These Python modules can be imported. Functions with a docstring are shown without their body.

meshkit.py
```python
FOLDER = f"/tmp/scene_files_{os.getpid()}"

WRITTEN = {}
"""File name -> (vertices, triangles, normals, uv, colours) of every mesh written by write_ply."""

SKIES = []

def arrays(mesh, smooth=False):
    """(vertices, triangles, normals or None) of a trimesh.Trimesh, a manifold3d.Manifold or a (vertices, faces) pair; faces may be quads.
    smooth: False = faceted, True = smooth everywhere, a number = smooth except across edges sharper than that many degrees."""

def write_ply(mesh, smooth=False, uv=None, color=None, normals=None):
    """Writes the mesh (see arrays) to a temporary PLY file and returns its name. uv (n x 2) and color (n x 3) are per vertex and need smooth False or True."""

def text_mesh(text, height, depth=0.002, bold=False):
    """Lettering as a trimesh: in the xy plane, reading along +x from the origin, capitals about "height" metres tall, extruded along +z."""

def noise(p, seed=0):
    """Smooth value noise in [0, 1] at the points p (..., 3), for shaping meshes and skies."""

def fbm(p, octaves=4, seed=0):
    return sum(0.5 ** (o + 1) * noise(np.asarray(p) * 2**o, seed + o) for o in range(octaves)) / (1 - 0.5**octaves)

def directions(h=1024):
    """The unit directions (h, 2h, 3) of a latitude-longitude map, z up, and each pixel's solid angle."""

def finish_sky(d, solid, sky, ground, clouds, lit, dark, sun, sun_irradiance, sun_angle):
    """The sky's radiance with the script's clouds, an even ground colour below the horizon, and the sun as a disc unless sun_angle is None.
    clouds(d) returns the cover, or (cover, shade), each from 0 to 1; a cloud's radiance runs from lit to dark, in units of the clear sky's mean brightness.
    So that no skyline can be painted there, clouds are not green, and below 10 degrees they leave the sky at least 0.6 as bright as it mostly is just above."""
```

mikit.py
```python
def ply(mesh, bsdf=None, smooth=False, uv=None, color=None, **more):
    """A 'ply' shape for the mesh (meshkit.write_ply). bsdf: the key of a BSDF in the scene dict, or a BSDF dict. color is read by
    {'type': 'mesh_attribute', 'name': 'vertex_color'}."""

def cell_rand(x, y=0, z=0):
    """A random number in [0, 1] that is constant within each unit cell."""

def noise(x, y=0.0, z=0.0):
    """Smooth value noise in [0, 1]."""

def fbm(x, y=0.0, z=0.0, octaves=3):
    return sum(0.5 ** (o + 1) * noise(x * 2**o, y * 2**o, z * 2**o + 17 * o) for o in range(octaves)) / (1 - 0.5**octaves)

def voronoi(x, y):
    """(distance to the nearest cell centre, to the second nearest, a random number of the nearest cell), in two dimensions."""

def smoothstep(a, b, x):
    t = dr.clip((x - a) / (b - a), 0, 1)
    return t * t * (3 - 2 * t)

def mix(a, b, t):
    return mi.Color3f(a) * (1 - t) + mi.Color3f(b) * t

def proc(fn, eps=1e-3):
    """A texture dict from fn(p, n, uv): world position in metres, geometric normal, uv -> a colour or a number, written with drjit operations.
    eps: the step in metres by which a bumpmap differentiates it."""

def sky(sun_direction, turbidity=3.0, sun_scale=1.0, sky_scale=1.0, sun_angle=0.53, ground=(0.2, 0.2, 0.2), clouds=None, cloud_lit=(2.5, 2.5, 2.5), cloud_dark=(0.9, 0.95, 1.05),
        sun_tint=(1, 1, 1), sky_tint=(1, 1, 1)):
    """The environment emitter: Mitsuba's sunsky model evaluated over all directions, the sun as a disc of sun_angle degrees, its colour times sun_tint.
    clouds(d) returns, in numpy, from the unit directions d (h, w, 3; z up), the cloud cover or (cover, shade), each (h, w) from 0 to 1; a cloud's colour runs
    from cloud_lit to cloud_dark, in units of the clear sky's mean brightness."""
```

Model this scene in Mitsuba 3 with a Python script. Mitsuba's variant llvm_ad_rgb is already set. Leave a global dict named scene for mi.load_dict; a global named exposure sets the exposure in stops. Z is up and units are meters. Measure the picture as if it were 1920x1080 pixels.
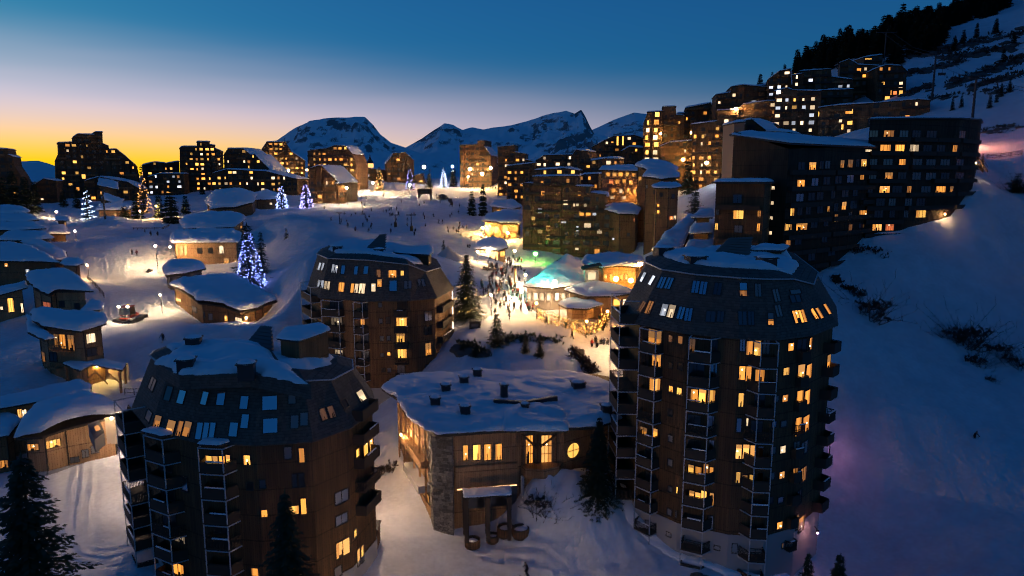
import math, random
import numpy as np, trimesh, drjit as dr, mitsuba as mi, mikit, meshkit
from scipy.interpolate import RBFInterpolator, RegularGridInterpolator
from scipy.spatial import Delaunay
from shapely.geometry import Polygon, Point, LineString, MultiPolygon
from shapely import contains_xy
T = mi.ScalarTransform4f
scene, labels = {}, {}
rng = np.random.default_rng(7)

# ---------------------------------------------------------------- camera, sky, exposure
F, PITCH = 1300.0, math.atan(211 / 1300.0)          # focal length in photo pixels, downward tilt
CAMZ = 45.0
scene['camera'] = {'type': 'perspective', 'fov': 2 * math.degrees(math.atan(960 / F)), 'fov_axis': 'x', 'near_clip': 0.5, 'far_clip': 30000.0,
                   'to_world': T().look_at(origin=[0, 0, CAMZ], target=[0, 100, CAMZ - 100 * math.tan(PITCH)], up=[0, 0, 1])}
exposure = 8.0
EM = 1 / 256.0                                       # all light is given for exposure 0 and scaled down


def sstep(a, b, x):
    t = np.clip((x - a) / (b - a), 0, 1)
    return t * t * (3 - 2 * t)


def afterglow(d):
    """The last light of a sun that has set to the left: a pale layer low in the sky, yellow near the sun's place."""
    el = np.degrees(np.arcsin(np.clip(d[..., 2], -1, 1)))
    az = np.degrees(np.arctan2(d[..., 0], d[..., 1]))
    off = np.abs((az + 42 + 180) % 360 - 180)
    near = np.exp(-(off / 57) ** 2)
    wisp = meshkit.fbm(np.stack([az * .05, el * .55, 0 * az], -1), 4, 3) - .5          # faint thin haze
    cover = np.clip((1 - sstep(1.0, 12.4, el + 4.6 * (1 - near) + wisp * 1.2)) ** 1.4 * (0.30 + 0.70 * near) * (1 + .12 * wisp), 0, 1)
    shade = (1 - sstep(0.8, 6.2, el + 3.4 * (1 - near))) * sstep(0.40, 0.92, near)
    return cover, shade


_a, _e = math.radians(-42), math.radians(6)
scene['sky'] = {**mikit.sky([math.sin(_a) * math.cos(_e), math.cos(_a) * math.cos(_e), math.sin(_e)], turbidity=2, sun_scale=0, sky_scale=2.4 * EM,
                            sky_tint=(.085, .63, 1.75), clouds=afterglow, cloud_lit=(14.6, 10.5, 11.9), cloud_dark=(16.4, 8.9, 0.0)), 'sampling_weight': 10.0}

# ---------------------------------------------------------------- pixel -> place
CP, SP = math.cos(PITCH), math.sin(PITCH)


def ray(px, py):
    rx, ry = (px - 960) / F, (540 - py) / F
    return np.array([rx, CP + ry * SP, ry * CP - SP])


def at(px, py, d):
    r = ray(px, py)
    return np.array([0, 0, CAMZ]) + r * (d / r[1])


def onz(px, py, z):
    r = ray(px, py)
    return np.array([0, 0, CAMZ]) + r * ((z - CAMZ) / r[2])


def pix(p):
    x, y, z = p[0], p[1], p[2] - CAMZ
    f, u = y * CP - z * SP, y * SP + z * CP
    return 960 + F * x / f, 540 - F * u / f


# ---------------------------------------------------------------- entries
counts = {}


def numbered(name):
    n = counts.get(name, 0)
    counts[name] = n + 1
    return name if n == 0 else '%s_%03d' % (name, n)


def thing(name, label, cat, group=None, kind=None):
    k = numbered(name)
    labels[k] = {'label': label, 'category': cat}
    if group:
        labels[k]['group'] = group
    return k


class MB:
    """Collects boxes, tubes and sheets; build() makes them one mesh."""

    def __init__(s):
        s.v, s.f, s.n, s.c = [], [], 0, []

    def add(s, v, f, col=None):
        v = np.asarray(v, float)
        f = np.asarray(f, int)
        if f.shape[1] == 4:
            f = np.vstack([f[:, [0, 1, 2]], f[:, [0, 2, 3]]])
        s.v.append(v)
        s.f.append(f + s.n)
        s.n += len(v)
        s.c.append(np.tile(np.asarray(col if col is not None else (1, 1, 1), float), (len(v), 1)))
        return s

    def par(s, o, a, b, c, col=None):
        """A box from corner o along the edge vectors a, b, c."""
        o, a, b, c = (np.asarray(x, float) for x in (o, a, b, c))
        v = np.array([o, o + a, o + a + b, o + b, o + c, o + a + c, o + a + b + c, o + b + c])
        f = np.array([[0, 3, 2, 1], [4, 5, 6, 7], [0, 1, 5, 4], [1, 2, 6, 5], [2, 3, 7, 6], [3, 0, 4, 7]])
        if np.dot(np.cross(a, b), c) < 0:
            f = f[:, ::-1]
        return s.add(v, f, col)

    def box(s, c, size, rz=0.0, col=None):
        ca, sa = math.cos(rz), math.sin(rz)
        u, w = np.array([ca, sa, 0]), np.array([-sa, ca, 0])
        c = np.asarray(c, float)
        return s.par(c - u * size[0] / 2 - w * size[1] / 2, u * size[0], w * size[1], [0, 0, size[2]], col)

    def bar(s, p, q, w, h=None, up=(0, 0, 1), col=None):
        p, q = np.asarray(p, float), np.asarray(q, float)
        t = (q - p) / max(np.linalg.norm(q - p), 1e-9)
        a = np.cross(t, up)
        if np.linalg.norm(a) < 1e-3:
            a = np.cross(t, (1, 0, 0))
        a /= np.linalg.norm(a)
        b = np.cross(a, t)
        h = h or w
        return s.par(p - a * w / 2 - b * h / 2, q - p, a * w, b * h, col)

    def tube(s, pts, rad, n=6, col=None, cap=True):
        p = np.asarray(pts, float)
        r = np.broadcast_to(np.asarray(rad, float), (len(p),))
        t = np.gradient(p, axis=0)
        t /= np.linalg.norm(t, axis=1, keepdims=True) + 1e-12
        a = np.cross(t, np.where(np.abs(t[:, 2:]) < 0.9, [0, 0, 1.0], [1.0, 0, 0]))
        a /= np.linalg.norm(a, axis=1, keepdims=True) + 1e-12
        b = np.cross(t, a)
        g = np.arange(n) * 2 * np.pi / n
        v = (p[:, None] + r[:, None, None] * (np.cos(g)[None, :, None] * a[:, None] + np.sin(g)[None, :, None] * b[:, None])).reshape(-1, 3)
        i, j = np.meshgrid(np.arange(len(p) - 1), np.arange(n), indexing='ij')
        q = np.stack([i * n + j, i * n + (j + 1) % n, (i + 1) * n + (j + 1) % n, (i + 1) * n + j], -1).reshape(-1, 4)
        f = np.vstack([q[:, [0, 1, 2]], q[:, [0, 2, 3]]])
        if cap:
            m = len(v)
            v = np.vstack([v, p[:1], p[-1:]])
            k = np.arange(n)
            f = np.vstack([f, np.stack([k * 0 + m, (k + 1) % n, k], 1), np.stack([k * 0 + m + 1, k + m - n, (k + 1) % n + m - n], 1)])
        return s.add(v, f, col)

    def lathe(s, c, prof, n=12, col=None):
        """prof: (radius, z) from bottom to top, turned about the vertical through c."""
        pr = np.asarray(prof, float)
        g = np.arange(n) * 2 * np.pi / n
        v = np.stack([pr[:, :1] * np.cos(g), pr[:, :1] * np.sin(g), np.repeat(pr[:, 1:], n, 1)], -1).reshape(-1, 3) + np.asarray(c, float)
        i, j = np.meshgrid(np.arange(len(pr) - 1), np.arange(n), indexing='ij')
        q = np.stack([i * n + j, i * n + (j + 1) % n, (i + 1) * n + (j + 1) % n, (i + 1) * n + j], -1).reshape(-1, 4)
        return s.add(v, q, col)

    def prism(s, poly, z0, z1, col=None):
        """Walls and lids between z0 and z1 (numbers or one per corner) over a polygon given counter-clockwise."""
        p = np.asarray(poly, float)[:, :2]
        n = len(p)
        lo, hi = np.broadcast_to(z0, (n,)), np.broadcast_to(z1, (n,))
        v = np.vstack([np.column_stack([p, lo]), np.column_stack([p, hi])])
        k = np.arange(n)
        s.add(v, np.stack([k, (k + 1) % n, (k + 1) % n + n, k + n], 1), col)
        tri = trimesh.creation.triangulate_polygon(Polygon(p), engine='earcut')
        tv, tf = tri
        idx = np.array([np.argmin(((p - t) ** 2).sum(1)) for t in tv])
        tf = idx[tf]
        a, b, c = p[tf[:, 0]], p[tf[:, 1]], p[tf[:, 2]]
        up = ((b - a)[:, 0] * (c - a)[:, 1] - (b - a)[:, 1] * (c - a)[:, 0]) > 0
        tf = np.where(up[:, None], tf, tf[:, ::-1])
        s.add(np.column_stack([p, hi]), tf, col)
        s.add(np.column_stack([p, lo]), tf[:, ::-1], col)
        return s

    def sphere(s, c, r, sub=1, col=None):
        m = trimesh.creation.icosphere(subdivisions=sub, radius=1.0)
        return s.add(np.array(m.vertices) * r + np.asarray(c, float), m.faces, col)

    def mesh(s):
        return np.vstack(s.v), np.vstack(s.f)

    def build(s, name, bsdf, parent=None, smooth=False, emit=None, weight=0.0, color=False, kind=None):
        return ent(name, s.mesh(), bsdf, parent, smooth, emit, weight, np.vstack(s.c) if color else None, kind)


def ent(name, mesh, bsdf, parent=None, smooth=False, emit=None, weight=0.0, color=None, kind=None):
    d = mesh if isinstance(mesh, dict) else mikit.ply(mesh, bsdf, smooth, color=color)
    if isinstance(mesh, dict) and bsdf:
        d = {**d, 'bsdf': {'type': 'ref', 'id': bsdf}}
    if emit is not None:
        d = {**d, 'emitter': {'type': 'area', 'radiance': {'type': 'rgb', 'value': [float(x) * EM for x in emit]}, 'sampling_weight': float(weight)}}
    k = numbered(name if parent is None else parent + '__' + name)
    scene[k] = d
    if kind:
        labels[k] = {'kind': kind}
    return k


def solo(name, mesh, bsdf, label, cat, group=None, **kw):
    k = ent(name, mesh.mesh() if isinstance(mesh, MB) else mesh, bsdf, color=np.vstack(mesh.c) if kw.pop('color', False) else None, **kw)
    labels[k] = {'label': label, 'category': cat}
    if group:
        labels[k]['group'] = group
    return k


# ---------------------------------------------------------------- materials
def RGB(*c):
    return {'type': 'rgb', 'value': list(map(float, c))}


def two(d):
    return {'type': 'twosided', 'm': d}


def PR(col, rough=.7, metal=0.0, spec=.4):
    return two({'type': 'principled', 'base_color': RGB(*col) if isinstance(col, (tuple, list)) else col, 'roughness': rough, 'metallic': metal, 'specular': spec})


N, FB, SS, MX = mikit.noise, mikit.fbm, mikit.smoothstep, mikit.mix


ROADS = []


def _road(pp):
    q = [at(*x) for x in pp]
    ROADS.extend([((float(a[0]), float(a[1])), (float(b[0]), float(b[1]))) for a, b in zip(q[:-1], q[1:])])


_road([(120, 395, 285), (170, 430, 232), (215, 465, 200), (243, 530, 170), (244, 605, 146), (268, 690, 120), (262, 760, 104), (215, 860, 92), (210, 1000, 76)])
_road([(735, 850, 98), (760, 940, 88), (840, 1020, 79), (1020, 1090, 73)])


def snow_height(p, n, uv):
    a = FB(p.x * .55, p.y * .55, 0, 3) * .6
    b = FB(p.x * 2.1, p.y * 2.1, 0, 3) * .24
    w = FB(p.x * .045 + 3, p.y * .045, 1.0, 2) * 9 + p.x * .03
    c = SS(.0, .16, dr.abs(w - dr.floor(w) - .5))                 # lone ski tracks
    w2 = FB(p.x * .03, p.y * .05 + 7, 4.0, 2) * 8 - p.y * .02
    c2 = SS(.0, .14, dr.abs(w2 - dr.floor(w2) - .5))
    d = mi.Float(99.0)                                            # distance to the middle of the groomed roads
    for (x0, y0), (x1, y1) in ROADS:
        ex, ey = x1 - x0, y1 - y0
        t = dr.clip(((p.x - x0) * ex + (p.y - y0) * ey) / (ex * ex + ey * ey), 0, 1)
        d = dr.minimum(d, dr.sqrt(dr.square(p.x - x0 - t * ex) + dr.square(p.y - y0 - t * ey)))
    on = SS(7.5, 5.0, d)
    rut = dr.sin(d * 5.2 + N(p.x * .12, p.y * .12, 2.0) * 2) * .06 + N(d * 3.1, (p.x + p.y) * .12, 5.0) * .08 + FB(p.x * 1.4, p.y * 1.4, 6.0, 3) * .22
    return (a * .8 + b + c * .05 + c2 * .04 + FB(p.x * 6, p.y * 6, 1.0, 2) * .05) * (1 - .75 * on) + rut * on + SS(5.0, 7.0, d) * .5 + SS(9.0, 7.2, d) * .25


scene['snow'] = two({'type': 'bumpmap', 'arbitrary': mikit.proc(snow_height, .06), 'scale': 1.0,
                     'bsdf': {'type': 'diffuse', 'reflectance': mikit.proc(lambda p, n, uv: MX((.58, .60, .63), (.90, .92, .94), FB(p.x * .35, p.y * .35, 2.0, 3) * .5 + FB(p.x * 2.6, p.y * 2.6, 9.0, 3) * .5))}})
scene['roof_snow'] = two({'type': 'bumpmap', 'arbitrary': mikit.proc(lambda p, n, uv: FB(p.x * 1.1, p.y * 1.1, p.z, 3) * .32, .05), 'scale': 1.0,
                          'bsdf': {'type': 'diffuse', 'reflectance': RGB(.84, .87, .9)}})


def alpine(p, n, uv):
    k = FB(p.x * .011, p.y * .011, p.z * .02, 4)
    k2 = FB(p.x * .05, p.y * .03, p.z * .05, 3)
    rock = SS(.72, .54, n.z + (k - .5) * .9 + (k2 - .5) * .5)
    return MX((.88, .90, .93), (.10, .10, .105), rock * .85)


scene['alpine'] = two({'type': 'diffuse', 'reflectance': mikit.proc(alpine)})


def planks(c0, c1, w):
    def fn(p, n, uv):
        h = dr.select(dr.abs(n.x) > dr.abs(n.y), p.y, p.x)
        k = mikit.cell_rand(h / w, dr.floor(p.z / 2.8), 1)
        g = N(h * 7, p.z * .6, 0)
        j = SS(.42, .5, dr.abs(h / w - dr.floor(h / w) - .5))
        st = FB(h * .35, p.z * .12, 3.0, 3)                        # weathering runs down the boards
        b = p.z / 2.75
        belt = SS(.06, .03, b - dr.floor(b))
        return MX(c0, c1, k * .55 + g * .4) * (1 - .7 * j) * (.45 + 1.1 * st) * (1 - .5 * belt)
    return fn


scene['wood_dark'] = PR(mikit.proc(planks((.056, .032, .016), (.14, .072, .030), .22)), .75)
scene['wood_black'] = PR(mikit.proc(planks((.026, .016, .010), (.065, .038, .020), .3)), .8)
scene['wood_tan'] = PR(mikit.proc(planks((.24, .135, .066), (.40, .235, .115), .24)), .7)
scene['wood_brown'] = PR(mikit.proc(planks((.14, .07, .03), (.26, .135, .058), .30)), .75)


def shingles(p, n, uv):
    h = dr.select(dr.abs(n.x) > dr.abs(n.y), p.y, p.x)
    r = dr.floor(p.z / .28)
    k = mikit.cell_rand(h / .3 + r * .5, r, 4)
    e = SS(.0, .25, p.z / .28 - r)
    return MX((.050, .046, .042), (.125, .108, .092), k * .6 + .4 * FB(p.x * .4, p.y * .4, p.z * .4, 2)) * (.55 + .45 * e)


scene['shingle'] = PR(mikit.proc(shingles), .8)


def stone_fn(p, n, uv):
    h = dr.select(dr.abs(n.x) > dr.abs(n.y), p.y, p.x)
    a, b, r = mikit.voronoi(h * 2.3, p.z * 3.2)
    return MX((.10, .095, .09), (.26, .245, .22), r) * (.35 + .65 * SS(.02, .16, b - a))


scene['wood_far'] = PR(mikit.proc(planks((.10, .055, .028), (.19, .105, .05), .5)), .75)
scene['stone'] = PR(mikit.proc(stone_fn), .85)
scene['concrete'] = PR((.33, .32, .31), .85)
scene['plaster'] = PR((.42, .36, .30), .85)
scene['pink_wall'] = PR((.26, .17, .13), .85)
scene['dark_metal'] = PR((.03, .03, .035), .5)
scene['pale_metal'] = PR((.36, .38, .40), .45)
scene['white_paint'] = PR((.40, .42, .44), .5)
scene['grey_wood'] = PR((.13, .125, .12), .8)
scene['rail_wood'] = PR((.045, .033, .024), .75)
scene['window_frame'] = PR((.05, .045, .04), .6)
scene['glass_sky'] = PR((.55, .60, .64), .06, 1.0)
scene['glass_dark'] = PR((.10, .11, .12), .08, .75)
scene['glass_curtain'] = PR((.20, .20, .20), .3, .2, .6)
scene['glass_far'] = PR((.03, .032, .036), .3, .2, .5)
scene['glow'] = two({'type': 'diffuse', 'reflectance': RGB(.3, .25, .2)})
scene['rock_face'] = PR(mikit.proc(lambda p, n, uv: MX((.035, .033, .03), (.14, .13, .12), FB(p.x * .9, p.y * .9, p.z * 1.4, 4))), .9)
scene['needles'] = PR(mikit.proc(lambda p, n, uv: MX((.012, .020, .012), (.04, .055, .028), N(p.x * 1.7, p.y * 1.7, p.z * 1.7))), .8)
scene['bark'] = PR((.05, .035, .025), .9)
scene['twigs'] = PR((.045, .035, .03), .9)
scene['cloth'] = two({'type': 'diffuse', 'reflectance': {'type': 'mesh_attribute', 'name': 'vertex_color'}})
scene['canvas'] = PR((.5, .48, .44), .8)
scene['red_paint'] = PR((.35, .03, .02), .4)

# ---------------------------------------------------------------- terrain
GP = [  # photo pixel and distance of points on the snow
    (250, 1075, 70), (220, 960, 80), (150, 915, 85), (760, 1060, 75), (700, 1000, 80), (850, 960, 85), (730, 900, 93), (740, 830, 100), (950, 1000, 82),
    (1000, 1070, 75), (1150, 1075, 74.5), (1065, 922, 84.5), (1130, 945, 82), (1000, 945, 83.5), (1200, 1075, 73), (1120, 880, 90), (700, 755, 118), (640, 770, 120),
    (1350, 1072, 72), (1520, 1040, 80), (1600, 1060, 80), (1900, 1060, 74), (1650, 900, 92), (1825, 815, 97), (1900, 700, 112), (1750, 640, 118), (1850, 560, 128),
    (1650, 560, 126), (1600, 640, 112), (1850, 420, 147), (1915, 345, 163), (1720, 450, 140), (1915, 500, 140), (1840, 345, 158), (1500, 560, 120), (1400, 520, 135),
    (1850, 300, 175), (1900, 250, 200), (1780, 225, 230), (1800, 170, 260), (1900, 120, 300), (1900, 20, 390), (1720, 105, 330), (1600, 80, 420), (1500, 132, 420),
    (1440, 160, 430), (1340, 195, 450), (1550, 262, 245), (1700, 242, 220), (1400, 325, 300), (1250, 345, 330), (1320, 350, 260), (1300, 415, 190), (1250, 480, 165),
    (1120, 640, 120), (1160, 690, 112), (1050, 610, 124), (950, 540, 146), (900, 480, 200), (880, 580, 135), (930, 640, 117), (960, 690, 109), (1060, 700, 107),
    (880, 640, 117), (870, 690, 110), (1150, 722, 106), (1150, 560, 150), (1080, 500, 215), (1180, 492, 215), (1130, 493, 224), (1222, 490, 196), (980, 470, 230), (1000, 400, 320), (950, 380, 340),
    (870, 400, 290), (750, 380, 330), (660, 405, 262), (800, 430, 245), (700, 440, 220), (750, 470, 195), (600, 432, 200), (520, 402, 217), (560, 500, 152), (540, 560, 140),
    (520, 610, 128), (830, 520, 152), (860, 345, 430), (760, 348, 420), (700, 352, 400), (640, 380, 310), (240, 605, 146), (270, 680, 120), (280, 745, 105), (290, 650, 125),
    (250, 530, 170), (250, 480, 190), (170, 440, 225), (300, 440, 215), (150, 400, 285), (250, 412, 265), (350, 545, 160), (430, 590, 140), (400, 640, 124), (470, 650, 122),
    (30, 625, 138), (100, 600, 145), (20, 700, 113), (150, 715, 114), (30, 745, 105), (0, 520, 170), (50, 410, 235), (30, 920, 84), (100, 380, 330), (330, 365, 400), (500, 345, 450), (600, 338, 440)]
PADS = [  # corners of house roofs with their distance and how far the snow lies below them
    (344, 430, 222, 6.5), (440, 427, 222, 6.5), (400, 405, 236, 4), (322, 457, 193, 5.8), (449, 456, 193, 5.8), (385, 436, 206, 5), (345, 517, 164, 3.5), (310, 512, 166, 3.5), (372, 571, 142, 4.2), (420, 577, 141, 5.8), (482, 583, 140, 5), (440, 530, 158, 4.5), (395, 394, 268, 4), (440, 392, 268, 4), (440, 365, 282, 5),
    (478, 376, 288, 3.8), (520, 374, 287, 3.8), (240, 395, 272, 4.8), (186, 395, 272, 4.8), (92, 557, 139, 5.8), (176, 548, 140, 5), (20, 556, 141, 6.5), (170, 586, 136, 3), (140, 501, 160, 3.5), (131, 440, 212, 3.5), (118, 414, 240, 3), (60, 492, 163, 5.5), (100, 450, 182, 6), (60, 415, 198, 6),
    (152, 624, 111, 9.5), (60, 605, 113, 9), (172, 736, 101, 4), (60, 755, 101, 4.5), (80, 823, 87.5, 5.8), (182, 793, 90, 6), (212, 786, 92, 6), (900, 470, 205, 3.2), (935, 473, 204, 3.2), (940, 421, 252, 4.6), (904, 415, 253, 4.6), (978, 415, 252, 4.8), (926, 386, 300, 4), (940, 404, 276, 3.5), (634, 424, 236, 2),
    (1000, 540, 138, 4.2), (1060, 541, 137, 4.4), (1100, 556, 132.5, 4.3), (1180, 551, 137, 4.5), (1160, 500, 149, 8), (1062, 500, 160, 9)]
pts = [at(*g) for g in GP] + [at(*g[:3]) - [0, 0, g[3]] for g in PADS]
MOUNDS = [(1070, 925, 82.5, 6.5, 4.5, 3.2), (768, 362, 345, 7, 6, 3.0), (600, 436, 200, 12, 9, 2.2), (200, 415, 258, 7, 5, 2.6), (1010, 930, 83, 2.5, 2, 1.2), (555, 500, 150, 8, 10, 1.5), (300, 500, 175, 4, 4, 1.3), (1120, 960, 79, 4, 4, 1.0)]
MXY = [((px - 960) / F * (d * CP - (at(px, py, d)[2] - CAMZ) * SP), d, a, b, h) for px, py, d, a, b, h in MOUNDS]
for px, d, z in [(2300, 300, 165), (2300, 130, 60), (2300, 90, 8), (2100, 400, 170), (1800, 600, 185), (1600, 600, 150), (1400, 620, 95), (1250, 640, 50), (-300, 90, 4), (-400, 160, 12), (-400, 320, 30), (0, 420, 33),
                 (960, 40, 0), (300, 40, 0.5), (1900, 45, 0), (0, 45, 2), (960, -40, -1), (960, 620, 38), (760, 620, 37), (500, 640, 38), (250, 640, 33), (-200, 640, 40), (1100, 620, 42)]:
    pts.append(np.array([(px - 960) / F * max(d, 30), d, z]))
pts = np.array(pts)
_rbf = RBFInterpolator(pts[:, :2], pts[:, 2], kernel='thin_plate_spline', smoothing=1.2)
_gx, _gy = np.linspace(-620, 760, 231), np.linspace(-60, 660, 241)
_G = np.stack(np.meshgrid(_gx, _gy, indexing='ij'), -1)
_Z = _rbf(_G.reshape(-1, 2)).reshape(len(_gx), len(_gy))
_Z = np.clip(_Z, -4, 330)
_base = RegularGridInterpolator((_gx, _gy), _Z, bounds_error=False, fill_value=None, method='linear')


def TZ(x, y):
    """Height of the snow at (x, y)."""
    x, y = np.broadcast_arrays(np.asarray(x, float), np.asarray(y, float))
    xy = np.stack([np.clip(x, -620, 760), np.clip(y, -60, 655)], -1)
    z = _base(xy.reshape(-1, 2)).reshape(x.shape)
    far = sstep(480, 1100, y)
    hill = np.maximum(0, x - 120 - .30 * y) * .30
    z = z * (1 - far) + (28 + np.minimum(hill, 900)) * far
    p = np.stack([x, y, 0 * x], -1)
    k = 1 + sstep(200, 900, y) * 3
    z = z + (meshkit.fbm(p * .06, 3, 5) - .5) * 1.3 * k + (meshkit.fbm(p * .35, 3, 9) - .5) * .35
    for mx, my, a, b, h in MXY:
        g = np.exp(-((x - mx) / a) ** 2 - ((y - my) / b) ** 2)
        z = z + g * (h + (meshkit.fbm(p * .9, 3, 3) - .5) * 1.4)
    return z


def tz(x, y):
    return float(TZ(np.array([x]), np.array([y]))[0])


def onground(px, d):
    """The point of the snow at distance d in the photo's column px."""
    x = (px - 960) / F * d / 1.0
    for _ in range(3):      # the column leans a little with height
        z = tz(x, d)
        r = (d * CP - (z - CAMZ) * SP)
        x = (px - 960) / F * r
    return np.array([x, d, z])


def hit(px, py, d0=40, d1=900):
    """Where the view through a pixel meets the snow."""
    r = ray(px, py)
    ds = np.geomspace(d0, d1, 260)
    P = np.array([0, 0, CAMZ]) + r[None] * (ds / r[1])[:, None]
    below = P[:, 2] < TZ(P[:, 0], P[:, 1])
    i = int(np.argmax(below)) if below.any() else len(ds) - 1
    return P[i]


ys = np.concatenate([np.linspace(-60, 40, 12)[:-1], np.linspace(40, 260, 230)[:-1], np.geomspace(260, 700, 90)[:-1], np.geomspace(700, 9000, 60)])
us = np.linspace(-1, 1, 420)
Y, U = np.meshgrid(ys, us, indexing='ij')
X = U * (70 + .95 * np.maximum(Y, 0))
Z = TZ(X, Y)
ny, nu = Y.shape
i, j = np.meshgrid(np.arange(ny - 1), np.arange(nu - 1), indexing='ij')
q = np.stack([i * nu + j, i * nu + j + 1, (i + 1) * nu + j + 1, (i + 1) * nu + j], -1).reshape(-1, 4)
k = ent('snow_ground', (np.stack([X, Y, Z], -1).reshape(-1, 3), q), 'snow', smooth=True)
labels[k] = {'kind': 'structure', 'label': 'snow covered ground, slopes and paths of the ski village'}


def mountain(ridge, d, base, spread, seed, rough=1.0, label=''):
    rp = np.array([at(px, py, d) for px, py in ridge])
    n, m = 220, 90
    s = np.linspace(0, 1, n)
    L = np.concatenate([[0], np.cumsum(np.linalg.norm(np.diff(rp[:, [0, 2]], axis=0), axis=1))])
    L /= L[-1]
    rx, rz = np.interp(s, L, rp[:, 0]), np.interp(s, L, rp[:, 2])
    t = np.linspace(-1, 1, m)
    S, TT = np.meshgrid(s, t, indexing='ij')
    w = np.abs(TT)
    h = np.maximum(rz - base, 1)[:, None]
    prof = (1 - w) ** 1.25
    y = d + TT * spread
    x = rx[:, None] * (1 + TT * spread / d * .25)
    q = np.stack([x / spread, y / spread, 0 * x], -1)
    rid = np.abs(meshkit.fbm(q * 7.0, 4, seed) - .5) * 2
    rid2 = meshkit.fbm(np.stack([x / spread * 16, y / spread * 5, 0 * x], -1), 4, seed + 3)
    z = base + h * prof * (1 + rough * .45 * (rid - .32) * np.minimum(w * 6, 1)) + h * rough * .22 * (rid2 - .5) * np.minimum(w * 5, 1) * (1 - w)
    y = y + (meshkit.fbm(q * 3, 3, seed + 8) - .5) * spread * .3 * (1 - w)
    i, j = np.meshgrid(np.arange(n - 1), np.arange(m - 1), indexing='ij')
    f = np.stack([i * m + j, (i + 1) * m + j, (i + 1) * m + j + 1, i * m + j + 1], -1).reshape(-1, 4)
    k = ent('mountain', (np.stack([x, y, z], -1).reshape(-1, 3), f), 'alpine', smooth=True)
    labels[k] = {'kind': 'structure', 'label': label}


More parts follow.
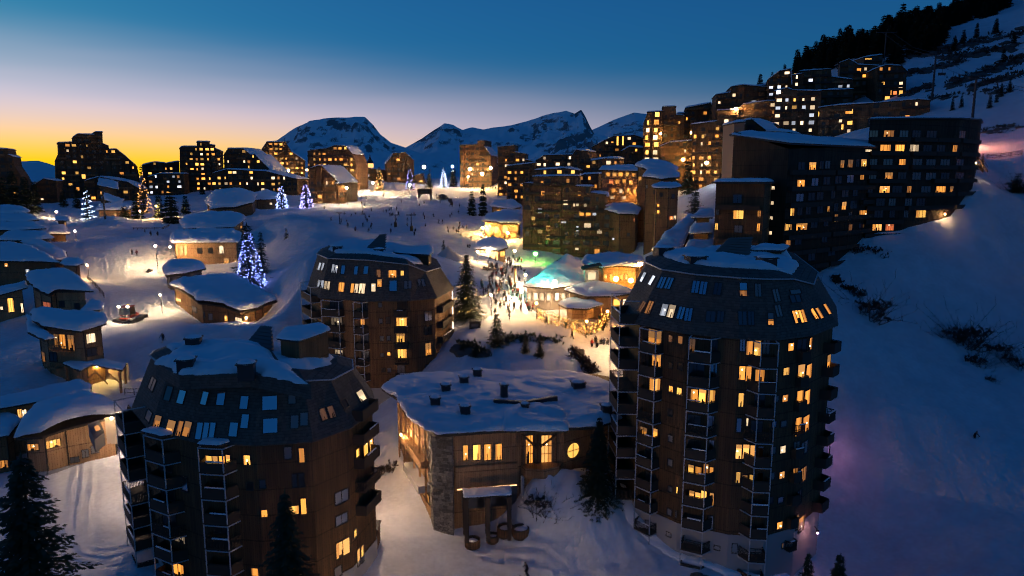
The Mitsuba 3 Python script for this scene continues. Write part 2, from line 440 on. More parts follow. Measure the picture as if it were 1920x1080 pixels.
mountain([(430, 325), (470, 303), (520, 263), (560, 240), (592, 225), (640, 219), (683, 217), (697, 231), (712, 250), (735, 268), (757, 275), (800, 290), (850, 315)], 3000, 20, 900, 11, 1.0, 'broad flat topped snowy mountain')
mountain([(700, 300), (757, 275), (790, 258), (815, 241), (833, 230), (850, 233), (867, 241), (885, 235), (905, 240), (940, 236), (985, 225), (1030, 212), (1060, 207), (1075, 213), (1087, 205), (1095, 219), (1103, 236), (1118, 262), (1160, 300)], 4200, 0, 1300, 23, .9, 'long snowy mountain ridge with a pointed summit')
mountain([(1040, 290), (1106, 244), (1150, 223), (1187, 210), (1215, 214), (1260, 225), (1330, 240), (1400, 260)], 5200, 0, 1500, 31, .6, 'smooth snowy mountain behind the tall apartments')
mountain([(930, 320), (985, 295), (1020, 278), (1060, 256), (1095, 247), (1120, 250), (1170, 262), (1230, 290)], 2300, 20, 500, 41, 1.5, 'rocky lower ridge in front of the long mountain')
mountain([(-60, 318), (20, 306), (50, 302), (78, 301), (103, 312), (150, 325), (220, 333)], 1700, 20, 400, 51, .4, 'low rounded snowy hill on the left')

# ---------------------------------------------------------------- roofs of snow
def resample(poly, step):
    ring = LineString(list(poly) + [poly[0]])
    n = max(8, int(ring.length / step))
    return np.array([ring.interpolate(i / n, normalized=True).coords[0] for i in range(n)])


def blanket(poly, zf, thick, step=.8, rim=1.2, lump=.25, seed=0, wav=.55, over=0.0):
    """A quilt of snow over a polygon (plan): rounded at its rim, uneven on top, with a real underside."""
    pg = Polygon(poly)
    if over:
        pg = pg.buffer(over, join_style=2)
    b = resample(list(pg.exterior.coords)[:-1], step)
    b = b + (meshkit.noise(np.column_stack([b * .5, b[:, 0] * 0 + seed])) - .5)[:, None] * wav + (meshkit.noise(np.column_stack([b * 1.9, b[:, 0] * 0 + seed + 9])) - .5)[:, None] * wav * .45
    pg = Polygon(b)
    if not pg.is_valid:
        pg = pg.buffer(0)
        if isinstance(pg, MultiPolygon):
            pg = max(pg.geoms, key=lambda g: g.area)
        b = resample(list(pg.exterior.coords)[:-1], step)
        pg = Polygon(b)
    x0, y0, x1, y1 = pg.bounds
    g = np.stack(np.meshgrid(np.arange(x0, x1, step), np.arange(y0, y1, step)), -1).reshape(-1, 2)
    g = g + (meshkit.noise(np.column_stack([g * 3, g[:, 0] * 0 + 5])) - .5)[:, None] * step * .5
    inn = pg.buffer(-step * .45)
    g = g[contains_xy(inn, g[:, 0], g[:, 1])]
    ring2 = np.vstack([resample(list(r.exterior.coords)[:-1], step) for r in (getattr(pg.buffer(-rim * .16), 'geoms', [pg.buffer(-rim * .16)])) if not r.is_empty] or [np.zeros((0, 2))])
    p = np.vstack([b, ring2, g])
    tri = Delaunay(p).simplices
    c = p[tri].mean(1)
    tri = tri[contains_xy(pg, c[:, 0], c[:, 1])]
    a, bb, cc = p[tri[:, 0]], p[tri[:, 1]], p[tri[:, 2]]
    area = (bb - a)[:, 0] * (cc - a)[:, 1] - (bb - a)[:, 1] * (cc - a)[:, 0]
    tri = np.where((area > 0)[:, None], tri, tri[:, ::-1])[np.abs(area) > 1e-6]
    ext = LineString(b.tolist() + [b[0].tolist()])
    from shapely import points, distance
    dd = distance(points(p), ext)
    t = np.clip(dd / rim, 0, 1)
    prof = np.sqrt(np.maximum(0, 1 - (1 - t) ** 2))
    z = zf(p[:, 0], p[:, 1])
    q = np.column_stack([p, p[:, 0] * 0 + seed * 3.7])
    thick = thick * .85
    nz = meshkit.fbm(q * .42, 3, 4)
    top = z + thick * (.12 + .88 * prof) * (.45 + 1.15 * nz) + lump * (meshkit.fbm(q * .28, 3, 2) - .42) * 2.2 * t + (meshkit.fbm(q * 1.5, 3, 6) - .5) * .42 * np.minimum(thick, .8)
    top = np.maximum(top - .16 * min(thick, 1) * (nz < .38) * (1 - t), z + .02)
    n, m = len(p), len(b)
    v = np.vstack([np.column_stack([p, top]), np.column_stack([b, z[:m] - .02])])
    k = np.arange(m)
    sgn = Polygon(b).exterior.is_ccw
    side = np.stack([n + k, n + (k + 1) % m, (k + 1) % m, k], 1)
    if not sgn:
        side = side[:, ::-1]
    f = np.vstack([tri, side[:, [0, 1, 2]], side[:, [0, 2, 3]]])
    return v, f


def plane_z(P3):
    P3 = np.asarray(P3, float)
    A = np.column_stack([P3[:, :2], np.ones(len(P3))])
    c, *_ = np.linalg.lstsq(A, P3[:, 2], rcond=None)
    return lambda x, y: c[0] * x + c[1] * y + c[2]


def soft_z(P3, sm=1.0):
    P3 = np.asarray(P3, float)
    if len(P3) < 5:
        return plane_z(P3)
    r = RBFInterpolator(P3[:, :2], P3[:, 2], kernel='linear', smoothing=sm)
    return lambda x, y: r(np.column_stack([np.ravel(x), np.ravel(y)])).reshape(np.shape(x))


def inset(poly, dist):
    """Each corner moved inward along its bisector (dist: number or one per corner); polygon counter-clockwise."""
    p = np.asarray(poly, float)
    n = len(p)
    dist = np.broadcast_to(dist, (n,))
    e = np.roll(p, -1, 0) - p
    e /= np.linalg.norm(e, axis=1, keepdims=True)
    nin = np.column_stack([-e[:, 1], e[:, 0]])
    m = nin + np.roll(nin, 1, 0)
    m /= np.maximum((m * m).sum(1, keepdims=True) / 2, .35)
    return p + m * dist[:, None]


# ---------------------------------------------------------------- walls, windows, balconies
TONE = {'y': (1.0, .50, .085), 'o': (1.0, .36, .045), 'p': (1.0, .72, .42), 'w': (.80, .86, 1.0), 'r': (1.0, .22, .05), 'b': (1.0, .44, .10)}


class Face:
    """A flat four-cornered wall: foot p, q (left to right seen from outside), head at q2, p2."""

    def __init__(s, p, q, q2, p2):
        s.o = np.asarray(p, float)
        u = np.asarray(q, float) - s.o
        s.L = np.linalg.norm(u)
        s.u = u / s.L
        w = np.asarray(p2, float) - s.o
        w = w - s.u * (w @ s.u)
        s.H = np.linalg.norm(w)
        s.v = w / s.H
        s.n = np.cross(s.u, s.v)

    def cast(s, px, py):
        c, r = np.array([0, 0, CAMZ]), ray(px, py)
        den = r @ s.n
        if den > -1e-6:
            return None
        t = ((s.o - c) @ s.n) / den
        h = c + r * t - s.o
        return t, h @ s.u, h @ s.v

    def pt(s, a, b, o=0.0):
        return s.o + s.u * a + s.v * b + s.n * o


def walls_of(poly, z0, z1, top=None):
    """Faces of a counter-clockwise plan polygon, heights per corner; top: the polygon of the heads when they lean."""
    n = len(poly)
    lo, hi = np.broadcast_to(z0, (n,)), np.broadcast_to(z1, (n,))
    tp = poly if top is None else top
    out = []
    for i in range(n):
        j = (i + 1) % n
        p, q, q2, p2 = [*poly[i], lo[i]], [*poly[j], lo[j]], [*tp[j], hi[j]], [*tp[i], hi[i]]
        if top is None:
            out.append(Face(p, q, q2, p2))
        else:
            out += [Tri(p, q, q2, 0, 0, 0), Tri(p, q2, p2, 0, 0, 0)]
    return out


class Tri(Face):
    """One half of a leaning wall that is not quite flat: corner points a, b, c."""

    def __init__(s, a, b, c, foot, L, H):
        s.a, s.b, s.c = (np.asarray(x, float) for x in (a, b, c))
        n = np.cross(s.b - s.a, s.c - s.a)
        s.n = n / np.linalg.norm(n)
        s.u = np.cross([0, 0, 1], s.n)
        s.u /= np.linalg.norm(s.u)
        s.v = np.cross(s.n, s.u)
        s.o = s.a - s.u * 40 - s.v * 40
        s.L = s.H = 80

    def cast(s, px, py):
        c = Face.cast(s, px, py)
        return c

    def holds(s, c, m=.02):
        p = s.pt(c[1], c[2])
        w = [np.cross(q - r, p - r) @ s.n for r, q in ((s.a, s.b), (s.b, s.c), (s.c, s.a))]
        return min(w) > -m * np.linalg.norm(np.cross(s.b - s.a, s.c - s.a))


def find(faces, px, py):
    best = None
    for f in faces:
        c = f.cast(px, py)
        if c and isinstance(f, Tri) and not f.holds(c):
            continue
        if c and -.3 <= c[1] <= f.L + .3 and -.8 <= c[2] <= f.H + .8 and (best is None or c[0] < best[1][0]):
            best = (f, c)
    return best


def window(t, face, a0, a1, b0, b1, style='d', lit=0.0, mull=1, near=True, frame='window_frame'):
    """A framed window on a face, a from left to right and b upward in metres."""
    w, h = a1 - a0, b1 - b0
    lit = lit * rng.uniform(.7, 1.55)
    if style == 'y':
        style = 'yybo'[rng.integers(4)]
    m = MB()
    fw, fo = (.07, .10) if near else (.08, .08)
    m.par(face.pt(a0 - fw, b0 - fw), face.u * (w + 2 * fw), face.v * fw, face.n * (fo + .05))
    m.par(face.pt(a0 - fw, b1), face.u * (w + 2 * fw), face.v * fw, face.n * fo)
    m.par(face.pt(a0 - fw, b0), face.u * fw, face.v * h, face.n * fo)
    m.par(face.pt(a1, b0), face.u * fw, face.v * h, face.n * fo)
    for k in range(mull):
        x = a0 + w * (k + 1) / (mull + 1)
        m.par(face.pt(x - .03, b0, .032), face.u * .06, face.v * h, face.n * .05)
    wk = m.build('window', frame, t)
    pane = MB().par(face.pt(a0, b0), face.u * w, face.v * h, face.n * .03)
    if lit > 0:
        pane.build('pane', 'glow', wk, emit=np.array(TONE[style]) * lit)
        if near and w > .7:      # curtains drawn part of the way, the backlight put in as their own glow
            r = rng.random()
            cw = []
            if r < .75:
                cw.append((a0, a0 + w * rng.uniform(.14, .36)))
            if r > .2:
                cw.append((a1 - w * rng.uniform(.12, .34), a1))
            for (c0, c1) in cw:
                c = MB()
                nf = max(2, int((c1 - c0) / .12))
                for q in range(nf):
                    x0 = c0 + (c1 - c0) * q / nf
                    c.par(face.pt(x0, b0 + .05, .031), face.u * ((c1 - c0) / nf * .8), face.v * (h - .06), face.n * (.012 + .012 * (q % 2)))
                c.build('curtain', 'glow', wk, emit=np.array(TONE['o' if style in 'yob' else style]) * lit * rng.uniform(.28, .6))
        if near and h > .9 and rng.random() < .35:      # a blind pulled down part of the way, room light behind it given as emission
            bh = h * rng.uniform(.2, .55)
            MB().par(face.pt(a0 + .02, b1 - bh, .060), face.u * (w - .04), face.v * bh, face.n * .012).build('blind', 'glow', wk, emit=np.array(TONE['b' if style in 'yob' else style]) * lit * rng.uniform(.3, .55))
        if near and w > .5 and rng.random() < .3:       # a lamp in the room
            c = face.pt(a0 + w * rng.uniform(.25, .75), b0 + h * rng.uniform(.3, .8), .06)
            MB().sphere(c, .09, 1).build('room_lamp', 'glow', wk, emit=np.array((1, .8, .5)) * 5)
        if near and rng.random() < .7:   # furniture, plants and people stand dark before the light
            for q in range(rng.integers(1, 4)):
                x0 = a0 + w * rng.uniform(.02, .75)
                MB().par(face.pt(x0, b0, .0312), face.u * w * rng.uniform(.08, .22), face.v * h * rng.uniform(.12, .45), face.n * (.02 + .004 * q)).build('sill_object', 'rail_wood', wk)
    else:
        pane.build('pane', {'b': 'glass_sky', 'g': 'glass_curtain'}.get(style, 'glass_dark'), wk)
    return wk


def pwin(t, faces, px, py, w, h, style='d', lit=0.0, mull=1, near=True, frame='window_frame'):
    """A window where the photo shows it: centre and size in photo pixels."""
    best = find(faces, px, py)
    if best is None:
        return None
    f, (tt, a, b) = best
    l, r = f.cast(px - w / 2, py), f.cast(px + w / 2, py)
    u, d = f.cast(px, py - h / 2), f.cast(px, py + h / 2)
    a0, a1 = max(min(l[1], r[1]), .12), min(max(l[1], r[1]), f.L - .12)
    b0, b1 = max(d[2], .1), min(u[2], f.H - .1)
    if a1 - a0 < .12 or b1 - b0 < .12:
        return None
    return window(t, f, a0, a1, b0, b1, style, lit, mull, near, frame)


def bay(t, face, a0, a1, z_floors, fh, out=1.35, taper=(.0, .35), frame='white_paint', rail='rail_wood', framed=True, lit_slab=None):
    """A stack of balconies in front of a face: floor slab, solid parapet and a pale frame of posts and beams per storey."""
    for i, z in enumerate(z_floors):
        b = z - face.o[2]
        c = [face.pt(a0, b), face.pt(a0 + taper[0], b, out), face.pt(a1 - taper[1], b, out), face.pt(a1, b)]
        m = MB()
        up = np.array([0, 0, 1.0])
        n = face.n
        P = [c[0][:2], c[1][:2], c[2][:2], c[3][:2]]
        m.prism(P, z - .18, z)
        if i % 5 != 3:
            for k in range(3):
                q = c[k + 1] - c[k]
                L = np.linalg.norm(q)
                s = np.cross(q / L, up)
                m.par(c[k], q, -s * .06, up * .92)
                m.par(c[k] + up * .96, q, -s * .10, up * .06)
        else:
            for k in range(3):
                q = c[k + 1] - c[k]
                L = np.linalg.norm(q)
                s = np.cross(q / L, up)
                for r in range(int(L / .16)):
                    m.par(c[k] + q / L * (.05 + r * .16), q / L * .07, -s * .04, up * .95)
                m.par(c[k] + up * .96, q, -s * .10, up * .06)
        bk = m.build('balcony', rail, t)
        if framed:
            g = MB()
            for k in (1, 2):
                g.bar(c[k] + up * .0, c[k] + up * (fh - .18), .10, .10, n)
            top = up * (fh - .26)
            for k in range(3):
                g.bar(c[k] + top, c[k + 1] + top, .10, .10)
            g.build('balcony_frame', frame, bk)
        if rng.random() < .45:       # snow left lying on the rail
            sn = MB()
            q = c[2] - c[1]
            f0, f1 = sorted(rng.uniform(0, 1, 2))
            f1 = min(1, f1 + .3)
            sn.par(c[1] + q * f0 + up * 1.02 - n * .11, q * (f1 - f0), n * .12, up * rng.uniform(.05, .13))
            sn.build('rail_snow', 'roof_snow', bk)


def shared_wall(poly, z0, z1):
    return MB().prism(poly, z0, z1)


def chimney(t, px, py, d, w=1.1, h=1.3):
    p = at(px, py, d)
    m = MB().box(p - [0, 0, .6], (w, w * .9, h + .6), .2).box(p + [0, 0, h], (w + .3, w + .2, .12), .2)
    k = m.build('chimney', 'dark_metal', t)
    ic = trimesh.creation.icosphere(subdivisions=2, radius=1.0)
    ent('snow_cap', (np.array(ic.vertices) * [w * .6, w * .55, .3] + p + [0, 0, h + .1], ic.faces), 'roof_snow', k, smooth=True)


def tower(name, label, group, plan, z_base, z_ab, z_g, ins, wallmat, snow_polys, skirt=.55, concrete=2.2):
    t = thing(name, label, 'apartment tower', group)
    P = np.array([at(px, 540, d)[:2] if False else ((px - 960) / F * (d * CP - (z_ab - CAMZ) * SP), d) for px, d in plan])
    n = len(P)
    MB().prism(P, z_base + concrete, z_ab + .05).build('wall', wallmat, t)
    MB().prism(inset(P, -.05), z_base - 4, z_base + concrete).build('foundation', 'concrete', t)
    lower, upper = inset(P, -skirt), inset(P, ins)
    zg = np.broadcast_to(np.asarray(z_g, float), (n,))
    lo = np.full(n, z_ab)
    m = MB()
    kk = np.arange(n)
    m.add(np.vstack([np.column_stack([lower, lo]), np.column_stack([upper, zg])]), np.stack([kk, (kk + 1) % n, (kk + 1) % n + n, kk + n], 1))
    m.prism(lower, z_ab - .12, z_ab + .001)
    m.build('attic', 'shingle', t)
    g = MB()
    up3 = np.column_stack([upper, zg])
    eave = inset(upper, -.25)
    for i in range(n):
        j = (i + 1) % n
        g.bar(np.append(eave[i], zg[i] + .0), np.append(eave[j], zg[j] + .0), .16, .14)
    g.build('gutter', 'pale_metal', t)
    rim = inset(upper, 1.5)
    zr = zg + .75
    m = MB()
    e3 = np.column_stack([inset(upper, -.2), zg + .08])
    r3 = np.column_stack([rim, zr])
    m.add(np.vstack([e3, r3]), np.stack([kk, (kk + 1) % n, (kk + 1) % n + n, kk + n], 1))
    tv, tf = trimesh.creation.triangulate_polygon(Polygon(rim), engine='earcut')
    idx = np.array([np.argmin(((rim - q) ** 2).sum(1)) for q in tv])
    m.add(r3, idx[tf])
    rk = m.build('roof', 'shingle', t)
    zf = soft_z(r3, .5)
    for sp, th, lump, seed in snow_polys(rim):
        ent('roof_snow', blanket(sp, zf, th, .55, 1.3, lump, seed, 1.1), 'roof_snow', rk, smooth=40)
    return t, P, walls_of(P, z_base, z_ab), walls_of(lower, z_ab, zg, upper), zf


def crop_wins(t, faces, rows, org, sc, **kw):
    for r in rows:
        x, y, w, h, st = r[:5]
        lit = r[5] if len(r) > 5 else 0
        mull = r[6] if len(r) > 6 else (1 if w > 26 else 0)
        pwin(t, faces, org[0] + x / sc, org[1] + y / sc, w / sc, h / sc, st, lit, mull, **kw)


def penthouse(t, pts, d_list, h_down, mat='wood_dark', th=.5):
    """A lift house on a roof: the snow-covered lid follows photo points."""
    P3 = np.array([at(px, py, d) for (px, py), d in zip(pts, d_list)])
    P = Polygon(P3[:, :2])
    c = np.array(P.exterior.coords)[:-1]
    if not P.exterior.is_ccw:
        P3 = P3[::-1]
    z = P3[:, 2].mean()
    k = MB().prism(inset(P3[:, :2], .35), z - h_down, z).build('lift_house', mat, t)
    MB().prism(P3[:, :2], z, z + .22).build('lid', 'dark_metal', k)
    ent('snow_cap', blanket(P3[:, :2], lambda x, y: 0 * x + z + .22, th, .5, .9, .12, 4, .3), 'roof_snow', k, smooth=40)


def fin(t, pts, ds, thick=1.6, mat='grey_wood'):
    """A leaning wooden fin on the roof: photo corners with distances, its boards each a part."""
    P = np.array([at(px, py, d) for (px, py), d in zip(pts, ds)])
    a, b, c, e = P          # left foot, left head, right head, right foot (seen from the camera)
    n = np.cross(c - a, b - e)
    n /= np.linalg.norm(n)
    if n[1] < 0:
        n = -n
    k = MB().add(np.vstack([P, P + n * thick]), [[0, 3, 2, 1], [4, 5, 6, 7], [0, 1, 5, 4], [1, 2, 6, 5], [2, 3, 7, 6], [3, 0, 4, 7]]).build('roof_fin', mat, t)
    for i in range(7):
        s0, s1 = i / 7 + .012, (i + 1) / 7 - .012
        m = MB()
        o = a + (b - a) * s0
        m.par(o - n * .06, (e + (c - e) * s0) - o, (b - a) * (s1 - s0), n * .06)
        m.build('board', mat, k)

# ================================================================ the three apartment towers
BT = 'apartment towers in front'


def snow_r(rim):
    p = Polygon(rim)
    x0, y0, x1, y1 = p.bounds
    sh = p.buffer(-.6)
    return [(list(sh.exterior.coords)[:-1], .75, .55, 11)]


# ---- right tower
t, P, W, A, zf = tower('apartment_tower', 'tall dark apartment tower at right with many lit windows and a shingle attic', BT,
                       [(1172, 88), (1200, 79.8), (1285, 75.0), (1385, 72.4), (1455, 72.0), (1515, 74), (1562, 79), (1560, 90), (1500, 99), (1380, 103), (1250, 100), (1185, 95)],
                       3.0, CAMZ - 17.1, [CAMZ - 10.9] * 4 + [CAMZ - 11.0, CAMZ - 11.3, CAMZ - 12.6, CAMZ - 12.6] + [CAMZ - 11] * 4, [2.6, 2.8, 2.2, 1.7, 1.8, 2.4, 2.6, 2.2, 2, 2, 2, 2], 'wood_dark', snow_r)
TR = t
O5, S5, O6, S6 = (1140, 450), 3.272, (1140, 760), 3.374
crop_wins(t, A, [(217, 228, 20, 70, 'w', 1.1, 0), (270, 248, 24, 72, 'w', 1.1, 0), (330, 262, 40, 74, 'b'), (375, 266, 40, 74, 'b'), (537, 288, 42, 76, 'b'), (585, 295, 42, 80, 'b'), (673, 300, 46, 74, 'd'),
                 (830, 285, 44, 44, 'b', 0, 0), (830, 328, 44, 34, 'o', .5, 0), (920, 308, 38, 78, 'g'), (1032, 340, 38, 78, 'g'), (1150, 318, 66, 26, 'g', 0, 0), (1150, 360, 66, 46, 'd'),
                 (345, 430, 38, 74, 'w', .8, 0), (390, 438, 42, 80, 'p', .9, 0), (448, 448, 40, 78, 'b'), (494, 458, 42, 80, 'b'), (630, 470, 56, 66, 'd'), (690, 470, 40, 66, 'd'), (825, 480, 50, 84, 'd'), (878, 480, 36, 84, 'd'),
                 (1045, 435, 38, 74, 'g'), (998, 470, 34, 44, 'g', 0, 0), (998, 505, 34, 36, 'o', .5, 0), (1173, 470, 76, 78, 'o', 1.3, 3), (1263, 455, 26, 74, 'o', 1.1, 0), (1295, 450, 24, 74, 'o', 1.1, 0), (1343, 425, 22, 72, 'o', .9, 0),
                 (1370, 420, 24, 70, 'o', .9, 0), (210, 410, 30, 84, 'o', .22), (255, 415, 34, 84, 'o', .2)], O5, S5)
zf_r = [CAMZ - 17.1 - 2.77 * (i + 1) for i in range(10)]
rows = [(515, 650, 40, 90, 'o', .15), (650, 640, 40, 90, 'd', 0), (545, 800, 90, 90, 'd', 0), (650, 800, 36, 90, 'b', 0), (530, 958, 44, 86, 'y', 1.2, 0), (580, 960, 44, 86, 'y', 1.5, 0), (635, 962, 44, 84, 'y', 1.1, 0),
        (870, 662, 42, 84, 'o', .9, 0), (914, 662, 44, 90, 'y', 1.3, 0), (825, 640, 30, 84, 'b', 0), (970, 655, 40, 84, 'g', 0), (822, 815, 36, 84, 'o', 1.0, 0), (862, 820, 32, 90, 'o', .6, 0), (930, 830, 56, 70, 'o', .6),
        (815, 980, 30, 84, 'y', .9, 0), (930, 985, 60, 84, 'd', 0), (1035, 648, 28, 40, 'y', 1.4, 0), (1120, 655, 34, 46, 'y', 1.4, 0), (1032, 812, 30, 40, 'o', .35, 0), (1092, 805, 36, 44, 'y', 1.1, 0), (1085, 970, 34, 40, 'o', .8, 0),
        (1030, 975, 30, 36, 'g', 0, 0), (1240, 635, 16, 70, 'y', 1.2, 0), (1190, 650, 60, 80, 'd', 0), (1183, 806, 42, 84, 'y', 1.1, 0), (1228, 806, 36, 84, 'y', 1.2, 0), (1175, 966, 40, 84, 'o', .9, 0), (1218, 966, 34, 84, 'o', 1.1, 0),
        (290, 600, 80, 100, 'o', .6), (300, 735, 56, 80, 'y', 1.1), (290, 885, 66, 84, 'y', 1.2), (230, 735, 40, 90, 'd', 0), (385, 605, 24, 40, 'o', .12, 0), (445, 612, 28, 46, 'o', .2, 0), (385, 770, 24, 36, 'd', 0, 0), (445, 775, 28, 40, 'd', 0, 0),
        (388, 913, 26, 36, 'o', 1.0, 0), (440, 928, 32, 42, 'y', 1.5, 0), (1355, 745, 28, 84, 'o', 1.2, 0), (1385, 738, 26, 84, 'o', .7, 0), (1360, 890, 54, 84, 'g', 0), (1360, 1020, 54, 84, 'g', 0)]
crop_wins(t, W, rows, O5, S5)
rows = [(395, 45, 28, 40, 'd', 0, 0), (455, 72, 28, 40, 'b', 0, 0), (397, 210, 28, 40, 'g', 0, 0), (452, 230, 28, 40, 'g', 0, 0), (395, 362, 28, 40, 'g', 0, 0), (447, 380, 28, 38, 'g', 0, 0), (395, 530, 26, 36, 'd', 0, 0), (450, 540, 30, 42, 'y', 1.5, 0),
        (390, 675, 28, 40, 'g', 0, 0), (443, 692, 28, 42, 'g', 0, 0), (386, 824, 28, 40, 'g', 0, 0), (440, 840, 26, 38, 'g', 0, 0), (228, 175, 44, 76, 'o', .5), (300, 188, 30, 84, 'o', 1.2, 0), (270, 320, 60, 80, 'd'), (270, 470, 60, 84, 'd'), (270, 625, 60, 84, 'b'), (270, 780, 60, 84, 'd'),
        (545, 105, 80, 86, 'd'), (650, 110, 40, 90, 'b', 0, 0), (545, 265, 80, 90, 'd'), (655, 265, 30, 90, 'b', 0, 0), (525, 410, 34, 70, 'y', .9, 0), (572, 430, 40, 84, 'o', .9, 0), (620, 410, 30, 80, 'o', .25, 0), (655, 420, 22, 60, 'o', .5, 0),
        (530, 575, 30, 74, 'y', 1.1, 0), (568, 592, 34, 84, 'y', 1.7, 0), (606, 585, 34, 90, 'y', 1.9, 0), (656, 595, 24, 84, 'o', 1.0, 0), (545, 740, 90, 86, 'd'), (648, 740, 30, 86, 'b', 0, 0), (690, 905, 34, 34, 'g', 0, 0), (540, 900, 90, 84, 'd'),
        (828, 125, 28, 86, 'b', 0, 0), (880, 105, 12, 50, 'p', .8, 0), (940, 140, 70, 84, 'd'), (826, 292, 36, 90, 'y', 1.7, 0), (872, 292, 38, 90, 'y', 1.5, 0), (916, 296, 34, 88, 'y', 1.2, 0), (965, 300, 30, 80, 'b', 0, 0), (822, 455, 26, 70, 'y', .5, 0), (864, 470, 32, 60, 'y', .6, 0),
        (908, 468, 28, 60, 'y', .5, 0), (960, 465, 36, 84, 'b', 0, 0), (930, 640, 80, 84, 'd'), (930, 800, 80, 84, 'd'), (930, 950, 80, 84, 'd'), (800, 905, 30, 60, 'b', 0, 0),
        (1050, 120, 30, 36, 'b', 0, 0), (1110, 116, 36, 36, 'g', 0, 0), (1042, 285, 34, 44, 'g', 0, 0), (1104, 278, 34, 44, 'p', .9, 0), (1036, 447, 32, 42, 'g', 0, 0), (1098, 440, 32, 42, 'y', 1.0, 0), (1028, 600, 30, 36, 'd', 0, 0), (1090, 598, 32, 36, 'b', 0, 0),
        (1083, 758, 34, 42, 'y', 1.0, 0), (1118, 892, 40, 52, 'y', .9), (1115, 1010, 46, 90, 'd'), (1176, 1012, 14, 36, 'd', 0, 0), (1272, 815, 20, 30, 'y', 1.6, 0), (1203, 120, 40, 86, 'y', 1.1, 0), (1248, 116, 40, 96, 'o', .9, 0), (1196, 175, 28, 34, 'o', .8, 0), (1192, 268, 40, 76, 'g', 0), (1240, 268, 40, 76, 'g', 0),
        (1186, 436, 42, 84, 'b', 0), (1186, 436, 40, 80, 'o', .3), (1232, 436, 36, 84, 'o', .35), (1190, 595, 60, 84, 'd'), (1176, 752, 42, 84, 'o', .9), (1218, 750, 34, 84, 'o', .7, 0), (1390, 50, 60, 80, 'g'), (1400, 180, 40, 70, 'g'), (1385, 340, 50, 70, 'd'), (1368, 490, 56, 70, 'g'), (1345, 650, 34, 84, 'y', 1.4, 0), (1378, 645, 26, 80, 'r', .8, 0)]
rows = [r for r in rows if not (r[0] == 1186 and r[4] == 'b')]
crop_wins(t, W, rows, O6, S6)
zb = CAMZ - 17.1


def bay_px(t, faces, x0, x1, py, zs, fh, **kw):
    b = find(faces, (x0 + x1) / 2, py)
    f = b[0]
    a0, a1 = f.cast(x0, py)[1], f.cast(x1, py)[1]
    bay(t, f, max(a0, .05), min(a1, f.L - .05), zs, fh, **kw)


FH = 2.77
zs = [zb - FH * (i + 1) for i in range(10)]
bay_px(t, W, 1207, 1242, 700, zs, FH, taper=(.25, .1), out=1.3)
bay_px(t, W, 1295, 1349, 700, zs, FH, taper=(.0, .75), out=1.4)
bay_px(t, W, 1402, 1450, 700, zs, FH, taper=(.9, .0), out=1.4)
bay_px(t, W, 1492, 1513, 700, zs[:9], FH, taper=(.1, .1), out=.7, framed=False)
bay_px(t, W, 1540, 1561, 700, zs[:8], FH, taper=(.2, .2), out=1.2, framed=False)
bay_px(t, W, 1176, 1196, 700, [z + FH for z in zs[:9]], FH, taper=(.3, .2), out=2.3)
for (px, py, d) in [(1303, 500, 81), (1436, 503, 80), (1243, 482, 90)]:
    chimney(t, px, py, d, 2.0 if px < 1400 else 1.8, 1.2)
fin(t, [(1340, 474), (1366, 446), (1410, 444), (1405, 482)], [90, 92, 94, 91])
penthouse(t, [(1407, 476), (1470, 468), (1480, 462), (1420, 468)], [93, 93, 98, 98], 2.2)
MB().add(*blanket([(x, y) for x, y in inset(P, -1.0)[:6]] + [tuple(inset(P, 1.0)[i]) for i in (5, 4, 3, 2, 1, 0)], lambda x, y: TZ(x, y) + .1, .5, .9, .8)).build('snow_drift', 'roof_snow', t, smooth=40)

# ---- left tower
t, P, W, A, zf = tower('apartment_tower', 'dark apartment tower at lower left with blue attic skylights and a lumpy snow roof', BT,
                       [(256, 76), (290, 69.5), (372, 66.3), (480, 65.4), (584, 66.3), (652, 70), (698, 76), (690, 82), (610, 87), (480, 89), (340, 87), (268, 82)],
                       0.5, CAMZ - 26.2, [CAMZ - 20.3] * 4 + [CAMZ - 20.5, CAMZ - 21.3, CAMZ - 21.6, CAMZ - 21.9, CAMZ - 21.9, CAMZ - 21.7, CAMZ - 21.4, CAMZ - 21.0], [2.0, 2.0, 1.9, 1.8, 1.8, 2.0, 2.2, 2, 2, 2, 2, 2], 'wood_dark', snow_r)
TL = t
O2, S2 = (220, 600), 2.25
crop_wins(t, A, [(148, 270, 28, 66, 'g'), (215, 310, 30, 62, 'd', 0, 0), (270, 325, 32, 58, 'b', 0, 0), (368, 330, 28, 56, 'b', 0, 0), (437, 330, 34, 58, 'b', 0, 0), (535, 348, 34, 54, 'b', 0, 0), (643, 350, 62, 58, 'b', 0, 0), (737, 335, 30, 36, 'g', 0, 0),
                 (958, 355, 26, 48, 'd', 0, 0), (1028, 320, 32, 54, 'p', 1.0, 0), (133, 405, 26, 56, 'g'), (170, 430, 28, 56, 'o', .6, 0), (226, 455, 34, 66, 'y', 1.0, 0), (264, 458, 22, 66, 'o', .5, 0), (296, 460, 30, 66, 'o', .45, 0),
                 (345, 468, 26, 70, 'b', 0, 0), (373, 468, 24, 70, 'b', 0, 0), (400, 468, 24, 70, 'b', 0, 0), (490, 462, 36, 58, 'b', 0, 0), (538, 427, 32, 58, 'b', 0, 0), (645, 446, 60, 60, 'b', 0, 0), (748, 430, 32, 54, 'g', 0, 0), (788, 418, 32, 54, 'g', 0, 0),
                 (868, 398, 28, 52, 'o', .1, 0), (902, 388, 28, 52, 'o', .12, 0)], O2, S2)
